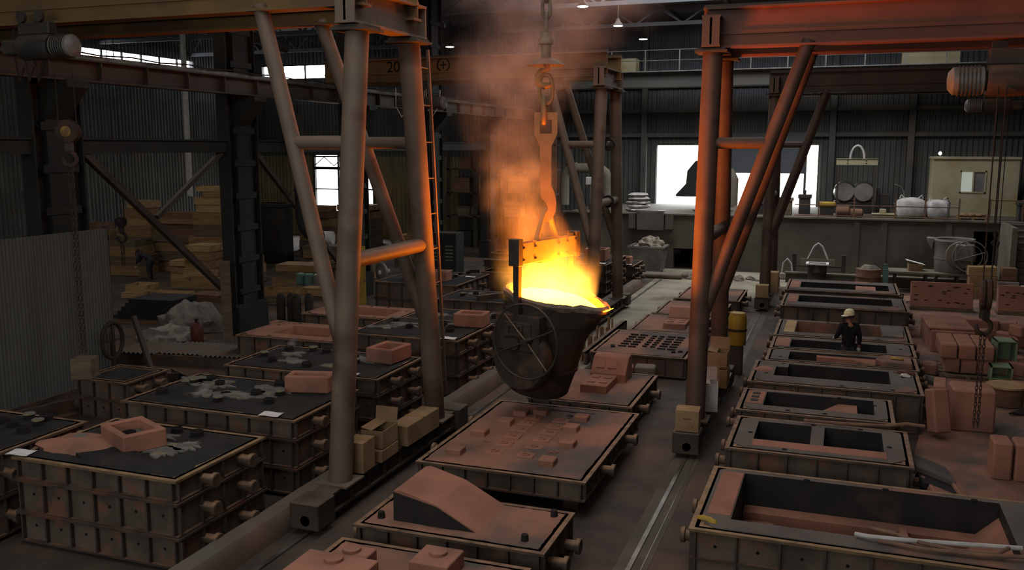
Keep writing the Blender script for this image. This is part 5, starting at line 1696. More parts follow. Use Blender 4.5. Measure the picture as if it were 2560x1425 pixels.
cb = thing('site_cabin', 'cream site cabin with sliding window on the platform', 'cabin', (5.55, 47.0, PZ))
MB().box(-1.75, -1.67, -1.0, 1.2, 0, 2.55).box(1.67, 1.75, -1.0, 1.2, 0, 2.55).box(-1.67, 1.67, 1.12, 1.2, 0, 2.55).build('side_walls', 'paint_cream', cb)
MB().box(-1.67, -0.6, -1.0, -0.93, 0, 2.55).box(0.43, 1.67, -1.0, -0.93, 0, 2.55).box(-0.6, 0.43, -1.0, -0.93, 0, 1.05).box(-0.6, 0.43, -1.0, -0.93, 2.0, 2.55).build('front_wall', 'paint_cream', cb)
MB().box(-1.8, 1.8, -1.08, 1.25, 2.55, 2.65).build('roof', 'paint_cream', cb)
MB().box(-0.62, 0.45, 0.6, 0.62, 1.0, 2.05).build('lit_interior', 'office_glow', cb)
wf = MB()
wf.box(-0.62, -0.56, -1.03, -0.9, 1.02, 2.03).box(0.39, 0.45, -1.03, -0.9, 1.02, 2.03).box(-0.62, 0.45, -1.03, -0.9, 1.97, 2.03).box(-0.62, 0.45, -1.03, -0.9, 1.02, 1.08).box(-0.1, -0.04, -1.02, -0.92, 1.05, 2.0)
wf.build('window_frame', 'paint_cream', cb)
MB().box(-0.04, 0.39, -0.97, -0.96, 1.08, 1.97).build('sliding_pane', 'metal_grey', cb)
o = thing('flood_lamp', 'bright bare lamp on the cabin roof corner', 'lamp', (4.05, 46.2, PZ + 2.65))
MB().tube((0, 0, 0), (0, 0, 0.08), 0.03, 8).build('stand', 'machine_dark', o)
MB().lathe([(0.02, 0.08), (0.06, 0.11), (0.07, 0.16), (0.04, 0.22), (0.01, 0.23)], 12).build('bulb', 'bulb_glow', o, smooth=True)

sp = thing('lifting_beam', 'pale lifting beam with rope handle hanging over the twin drum', 'lifting beam', (0.5, 45.2, 4.75))
MB().box(-0.9, 0.9, -0.05, 0.05, 0, 0.3).box(-0.9, 0.9, -0.09, 0.09, 0.27, 0.3).build('beam', 'paint_cream', sp)
MB().path(arc(0, 0.28, 0.32, 0, 180, 14, lambda u, w: (u * 0.95, 0, 0.28 + (w - 0.28) * 1.9)), 0.05, 8).build('rope_handle', 'plastic_white', sp, smooth=True)
for sx in (-0.4, 0.4):
    for zz in (0.08, 0.2):
        MB().tube((sx, -0.07, zz), (sx, -0.03, zz), 0.03, 8).build('bolt', 'machine_dark', sp)
for sx in (-0.8, 0.8):
    MB().box(sx - 0.04, sx + 0.04, -0.04, 0.04, -2.2, 0).build('stand_post', 'girder_dark', sp)
tw = thing('twin_drum', 'dark shiny twin-drum sand mixer on the platform', 'machine', (0.45, 46.3, PZ))
for sx in (-0.42, 0.42):
    MB().lathe([(0.42, -0.6), (0.5, -0.5), (0.5, 0.5), (0.42, 0.6)], 24, (sx, 0, 1.0), Matrix.Rotation(PI / 2, 3, 'X')).build('drum', 'metal_shine', tw, smooth=True)
MB().box(-0.9, 0.95, -0.5, 0.5, 0, 0.55).build('base', 'machine_dark', tw, bevel=0.03)
MB().box(1.0, 1.15, -0.3, 0.2, 0, 1.2).box(1.15, 1.6, -0.25, 0.15, 0, 0.9).build('drive', 'machine_dark', tw, bevel=0.02)
MB().path(arc(1.75, 0.9, 0.45, -90, 90, 12, lambda u, w: (u, 0, w)), 0.03, 6).build('guard', 'metal_grey', tw)
o = thing('yellow_tank', 'small yellow machine cover behind the railing', 'machine', (-0.7, 44.0, PZ))
MB().box(-0.38, 0.38, -0.25, 0.25, 0.4, 0.62).build('cover', 'paint_yellow', o, bevel=0.05)
MB().box(-0.3, 0.3, -0.2, 0.2, 0, 0.4).build('body', 'machine_dark', o)
for i, (x, r, l) in enumerate(((0.6, 0.28, 'round dusty motor behind the railing'), (1.15, 0.2, 'small dusty drum beside the round motor'))):
    tag(MB().lathe([(r * 0.6, -0.3), (r, -0.25), (r, 0.25), (r * 0.6, 0.3)], 18, (0, 0, r), Matrix.Rotation(PI / 2, 3, 'Y')).build('dusty_motor', 'wood_red', loc=(x - 0.6, 43.0, PZ), smooth=True), l, 'motor')
pallet('pallet with paper sacks in front of the cream cabin', 5.25, 43.7, PZ, 1.1, 0.8, 0, 'wood')
for i in range(3):
    tag(blob(8, 14, 0.26, 0.2, 0.09, 0.3, 2.0, 55.0 + i, False).build('paper_sack', 'cardboard', loc=(4.95 + 0.3 * i, 43.7, PZ + 0.18), smooth=True), ['first', 'middle', 'last'][i] + ' tan sack on the cabin pallet', 'sack', 'tan sacks on pallet')
for i, (x, h) in enumerate(((4.1, 0.75), (4.35, 0.8))):
    o = thing('gas_bottle', ['grey', 'second grey'][i] + ' gas bottle standing before the cabin corner', 'gas bottle', (x, 44.6, PZ), 0, 'gas bottles at the cabin')
    MB().lathe([(0.11, 0), (0.12, 0.03), (0.12, h * 0.8), (0.05, h * 0.95), (0.03, h)], 14).build('cylinder', 'metal_grey', o, smooth=True)
    MB().box(-0.05, 0.05, -0.02, 0.02, h, h + 0.05).build('valve', 'machine_dark', o)
# shutter, hood and ducting by the doorway
sh_ = thing('roller_shutter', 'half-lowered roller shutter across the bright doorway', 'shutter', (-4.5, 49.75, 0))
sl_ = MB().box(-2.5, 2.5, -0.02, 0.02, 0, 0.2).mesh('slat', 'wall_sheet_dark')
for i in range(8):
    link('slat', sl_, sh_, (0, 0.01 * (i % 2), 4.2 + i * 0.2))
MB().box(-2.6, 2.6, -0.2, 0.2, 5.7, 6.1).build('drum_box', 'wall_sheet_dark', sh_)
MB().box(2.5, 2.62, -0.06, 0.06, PZ, 5.7).build('guide', 'wall_sheet', sh_)
hd = thing('exhaust_hood', 'dark slanting exhaust hood standing against the bright doorway', 'hood', (-7.0, 47.0, PZ))
MB().prism([(-1.05, 0.6), (0.9, 0.6), (0.9, 1.05), (0.25, 2.4), (-0.1, 2.4), (-0.5, 1.9), (-0.55, 1.25), (-1.05, 0.7)], -0.5, 0.5, 'y').build('hood', 'column_dark', hd, bevel=0.02)
MB().box(0.1, 0.5, -0.2, 0.2, 0, 0.6).build('stand', 'column_dark', hd)
MB().tube((0.4, 0, 2.2), (0.4, 0, 2.6), 0.25, 16).build('collar', 'column_dark', hd)
dk = thing('air_duct', 'fat grey duct arching over the platform left of the doorway', 'duct', (-12.2, 44.3, PZ))
MB().path([(-1.1, 0, 0.2), (-1.1, 0, 1.55), (-1.0, 0, 1.85), (-0.75, 0, 2.05), (0.75, 0, 2.05), (1.0, 0, 1.85), (1.1, 0, 1.55), (1.1, 0, 0.2)], 0.24, 16).build('pipe', 'concrete', dk, smooth=True)
for x in (-0.5, 0.5):
    MB().lathe([(0.25, -0.03), (0.28, -0.03), (0.28, 0.03), (0.25, 0.03)], 18, (x, 0, 2.05), Matrix.Rotation(PI / 2, 3, 'Y'), False).build('flange', 'metal_grey', dk)
tag(MB().box(-0.2, 0.2, -0.1, 0.1, 0, 0.4).build('control_box', 'plastic_white', loc=(-11.9, 44.0, 3.7), bevel=0.03), 'white control box under the arching duct', 'control box')
MB().box(-0.03, 0.03, -0.03, 0.03, -1.22, 0).build('post', 'machine_dark', bpy.data.objects['control_box'])
du = thing('air_duct', 'grey elbow duct behind the middle gantry legs', 'duct', (-5.5, 46.4, PZ))
MB().path([(-0.7, 0, 1.9), (-0.2, 0, 1.95), (0.15, 0, 1.8), (0.3, 0, 1.5), (0.3, 0, 0)], 0.26, 16).build('pipe', 'concrete', du, smooth=True)
# platform clutter (low machines and heaps)
for i, (x, y, w, h, lab) in enumerate(((-3.6, 44.2, 0.8, 0.55, 'low dusty machine block left of the far gantry strut'), (-2.5, 43.6, 0.6, 0.8, 'dusty bench with tools beside the far gantry strut'), (-1.7, 44.8, 0.5, 0.9, 'dusty cabinet by the bright door edge'),
                                       (-4.6, 43.3, 0.9, 0.35, 'low heap of scrap on the platform lip'), (7.3, 43.5, 0.7, 0.8, 'dark machine near the stair head'), (-10.9, 43.0, 0.6, 0.5, 'dusty yellow-framed shelf on the platform'), (1.7, 43.2, 0.9, 0.2, 'low pale slab behind the railing'))):
    mm = ['machine_dark', 'wood_grey', 'machine_dark', 'rubble', 'machine_dark', 'wood_grey', 'paint_cream'][i]
    if i == 3:
        ob = blob(10, 18, w / 2, 0.35, h, 0.5, 2.5, 61.0).build('scrap_heap', mm, loc=(x, y, PZ), smooth=True)
    else:
        ob = MB().box(-w / 2, w / 2, -0.3, 0.3, 0, h * 0.8).box(-w / 2 - 0.05, w / 2 + 0.05, -0.34, 0.34, h * 0.8, h).box(-w * 0.2, w * 0.1, -0.1, 0.1, h, h + 0.2).build('platform_machine' if i != 6 else 'slab', mm, loc=(x, y, PZ), bevel=0.02)
    tag(ob, lab, 'heap' if i == 3 else ('slab' if i == 6 else 'machine'))
# chute in the platform front
ch = thing('chute', 'dusty steel chute plate set in the platform front', 'chute', (-8.3, 41.5, 1.8))
MB().prism([(0.0, 0.85), (-0.25, 0.85), (-0.1, 0.0), (0.0, 0.0)], -0.62, 0.62, 'x').build('plate', 'metal_grey', ch)
for sx in (-0.85, 0.85):
    MB().box(sx - 0.16, sx + 0.16, -0.12, 0.28, 0.05, 0.75).build('cheek', 'concrete_dark', ch)
MB().box(-0.7, 0.7, -0.2, 0.1, 0.85, 0.9).build('lip', 'metal_grey', ch)
bn = thing('scrap_bin', 'grey steel bin under the chute', 'bin', (-8.1, 40.2, 0), 0.0)
MB().add([(-0.62, -0.55, 0.1), (0.62, -0.55, 0.1), (0.62, 0.55, 0.1), (-0.62, 0.55, 0.1), (-0.78, -0.65, 1.25), (0.75, -0.65, 1.15), (0.75, 0.65, 1.15), (-0.78, 0.65, 1.25)],
         [(3, 2, 1, 0), (0, 1, 5, 4), (1, 2, 6, 5), (2, 3, 7, 6), (3, 0, 4, 7)]).build('body', 'metal_grey', bn)
MB().ring(-0.82, 0.8, -0.7, 0.7, 1.14, 1.22, 0.1).build('rim', 'metal_grey', bn)
for sx in (-0.5, 0.5):
    MB().box(sx - 0.06, sx + 0.06, -0.5, 0.5, 0, 0.1).build('skid', 'machine_dark', bn)
tag(blob(12, 20, 0.68, 0.5, 0.5, 0.6, 3.0, 71.0).build('scrap_heap', 'scrap', loc=(-8.05, 40.2, 1.05), smooth=False), 'pale jagged scrap heaped in the grey bin', 'scrap', kind='stuff')
for i in range(2):
    tag(MB().tube((-0.9, 0, 0), (0.9, 0, 0), 0.12, 14).build('concrete_pipe', 'concrete', loc=(-7.2 + 0.2 * i, 38.4 + 0.35 * i, 0.12), smooth=True), ['nearer', 'rear'][i] + ' grey pipe lying before the scrap bin', 'pipe')
rr = random.Random(21)
rb = MB()
for i in range(40):
    s = rr.uniform(0.05, 0.16)
    b = blob(5, 8, s * 1.3, s, s, 0.4, 2.0, 80.0 + i)
    ox, oy = -5.0 + rr.uniform(-1.4, 1.8), 39.0 + rr.uniform(-0.5, 0.6)
    rb.add([(v[0] + ox, v[1] + oy, v[2]) for v in b.v], b.f)
tag(rb.build('rubble', 'rubble', fix=False), 'pale rubble scattered at the platform foot', 'rubble', kind='stuff')

# ------------------------------------------------------------------ floor in front of the platform
o = thing('low_wall', 'low concrete wall before the platform', 'wall', (2.6, 39.2, 0))
MB().box(-4.7, 5.5, -0.15, 0.15, 0, 0.38).build('body', 'concrete_dark', o)
MB().box(-4.75, 5.5, -0.18, 0.18, 0.38, 0.44).build('coping', 'concrete', o)
for i, (x, y, r, h, m, lab) in enumerate(((-0.85, 38.2, 0.36, 0.92, 'machine_dark', 'dark square-topped drum in front of the low wall'), (1.05, 37.6, 0.46, 0.9, 'wood_red', 'dusty brown drum in front of the low wall'))):
    o = thing('steel_drum', lab, 'drum', (x, y, 0))
    MB().lathe([(r * 0.94, 0), (r, 0.02), (r, h * 0.33), (r * 1.03, h * 0.35), (r, h * 0.37), (r, h * 0.66), (r * 1.03, h * 0.68), (r, h * 0.7), (r, h)], 20).build('barrel', m, o, smooth=True)
    if i == 0:
        MB().ring(-r * 1.2, r * 1.2, -r, r, h, h + 0.05, 0.1).build('lid_frame', 'paper', o)
    else:
        MB().add(*(lambda b: (b.v, b.f))(blob(6, 14, 0.36, 0.3, 0.16, 0.4, 2.0, 91.0))).build('heap', 'rubble', o, loc=(0.05, 0, h), smooth=True)
tag(MB().box(-0.08, 0.08, -0.05, 0.05, 0, 1.1).box(-0.1, 0.1, -0.12, -0.05, 0, 0.9).build('teal_post', 'paint_teal', loc=(1.68, 37.7, 0)), 'teal painted post beside the brown drum', 'post')
sb = thing('lifting_beam', 'dusty lifting beam with rope loop standing before the platform wall', 'lifting beam', (-0.9, 40.6, 0.55))
MB().box(-0.7, 0.7, -0.05, 0.05, 0, 0.3).build('beam', 'concrete', sb)
for sx in (-0.95, 1.05):
    MB().box(sx - 0.08, sx + 0.08, -0.08, 0.08, -0.55, 0.5).build('end_post', 'machine_dark', sb)
MB().box(-1.0, 1.1, -0.04, 0.04, -0.05, 0.0).build('cross_bar', 'machine_dark', sb)
MB().path([(-0.42, 0, 0.25), (-0.16, 0, 0.85), (0, 0, 0.98), (0.16, 0, 0.85), (0.42, 0, 0.25)], 0.04, 8).build('rope_handle', 'plastic_white', sb, smooth=True)
o = thing('rope_sling', 'pale rope sling loop beside the far gantry foot', 'sling', (-2.1, 39.9, 0))
MB().path([(-0.22, 0, 0.05), (-0.16, 0, 0.7), (0, 0, 0.9), (0.16, 0, 0.7), (0.25, 0, 0.05)], 0.04, 8).build('loop', 'plastic_white', o, smooth=True)
MB().box(-0.3, 0.35, -0.1, 0.1, 0, 0.3).build('foot', 'plastic_sheet', o, bevel=0.05)
# table with spare ladle
tb = thing('steel_table', 'long steel table under the spare ladle', 'table', (3.75, 38.4, 0))
MB().box(-1.95, 1.7, -0.55, 0.55, 0.72, 0.82).build('top', 'concrete', tb, bevel=0.02)
for sx in (-1.7, -0.6, 0.5, 1.5):
    for sy in (-0.4, 0.4):
        MB().box(sx - 0.04, sx + 0.04, sy - 0.04, sy + 0.04, 0, 0.72).build('leg', 'machine_dark', tb)
o = carton('small open carton with a white sheet on the steel table', 2.75, 38.3, 0.82, 0.5, 0.4, 0.28, 0.1, False, False, 'cardboard', 'cartons before the platform')
MB().obox((0, 0, 0.33), (0.33, 0.25, 0.01), Matrix.Rotation(0.25, 3, 'Y')).build('white_sheet', 'paper', o)
l2 = thing('spare_ladle', 'empty grey ladle with handwheel on the steel table', 'ladle', (4.1, 38.5, 0.82), math.radians(-10))
MB().lathe([(0.02, 0.0), (0.62, 0.0), (0.66, 0.05), (0.68, 0.5), (0.7, 0.5), (0.7, 0.56), (0.68, 0.56), (0.72, 1.15), (0.75, 1.2), (0.72, 1.28), (0.62, 1.25), (0.6, 1.0)], 30, (0, 0, 0), None, False).build('shell', 'metal_grey', l2, smooth=True)
MB().prism([(-0.68, 1.28), (-0.98, 1.3), (-0.95, 1.15), (-0.75, 0.8)], -0.22, 0.22, 'y').build('spout', 'metal_grey', l2, bevel=0.02)
MB().lathe([(0.5, -0.1), (0.53, -0.06), (0.53, 0.06), (0.5, 0.1)], 26, (0.3, -0.74, 0.72), Matrix.Rotation(PI / 2, 3, 'X')).build('gear_cover', 'concrete', l2, smooth=True)
MB().box(0.1, 0.75, -0.9, -0.65, 0.5, 1.15).build('gearbox', 'metal_grey', l2, bevel=0.04)
w = MB().path([(0.58 * math.cos(2 * PI * i / 36), 0, 0.58 * math.sin(2 * PI * i / 36)) for i in range(36)], 0.022, 8, True).build('handwheel', 'metal_grey', l2, smooth=True, loc=(0.62, -1.0, 0.72))
MB().path([(0.42 * math.cos(2 * PI * i / 30), 0, 0.42 * math.sin(2 * PI * i / 30)) for i in range(30)], 0.014, 6, True).build('inner_ring', 'metal_grey', w, smooth=True)
for k in range(4):
    a = math.radians(20 + 90 * k)
    MB().tube((0, 0, 0), (0.58 * math.cos(a), 0, 0.58 * math.sin(a)), 0.014, 6).build('spoke', 'metal_grey', w)
MB().tube((-0.2, -0.2, 0.2), (-0.85, -0.3, -0.7), 0.05, 10).build('shaft', 'concrete', l2, smooth=True)
# cartons and parcels left of the stairs
for i, (x, y, z, w_, d, h, m, lab) in enumerate(((5.0, 37.4, 0, 1.0, 0.7, 0.45, 'cardboard', 'lowest tan carton of the pile before the doorway'), (5.0, 37.4, 0.46, 0.95, 0.65, 0.4, 'cardboard', 'middle tan carton of the pile before the doorway'),
                                                 (4.95, 37.4, 0.87, 0.95, 0.6, 0.34, 'wood_pale', 'top pale box of the pile before the doorway'), (5.85, 37.4, 0.72, 0.5, 0.5, 0.46, 'wood_red', 'orange-brown open box beside the carton pile'),
                                                 (5.8, 37.3, 0, 0.7, 0.7, 0.7, 'plastic_sheet', 'film-wrapped parcel under the orange-brown box'), (6.5, 36.6, 0, 0.6, 0.5, 0.62, 'paper', 'white carton with printed side near the stairs'))):
    carton(lab, x, y, z, w_, d, h, 0.03, False, i == 5, m, 'cartons before the platform')
hose('long dark cable trailing across the red floor to the cartons', [(2.0, 34.9, 0.03), (2.6, 35.6, 0.05), (3.2, 36.3, 0.04), (4.0, 36.9, 0.04)], 0.02, 'rubber', 'cable', 'power_cable')
tag(MB().tube((0, 0, 0), (0, 0, 0.35), 0.22, 14).build('bucket', 'rubber', loc=(2.0, 35.2, 0), smooth=True), 'black bucket beside the rearmost open mould', 'bucket')

# far bridge crane with walkway rail, seen against the rear wall
fc_ = thing('bridge_crane', 'far bridge crane with walkway rail along the rear wall', 'crane', (-3.0, 46.5, 0))
MB().box(-14, 13.5, -0.3, 0.3, 8.55, 9.3).build('bridge_girder', 'wall_sheet', fc_)
MB().box(-14, 13.5, -0.8, -0.3, 9.25, 9.3).build('walkway', 'metal_grey', fc_)
for i in range(14):
    MB().box(-10 + i * 1.7 - 0.025, -10 + i * 1.7 + 0.025, -0.8, -0.75, 9.3, 10.3).build('rail_post', 'metal_grey', fc_)
MB().tube((-10, -0.78, 10.3), (12.1, -0.78, 10.3), 0.025, 6).build('hand_rail', 'metal_grey', fc_)
MB().tube((-10, -0.78, 9.8), (12.1, -0.78, 9.8), 0.02, 6).build('knee_rail', 'metal_grey', fc_)
MB().box(5.2, 7.6, -0.2, 0.6, 9.3, 10.2).build('crab', 'paint_cream', fc_)
MB().box(-8.2, -7.2, -0.2, 0.6, 9.3, 10.0).build('drive_box', 'paint_cream', fc_)
for i in range(3):
    struct(MB().box(-16.9, 11, 49.7, 49.9, 6.1 + 1.3 * i, 6.3 + 1.3 * i).build('trim_%d' % (i + 16), 'wall_sheet'))
for i, x in enumerate((-16.0, -10.4, -0.7, 3.0, 8.2)):
    struct(MB().box(x - 0.15, x + 0.15, 49.55, 49.9, 0 if x < -12 else PZ, 12.3).build('trim_%d' % (i + 20), 'wall_sheet'))

# hall lamps
LAMP = None
for i, (x, y, z, lab) in enumerate(((-9.95, 35.4, 11.0, 'round bright hall lamp nearest the crane chain'), (-10.0, 41.5, 11.0, 'round bright hall lamp in the middle of the row'), (-10.0, 47.0, 11.0, 'round bright hall lamp lowest in the row'),
                                    (-18.5, 36.5, 10.6, 'bright hall lamp above the front gantry head'), (-19.2, 43.5, 10.6, 'small hall lamp left of the smoke'))):
    o = thing('hall_lamp', lab, 'lamp', (x, y, z), 0, 'round hall lamps')
    MB().lathe([(0.24, 0.0), (0.22, 0.06), (0.1, 0.2), (0.06, 0.32)], 18).build('shade', 'machine_dark', o, smooth=True)
    MB().lathe([(0.02, -0.015), (0.2, -0.015), (0.21, 0.0), (0.02, 0.0)], 18).build('glowing_lens', 'lamp_glow', o)
    MB().tube((0, 0, 0.3), (0, 0, 12.3 - z), 0.02, 6).build('stem', 'machine_dark', o)

# ------------------------------------------------------------------ side bay: fence, walkway, timber boxes
fn = thing('corrugated_fence', 'tall grey corrugated sheet fence at the left', 'fence', (-16.3, 10.4, 0))
fm = corrugated(MB(), 1.06, 0.05, 3.7, 0.09, 0.025).mesh('fence_sheet', 'fence_sheet', fix=False)
for i in range(6):
    s = link('fence_sheet', fm, fn, (0.01 * (i % 2), 1.06 * i + 0.05, 0), rz=PI / 2)
for y in (0.1, 3.2, 6.45):
    MB().box(-0.12, -0.04, y - 0.04, y + 0.04, 0, 3.75).build('post', 'girder_dark', fn)
MB().box(-0.1, -0.04, 0, 6.5, 3.4, 3.5).build('top_rail', 'girder_dark', fn)
MB().box(0.0, 0.05, 0, 6.5, 0, 0.12).build('bottom_rail', 'flask_steel', fn)
vw = thing('valve_wheel', 'dark upright wheel beside the corrugated fence end', 'wheel', (-15.95, 16.4, 0))
MB().path([(0, 0.32 * math.cos(2 * PI * i / 24), 1.1 + 0.42 * math.sin(2 * PI * i / 24)) for i in range(24)], 0.05, 8, True).build('rim', 'rubber', vw, smooth=True)
MB().box(-0.04, 0.04, -0.04, 0.04, 0, 1.1).build('stand', 'rubber', vw)
for a in (0, PI / 2):
    MB().bar((0, 0.32 * math.cos(a), 1.1 + 0.42 * math.sin(a)), (0, -0.32 * math.cos(a), 1.1 - 0.42 * math.sin(a)), 0.03, 0.03, (1, 0, 0)).build('spoke', 'rubber', vw)
tag(MB().bar((-15.75, 16.9, 1.6), (-15.0, 16.7, 0.03), 0.1, 0.1).build('leaning_bar', 'girder_dark'), 'dark bar leaning against the end of the fence', 'bar')

wk = thing('walkway', 'raised walkway of brown corrugated sheets', 'walkway', (-17.6, 18.15, 0), math.atan2(0.67, 4.4))
MB().box(-0.1, 5.0, 0, 0.14, 0, 0.3).build('front_beam', 'flask_steel', wk)
MB().box(-0.1, 5.0, 1.1, 1.24, 0, 0.3).build('rear_beam', 'flask_steel', wk)
for i in range(4):
    n = 9
    vs, fs = [], []
    for j in range(n * 4 + 1):
        x = 1.18 * j / (n * 4)
        z = 0.03 * math.sin(j * PI / 2)
        vs += [(x, -0.06, 0.335 + z), (x, 1.3, 0.335 + z)]
    for j in range(n * 4):
        fs.append((2 * j, 2 * j + 2, 2 * j + 3, 2 * j + 1))
    MB().add(vs, fs).build('roof_sheet', 'curb', wk, smooth=True, loc=(0.02 + i * 1.22, 0.1 * (i % 2), 0.0), fix=False)

db = flask('small_flask', 'dark double-tier moulding box below the left hanging chain', -14.9, -13.55, 14.2, 15.5, [(0.0, 0.42), (0.42, 0.82)], 'mould', None, nx=3, ny=3)
bed(db[0], db[1], db[2], 0.8, 'sand_black', seed=31.0, nx=8, ny=8)
for i, (x, y, l, rz, lab) in enumerate(((-15.3, 16.6, 1.6, 0.3, 'dark angle iron lying near the fence end'), (-14.6, 16.9, 1.1, -0.5, 'short bent channel lying before the walkway'), (-15.4, 13.2, 2.4, 1.25, 'long flat bar on the floor beside the fence'))):
    tag(MB().box(-l / 2, l / 2, -0.15, 0.15, 0, 0.04).box(-l / 2, l / 2, 0.1, 0.15, 0.04, 0.3).build('angle_iron', 'flask_steel', loc=(x, y, 0), rz=rz), lab, 'steel bar')

# wooden pattern boxes in stacks
BX = {}


def pbox_meshes(w, d, h, m):
    k = (w, d, h, m)
    if k not in BX:
        BX[k] = (MB().box(-w / 2, w / 2, -0.02, 0.02, 0, h).mesh('board', m), MB().box(-0.02, 0.02, -d / 2 + 0.04, d / 2 - 0.04, 0, h).mesh('board', m), MB().box(-w / 2, w / 2, -d / 2, d / 2, 0, 0.03).mesh('base', m))
    return BX[k]


def pbox(label, x, y, z, w, d, h, m, rz, group, lid=False):
    o = thing('pattern_box', label, 'wooden box', (x, y, z), rz, group)
    a, b, c = pbox_meshes(w, d, h, m)
    link('board', a, o, (0, -d / 2 + 0.02, 0))
    link('board', a, o, (0, d / 2 - 0.02, 0))
    link('board', b, o, (-w / 2 + 0.02, 0, 0))
    link('board', b, o, (w / 2 - 0.02, 0, 0))
    link('base', c, o, (0, 0, 0))
    if lid:
        link('lid', c, o, (0, 0, h - 0.01))
    return o


ORD = ['bottom', 'second', 'third', 'fourth', 'fifth', 'sixth', 'seventh', 'eighth', 'ninth', 'tenth', 'eleventh']


def stack(desc, x, y, rz, layers):
    z = 0.0
    n = len(layers)
    for i, (w, d, h, m) in enumerate(layers):
        nm = 'top' if i == n - 1 and n > 1 else ORD[i]
        lab = ('%s wooden box of %s' % (nm, desc)) if n > 1 else ('single wooden box %s' % desc)
        r2 = random.Random(x * 13 + i)
        pbox(lab, x + r2.uniform(-0.08, 0.08), y + r2.uniform(-0.06, 0.06), z, w, d, h, m, rz + r2.uniform(-0.06, 0.06), 'stacked wooden pattern boxes', lid=(i < n - 1 or i % 2 == 0))
        z += h + 0.015


WP, WO, WG, WR = 'wood_pale', 'wood', 'wood_grey', 'wood_red'
stack('the tallest pale stack by the dark column', -26.0, 33.3, 0.1, [(2.2, 1.5, 0.42, WG), (2.1, 1.4, 0.4, WO), (2.1, 1.4, 0.4, WG), (2.0, 1.3, 0.42, WO), (1.6, 1.2, 0.5, WG), (1.5, 1.2, 0.5, WO), (1.4, 1.1, 0.32, WP), (1.4, 1.1, 0.3, WP), (0.9, 0.9, 0.26, WO), (1.5, 0.8, 0.22, WP)])
stack('the reddish stack left of the tallest one', -28.2, 33.8, 0.05, [(2.3, 1.4, 0.45, WO), (2.3, 1.4, 0.4, WG), (2.2, 1.4, 0.45, WO), (2.3, 1.5, 0.28, WG), (1.9, 1.2, 0.5, WR), (2.2, 1.3, 0.2, WO), (1.9, 1.1, 0.25, WR)])
stack('the stack under the pale hanging strip', -31.2, 34.5, 0.0, [(2.4, 1.5, 0.5, WG), (2.3, 1.5, 0.45, WO), (2.3, 1.4, 0.4, WG), (2.0, 1.3, 0.5, WO), (1.7, 1.2, 0.35, WP), (1.2, 1.0, 0.45, WO), (1.1, 1.0, 0.3, WP)])
stack('the broad stack behind the small black hook', -33.5, 33.5, 0.1, [(2.2, 1.5, 0.45, WG), (2.2, 1.5, 0.4, WO), (2.2, 1.4, 0.42, WG), (2.0, 1.3, 0.4, WO), (1.9, 1.2, 0.3, WR)])
stack('the pale stack beside the fence post', -32.0, 29.0, 0.0, [(1.3, 1.1, 0.35, WP), (1.3, 1.1, 0.35, WP), (1.2, 1.0, 0.32, WO), (1.2, 1.0, 0.3, WP), (1.0, 0.9, 0.3, WP)])
stack('the low stack behind the bending worker', -29.8, 31.8, 0.1, [(2.2, 1.4, 0.42, WO), (2.2, 1.4, 0.4, WG), (2.1, 1.3, 0.4, WO), (1.9, 1.2, 0.3, WG)])
stack('the slatted stack below the long brace', -24.4, 30.3, 0.1, [(1.2, 1.1, 0.34, WO), (1.2, 1.1, 0.34, WP), (1.2, 1.0, 0.32, WO), (1.2, 1.0, 0.32, WO), (1.1, 1.0, 0.26, WP)])
stack('the small pale stack beside the bending worker', -26.05, 31.0, 0.1, [(0.9, 0.8, 0.3, WP), (0.9, 0.8, 0.28, WO), (0.85, 0.75, 0.24, WP)])
stack('the middle stack between column and brace', -23.6, 31.5, -0.1, [(1.7, 1.2, 0.4, WG), (1.7, 1.2, 0.35, WO), (1.6, 1.1, 0.32, WG), (1.5, 1.1, 0.3, WO)])
stack('the low pair of frames on the floor by the worker', -24.6, 27.0, 0.2, [(1.1, 1.0, 0.2, WP), (0.9, 0.8, 0.28, WP)])
stack('the wide frame pair in front of the slatted stack', -22.9, 28.2, 0.15, [(1.9, 1.3, 0.3, WG), (1.8, 1.2, 0.28, WO)])
stack('the pale frames lying on the black plates', -21.9, 24.9, 0.25, [(1.6, 1.1, 0.3, WO), (1.7, 1.2, 0.28, WP)])
stack('lying reddish before the wide frames', -21.7, 25.9 + 1.2, 0.1, [(1.2, 0.9, 0.25, WR)])
stack('the rear stack right of the dark column', -27.0, 43.5, 0.0, [(2.2, 1.4, 0.45, WG), (2.2, 1.4, 0.4, WO), (2.1, 1.3, 0.4, WG), (2.0, 1.3, 0.4, WO), (1.6, 1.2, 0.35, WR), (1.3, 1.0, 0.3, WO)])
stack('the dark stack in front of the bright side door', -26.3, 46.5, 0.0, [(2.2, 1.4, 0.5, WG), (2.2, 1.4, 0.5, WG), (2.1, 1.3, 0.45, WG), (1.9, 1.3, 0.45, WO), (2.3, 1.3, 0.3, WO)])
stack('the plank stack below the bent duct', -23.2, 38.0, 0.1, [(2.4, 1.3, 0.3, WG), (2.3, 1.2, 0.28, WO), (2.3, 1.2, 0.25, WG)])
stack('the low stack beyond the gas cylinders', -20.6, 31.5, 0.1, [(1.9, 1.2, 0.32, WO), (1.8, 1.2, 0.28, WG), (1.7, 1.1, 0.24, WO)])
stack('the flat stack behind the front gantry strut', -19.6, 34.5, 0.0, [(1.9, 1.2, 0.3, WO), (1.8, 1.1, 0.28, WG), (1.7, 1.1, 0.25, WO), (1.5, 1.0, 0.22, WP)])
stack('the small stack beside the gas cylinders', -18.9, 27.6, 0.1, [(1.5, 1.0, 0.28, WG), (1.4, 0.9, 0.24, WO)])
stack('lying pale behind the front gantry leg', -18.4, 29.6, 0.0, [(1.3, 0.9, 0.3, WP)])
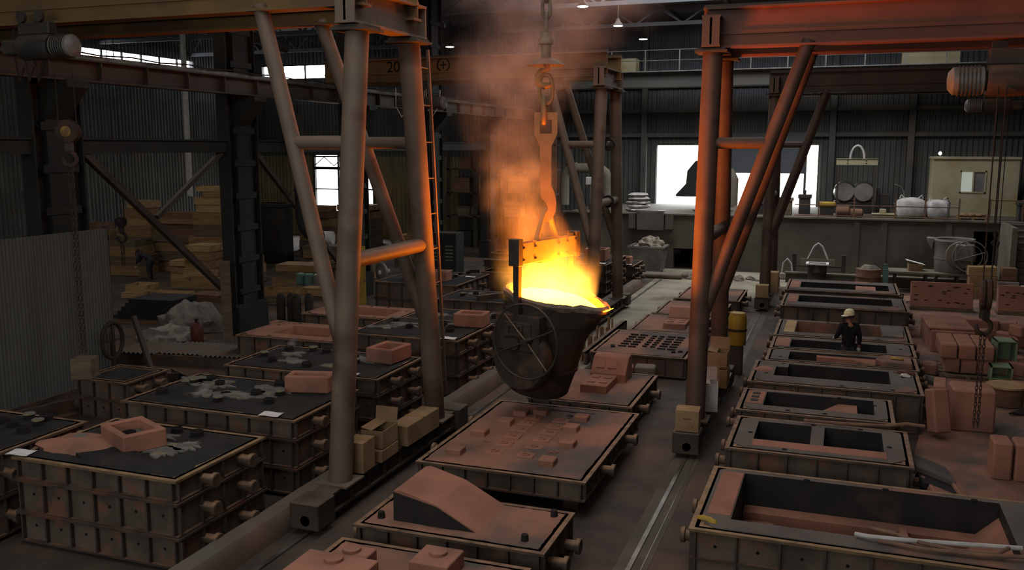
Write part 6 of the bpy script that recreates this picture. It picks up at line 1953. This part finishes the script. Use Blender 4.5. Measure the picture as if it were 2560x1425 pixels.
stack('the rear stack beside the yellow board', -18.8, 38.5, 0.0, [(1.8, 1.2, 0.4, WG), (1.8, 1.2, 0.4, WO), (1.7, 1.1, 0.35, WG), (1.5, 1.0, 0.3, WO)])
# long planks
for i in range(6):
    tag(MB().box(-1.5, 1.5, -0.12, 0.12, 0, 0.05).build('plank', WG if i % 2 else WO, loc=(-21.5 + 0.1 * i, 35.6, 0.02 + 0.09 * i), rz=0.25 + 0.04 * (i % 3)), ['lowest', 'second', 'third', 'fourth', 'fifth', 'topmost'][i] + ' long plank of the pile right of the dark column', 'plank', 'pile of long planks')
for i in range(5):
    tag(MB().box(-1.0 + 0.05 * i, 1.0 - 0.04 * i, -0.75, 0.75 - 0.05 * i, 0, 0.12).build('black_plate', 'coating_black', loc=(-20.9 + 0.06 * i, 23.4 + 0.05 * i, 0.15 + 0.125 * i), rz=0.12 + 0.05 * (i % 2)), ['lowest', 'second', 'third', 'fourth', 'topmost'][i] + ' black plate of the stack by the fence post', 'plate', 'stacked black plates')
tag(MB().box(-1.2, 1.0, -0.6, 0.6, 0, 0.15).build('timber_sole', WR, loc=(-20.6, 23.3, 0), rz=0.1), 'reddish timber base under the black plates', 'timber')
# heaps, cylinders, plank, fan, boards
tag(blob(14, 22, 0.95, 0.7, 0.42, 0.55, 2.6, 101.0).build('plastic_heap', 'plastic_sheet', loc=(-18.3, 21.1, 0), smooth=True), 'crumpled pale plastic heap beside the walkway', 'heap', kind='stuff')
tag(blob(14, 22, 1.0, 0.8, 0.8, 0.55, 2.4, 111.0).build('tarpaulin_heap', 'plastic_sheet', loc=(-18.75, 22.6, 0), smooth=True), 'large crumpled sheet heap by the column foot', 'heap', kind='stuff')
for i in range(1):
    o = thing('gas_cylinder', 'short red gas cylinder near the corrugated walkway', 'gas cylinder', (-17.1, 20.75, 0))
    o.scale = (1.25, 1.25, 0.72)
    MB().lathe([(0.13, 0), (0.14, 0.03), (0.14, 0.75), (0.09, 0.88), (0.04, 0.92)], 16).build('cylinder', 'paint_red', o, smooth=True)
    MB().lathe([(0.03, 0.92), (0.03, 1.0), (0.05, 1.02), (0.05, 1.06)], 10).build('valve', 'rubber', o)
tag(MB().box(-0.14, 0.14, -0.02, 0.02, 0, 2.35).build('standing_plank', 'wood_grey', loc=(-16.62, 21.5, 0), rz=0.4), 'grey plank standing against the dark column', 'plank')
for i, (x, y) in enumerate(((-16.9, 24.6), (-16.6, 24.75), (-16.3, 24.6), (-16.0, 24.85))):
    o = thing('gas_cylinder', ['first', 'second', 'third', 'fourth'][i] + ' dark gas cylinder right of the column', 'gas cylinder', (x, y, 0), 0, 'dark gas cylinders')
    MB().lathe([(0.13, 0), (0.14, 0.03), (0.14, 0.78), (0.09, 0.9), (0.04, 0.94)], 16).build('cylinder', 'rubber', o, smooth=True)
    MB().lathe([(0.03, 0.94), (0.04, 1.0)], 8).build('valve', 'paint_yellow', o)
tag(MB().box(-0.25, 0.25, -0.2, 0.2, 0, 0.35).build('sand_block', 'sand_red', loc=(-15.2, 22.4, 0), bevel=0.03), 'pinkish block beside the dark gas cylinders', 'block')
tag(MB().box(-0.18, 0.18, -0.18, 0.18, 0, 0.7).build('sand_block', 'sand_red', loc=(-14.9, 21.5, 0), bevel=0.03), 'upright pinkish block at the red frame corner', 'block')
fa = thing('floor_fan', 'grey caged floor fan on a stand behind the gantry', 'fan', (-15.9, 29.6, 0), math.radians(-30))
MB().lathe([(0.02, -0.08), (0.36, -0.05), (0.38, 0), (0.36, 0.05), (0.02, 0.08)], 24, (0, 0, 1.0), Matrix.Rotation(PI / 2, 3, 'X')).build('cage', 'metal_grey', fa, smooth=True)
MB().lathe([(0.09, 0.08), (0.08, 0.11), (0.02, 0.12)], 14, (0, 0, 1.0), Matrix.Rotation(PI / 2, 3, 'X')).build('badge', 'paper', fa)
MB().lathe([(0.12, -0.05), (0.12, -0.3), (0.05, -0.34)], 14, (0, 0, 1.0), Matrix.Rotation(PI / 2, 3, 'X')).build('motor', 'metal_grey', fa, smooth=True)
MB().tube((0, 0.1, 0), (0, 0.1, 0.9), 0.03, 8).build('pole', 'metal_grey', fa)
for a in (0.3, 2.2, 4.2):
    MB().bar((0, 0.1, 0.12), (0.35 * math.cos(a), 0.1 + 0.35 * math.sin(a), 0.02), 0.04, 0.04).build('foot', 'metal_grey', fa)
yb = thing('door_leaf', 'old yellow panelled door leaf standing by the fan', 'door leaf', (-16.25, 28.2, 0), 0.3)
MB().box(-0.4, 0.4, -0.03, 0.03, 0, 2.1).build('leaf', 'paint_yellow', yb)
for z0, z1 in ((0.15, 0.9), (1.05, 1.9)):
    MB().ring(-0.3, 0.3, z0, z1, 0, 0.02, 0.04).build('moulding', 'paint_yellow', yb, loc=(0, -0.03, 0)).rotation_euler = (PI / 2, 0, 0)
dp = thing('air_duct', 'dark bent air duct hanging right of the column', 'duct', (-16.62, 25.5, 0))
MB().path([(0, 0, 6.6), (0, 0, 3.3), (0.03, 0.05, 3.0), (0.14, 0.2, 2.75), (0.34, 0.4, 2.65), (0.5, 0.55, 2.65)], 0.17, 16).build('pipe', 'column_dark', dp, smooth=True)
MB().lathe([(0.18, -0.04), (0.21, -0.04), (0.21, 0.04), (0.18, 0.04)], 18, (0, 0, 4.2), None, False).build('collar', 'column_dark', dp)
op = thing('overhead_pipe', 'thick dark pipe running under the side bay roof', 'pipe', (-22, 28, 9.8))
MB().path([(0, -4, 0.1), (0, 3, 0), (0, 5, -0.2)], 0.22, 14).build('pipe', 'girder_dark', op, smooth=True)
for yy in (-3.5, 0, 3.5):
    MB().box(-0.03, 0.03, yy - 0.03, yy + 0.03, 0.15, 2.5).build('hanger', 'girder_dark', op)
ro = thing('paper_roll', 'white roll lying behind the bent duct', 'roll', (-25.0, 40.2, 0.95), 0.25)
MB().tube((-0.6, 0, 0), (0.6, 0, 0), 0.36, 20).build('roll', 'paper', ro, smooth=True)
MB().tube((-0.62, 0, 0), (-0.58, 0, 0), 0.12, 12).build('core', 'cardboard', ro)
tag(MB().box(-0.9, 0.9, -0.5, 0.5, 0, 0.58).box(-1.0, 1.0, -0.6, 0.6, 0.54, 0.58).build('crate', 'wood_grey', loc=(-25.0, 40.2, 0)), 'grey crate under the white roll', 'crate')
for i in range(3):
    tag(MB().lathe([(0.15, 0), (0.17, 0.02), (0.17, 0.42), (0.14, 0.45)], 16).build('canister', 'paint_teal' if i < 2 else 'metal_grey', loc=(-19.6 + 0.4 * i, 29.9, 0.3), smooth=True), ['first teal canister on the timber by the duct', 'second teal canister on the timber by the duct', 'grey canister beside the teal ones'][i], 'canister')
tag(MB().box(-0.8, 0.8, -0.4, 0.4, 0, 0.3).build('timber_block', WG, loc=(-19.2, 29.9, 0)), 'grey timber block under the teal canisters', 'timber')
tag(MB().box(-0.06, 0.06, -0.06, 0.06, 0, 9.1).build('hanging_strip', 'plastic_white', loc=(-30.0, 36.5, 3.2), jitter=0.03), 'pale plastic strip hanging before the timber stacks', 'strip')
bpy.data.objects['hanging_strip'].scale = (1.6, 1.6, 1)
for i, (x, y, w_, h) in enumerate(((-27.2, 36.8, 0.7, 3.6), (-25.8, 37.4, 1.4, 2.9), (-29.4, 38.0, 1.5, 3.2))):
    tag(MB().box(-w_ / 2, w_ / 2, -0.4, 0.4, 0, h).box(-w_ / 2 - 0.05, w_ / 2 + 0.05, -0.45, 0.45, h - 0.2, h).build('steel_cabinet', ['metal_grey', 'machine_dark', 'machine_dark'][i], loc=(x, y, 0), bevel=0.02),
        ['pale dented steel cabinet behind the timber stacks', 'dark tall cabinet behind the tallest stack', 'dark tall cabinet behind the reddish stack'][i], 'cabinet')
# cabinets, beams and rack beyond the closed moulds
cbt = thing('tool_cabinet', 'dark green tall tool cabinet behind the mould with risers', 'cabinet', (-14.85, 33.2, 0))
MB().box(-0.55, 0.55, -0.4, 0.4, 0.0, 2.2).build('body', 'column_dark', cbt, bevel=0.01)
for sx in (-0.27, 0.27):
    dd = MB().box(sx - 0.25, sx + 0.25, -0.43, -0.4, 0.12, 2.12).build('door', 'column_dark', cbt)
    for i in range(5):
        MB().box(sx - 0.16, sx + 0.16, -0.445, -0.43, 1.1 + i * 0.14, 1.15 + i * 0.14).build('louvre', 'paint_green', dd)
for i, (x, y, l, h, m, lab) in enumerate(((-12.6, 35.4, 2.0, 1.25, 'wood_grey', 'broad grey box with pale lid left of the flames'), (-12.4, 33.4, 1.6, 0.75, 'wood_red', 'brown steel box in front of the broad grey box'))):
    tag(MB().box(-l / 2, l / 2, -0.5, 0.5, 0, h).box(-l / 2 - 0.06, l / 2 + 0.06, -0.56, 0.56, h - 0.08, h).build('storage_box', m, loc=(x, y, 0), bevel=0.02), lab, 'box')
tag(ibeam(MB(), (-1.2, 0, 0.9), (1.2, 0, 0.9), 0.3, 0.28).build('steel_beam', 'flask_steel', loc=(-12.5, 34.3, 0)).__class__ and bpy.data.objects['steel_beam'], 'loose dark I-beam across trestles left of the flames', 'beam')
MB().box(-1.1, -0.9, -0.2, 0.2, 0, 0.76).build('trestle', 'wood_grey', bpy.data.objects['steel_beam'])
MB().box(0.9, 1.1, -0.2, 0.2, 0, 0.76).build('trestle', 'wood_grey', bpy.data.objects['steel_beam'])
chh = thing('wooden_chair', 'small dark chair with a blue cushion near the tool cabinet', 'chair', (-13.3, 32.3, 0), 0.4)
MB().box(-0.2, 0.2, -0.2, 0.2, 0.42, 0.46).build('seat', 'paint_blue', chh)
for sx in (-0.17, 0.17):
    for sy in (-0.17, 0.17):
        MB().box(sx - 0.02, sx + 0.02, sy - 0.02, sy + 0.02, 0, 0.42 if sy < 0 else 0.85).build('leg', 'rubber', chh)
MB().box(-0.19, 0.19, 0.15, 0.18, 0.6, 0.85).build('backrest', 'rubber', chh)
rk = thing('steel_rack', 'dark steel rack with shelves near the rear wall', 'rack', (-18.2, 47.2, 0))
for x in (-2.6, -1.0, 0.6, 2.2, 3.6):
    MB().box(x - 0.08, x + 0.08, -0.5, -0.34, 0, 6.3).build('post', 'girder_dark', rk)
for z in (1.7, 3.0, 4.3, 5.6):
    MB().box(-2.7, 3.7, -0.5, 0.5, z, z + 0.08).build('shelf', 'girder_dark', rk)
rr = random.Random(44)
for i in range(12):
    z = (0, 1.78, 3.08, 4.38)[i % 4]
    x = -20.4 + 1.5 * (i // 4) + rr.uniform(-0.2, 0.2) + 0.5
    w_, h = rr.uniform(0.6, 1.1), rr.uniform(0.4, 1.0)
    tag(MB().box(-w_ / 2, w_ / 2, -0.35, 0.35, 0, h).box(-w_ / 2 - 0.03, w_ / 2 + 0.03, -0.38, 0.38, h - 0.06, h).build('stored_crate', rr.choice(['wood_grey', 'machine_dark', 'wood_red', 'girder_dark']), loc=(x, 47.2, z)),
        '%s crate on the %s of the dark rear rack' % (['left-hand', 'middle', 'right-hand'][i // 4], ['floor', 'first shelf', 'second shelf', 'third shelf'][i % 4]), 'crate', 'crates on the rear rack')


# ------------------------------------------------------------------ people
def skin_mesh(name, verts, edges, m, root=0, sub=2):
    """verts = [(pos, radius)]; grows a skin surface and returns the finished mesh"""
    me = bpy.data.meshes.new(name)
    me.from_pydata([Vector(p) for p, r in verts], edges, [])
    o = bpy.data.objects.new(name + '_tmp', me)
    COL.objects.link(o)
    o.modifiers.new('skin', 'SKIN')
    sv = me.skin_vertices[0].data if me.skin_vertices else None
    if sv is None:
        me.skin_vertices.new()
        sv = me.skin_vertices[0].data
    for i, (p, r) in enumerate(verts):
        sv[i].radius = r if isinstance(r, tuple) else (r, r)
        sv[i].use_root = (i == root)
    s = o.modifiers.new('sub', 'SUBSURF')
    s.levels = sub
    s.render_levels = sub
    dg = bpy.context.evaluated_depsgraph_get()
    ev = o.evaluated_get(dg)
    out = bpy.data.meshes.new_from_object(ev)
    out.name = name
    bpy.data.objects.remove(o)
    out.materials.clear()
    out.materials.append(MATS[m])
    out.shade_smooth()
    return out


def person(label, loc, rz, J, helmet, shirt, trousers, gloves, group=None):
    """J: joint positions, facing local -y; x to the person's left"""
    o = thing('person', label, 'person', loc, rz, group)
    hd, nk, ch, sp_, pv = J['head'], J['neck'], J['chest'], J['spine'], J['pelvis']
    fwd = Vector(J['look']).normalized()
    side = fwd.cross(Vector((0, 0, 1))).normalized()
    H = Vector(hd)
    V = [(pv, (0.13, 0.1)), (sp_, (0.12, 0.09)), (ch, (0.14, 0.1)), (nk, 0.055), (H - Vector((0, 0, 0.07)) + fwd * 0.012, (0.068, 0.078)), (H + Vector((0, 0, 0.05)), (0.078, 0.092)), (H + Vector((0, 0, 0.11)), (0.05, 0.06))]
    E = [(0, 1), (1, 2), (2, 3), (3, 4), (4, 5), (5, 6)]

    def limb(start, pts):
        k = start
        for p, r in pts:
            V.append((p, r))
            E.append((k, len(V) - 1))
            k = len(V) - 1
        return k
    hands = []
    for s, n in ((1, 'l'), (-1, 'r')):
        k = limb(2, [(J['sh' + n], 0.062), (J['el' + n], 0.045), (J['wr' + n], 0.032)])
        w = Vector(J['wr' + n])
        e = Vector(J['el' + n])
        d = (w - e).normalized()
        palm = w + d * 0.07
        kk = limb(k, [(palm, (0.036, 0.02))])
        a = d.orthogonal().normalized()
        b = d.cross(a)
        for f in range(4):
            off = a * (f - 1.5) * 0.019
            L = (0.062, 0.07, 0.066, 0.052)[f]
            limb(kk, [(palm + off + d * 0.03, 0.009), (palm + off * 1.15 + d * (0.03 + L * 0.5) + b * 0.008, 0.0085), (palm + off * 1.2 + d * (0.03 + L * 0.85) + b * 0.03, 0.007)])
        limb(k, [(w + d * 0.035 + a * 0.035, 0.011), (w + d * 0.07 + a * 0.055 + b * 0.015, 0.01)])
        hands.append((w, d, palm))
        limb(0, [(J['hip' + n], 0.085), (J['kn' + n], 0.055), (J['an' + n], 0.04), (Vector(J['an' + n]) + Vector((0, -0.13, -0.05)), (0.04, 0.028))])
    body = link('body', skin_mesh('body', V, E, 'skin'), o)
    # face
    fm = Matrix((side, -fwd, Vector((0, 0, 1)))).transposed()
    MB().add(*(lambda q: ([H + fm @ Vector(v) for v in ((-0.016, -0.088, -0.03), (0.016, -0.088, -0.03), (0, -0.118, -0.028), (0, -0.09, 0.015))], [(0, 1, 2), (1, 3, 2), (3, 0, 2)]))(0)).build('nose', 'skin', body)
    for s in (-1, 1):
        MB().lathe([(0.012, -0.006), (0.016, 0), (0.012, 0.006)], 10, H + fm @ Vector((s * 0.03, -0.085, 0.012)), fm @ Matrix.Rotation(PI / 2, 3, 'X')).build('eye', 'rubber', body)
        MB().lathe([(0.012, -0.02), (0.026, 0), (0.018, 0.03)], 10, H + fm @ Vector((s * 0.083, 0.0, -0.01)), None).build('ear', 'skin', body)
    MB().box(-0.022, 0.022, -0.004, 0.004, -0.004, 0.004).build('mouth', 'paint_red', body, loc=tuple(H + fm @ Vector((0, -0.08, -0.06))), rz=math.atan2(side.y, side.x))
    # clothes
    V2 = [(Vector(pv) + (Vector(pv) - Vector(sp_)) * 0.9, (0.16, 0.125)), (pv, (0.175, 0.135)), (sp_, (0.16, 0.12)), (ch, (0.18, 0.125)), (Vector(ch).lerp(Vector(nk), 0.75), (0.085, 0.08))]
    E2 = [(0, 1), (1, 2), (2, 3), (3, 4)]
    for n in ('l', 'r'):
        k = 3
        for p, r in ((J['sh' + n], 0.09), (Vector(J['sh' + n]).lerp(Vector(J['el' + n]), 0.5), 0.072), (J['el' + n], 0.062), (Vector(J['el' + n]).lerp(Vector(J['wr' + n]), 0.85), 0.048)):
            V2.append((p, r))
            E2.append((k, len(V2) - 1))
            k = len(V2) - 1
    link('shirt', skin_mesh('shirt', V2, E2, shirt), o)
    V3 = [(Vector(pv).lerp(Vector(sp_), 0.6), (0.145, 0.11)), (pv, (0.165, 0.13))]
    E3 = [(0, 1)]
    for n in ('l', 'r'):
        k = 1
        for p, r in ((J['hip' + n], 0.115), (Vector(J['hip' + n]).lerp(Vector(J['kn' + n]), 0.5), 0.1), (J['kn' + n], 0.08), (J['an' + n], 0.068)):
            V3.append((p, r))
            E3.append((k, len(V3) - 1))
            k = len(V3) - 1
    link('trousers', skin_mesh('trousers', V3, E3, trousers), o)
    for n in ('l', 'r'):
        a = Vector(J['an' + n])
        MB().add(*(lambda q: (q.v, q.f))(blob(8, 14, 0.055, 0.14, 0.1, 0.05, 1.0, 1.0))).build('shoe', 'rubber', o, smooth=True, loc=(a.x, a.y - 0.07, a.z - 0.09))
    for (w, d, palm), g in zip(hands, gloves):
        if g:
            ob = blob(8, 12, 0.045, 0.035, 0.075, 0.15, 2.0, 5.0, False)
            gm = d.to_track_quat('Z', 'Y').to_matrix()
            MB().add([palm + d * 0.02 + gm @ Vector(v) for v in ob.v], ob.f).build('glove', 'glove', o, smooth=True)
    # helmet or cap
    hm = fm
    if helmet:
        he = MB().lathe([(0.128, 0.045), (0.128, 0.06), (0.125, 0.1), (0.11, 0.15), (0.075, 0.19), (0.02, 0.205)], 24, H, hm).build('helmet', 'helmet', o, smooth=True)
        vs, fs = [], []
        n = 14
        for i in range(n + 1):
            a = PI + PI * i / n
            for r, zz in ((0.122, 0.052), (0.122 + 0.055 * math.sin(PI * i / n), 0.035)):
                vs.append(H + hm @ Vector((r * math.cos(a), r * math.sin(a) * (1.05 if r > 0.13 else 1), zz)))
        for i in range(n):
            fs.append((2 * i, 2 * i + 1, 2 * i + 3, 2 * i + 2))
        MB().add(vs, fs).build('brim', 'helmet', he, smooth=True, fix=False)
        MB().lathe([(0.118, -0.02), (0.124, 0.05)], 20, H, hm, False).build('hair', 'rubber', o)
    else:
        MB().lathe([(0.105, 0.0), (0.112, 0.05), (0.1, 0.11), (0.06, 0.15), (0.01, 0.16)], 20, H, hm).build('hair', 'rubber', o, smooth=True)
    return o


person('worker in white helmet and black shirt standing inside an open mould', (0.28, 22.72, 0.05), math.radians(200), dict(
    head=(0.0, -0.03, 1.53), neck=(0, 0.0, 1.4), chest=(0, 0.02, 1.24), spine=(0, 0.02, 1.04), pelvis=(0, 0.02, 0.9), look=(0.85, -0.55, -0.1),
    shl=(0.185, 0.02, 1.33), ell=(0.26, -0.02, 1.08), wrl=(0.24, -0.2, 1.0), shr=(-0.185, 0.02, 1.33), elr=(-0.25, 0.05, 1.05), wrr=(-0.27, -0.02, 0.82),
    hipl=(0.09, 0.02, 0.86), knl=(0.1, -0.01, 0.47), anl=(0.1, 0.03, 0.09), hipr=(-0.09, 0.02, 0.86), knr=(-0.11, 0.0, 0.47), anr=(-0.12, 0.05, 0.09)),
    True, 'cloth_black', 'cloth_navy', (True, True))
person('worker in dark clothes bending over among the wooden boxes', (-27.45, 30.55, 0), math.radians(-75), dict(
    head=(0.0, -0.5, 1.12), neck=(0, -0.4, 1.12), chest=(0, -0.26, 1.1), spine=(0, -0.08, 1.0), pelvis=(0, 0.06, 0.86), look=(0.0, -0.7, -0.7),
    shl=(0.18, -0.32, 1.12), ell=(0.2, -0.42, 0.86), wrl=(0.14, -0.5, 0.64), shr=(-0.18, -0.32, 1.12), elr=(-0.2, -0.44, 0.88), wrr=(-0.14, -0.56, 0.7),
    hipl=(0.09, 0.06, 0.82), knl=(0.11, 0.0, 0.45), anl=(0.11, 0.08, 0.09), hipr=(-0.09, 0.06, 0.82), knr=(-0.11, -0.02, 0.45), anr=(-0.12, 0.02, 0.09)),
    False, 'cloth_navy', 'cloth_navy', (True, True))
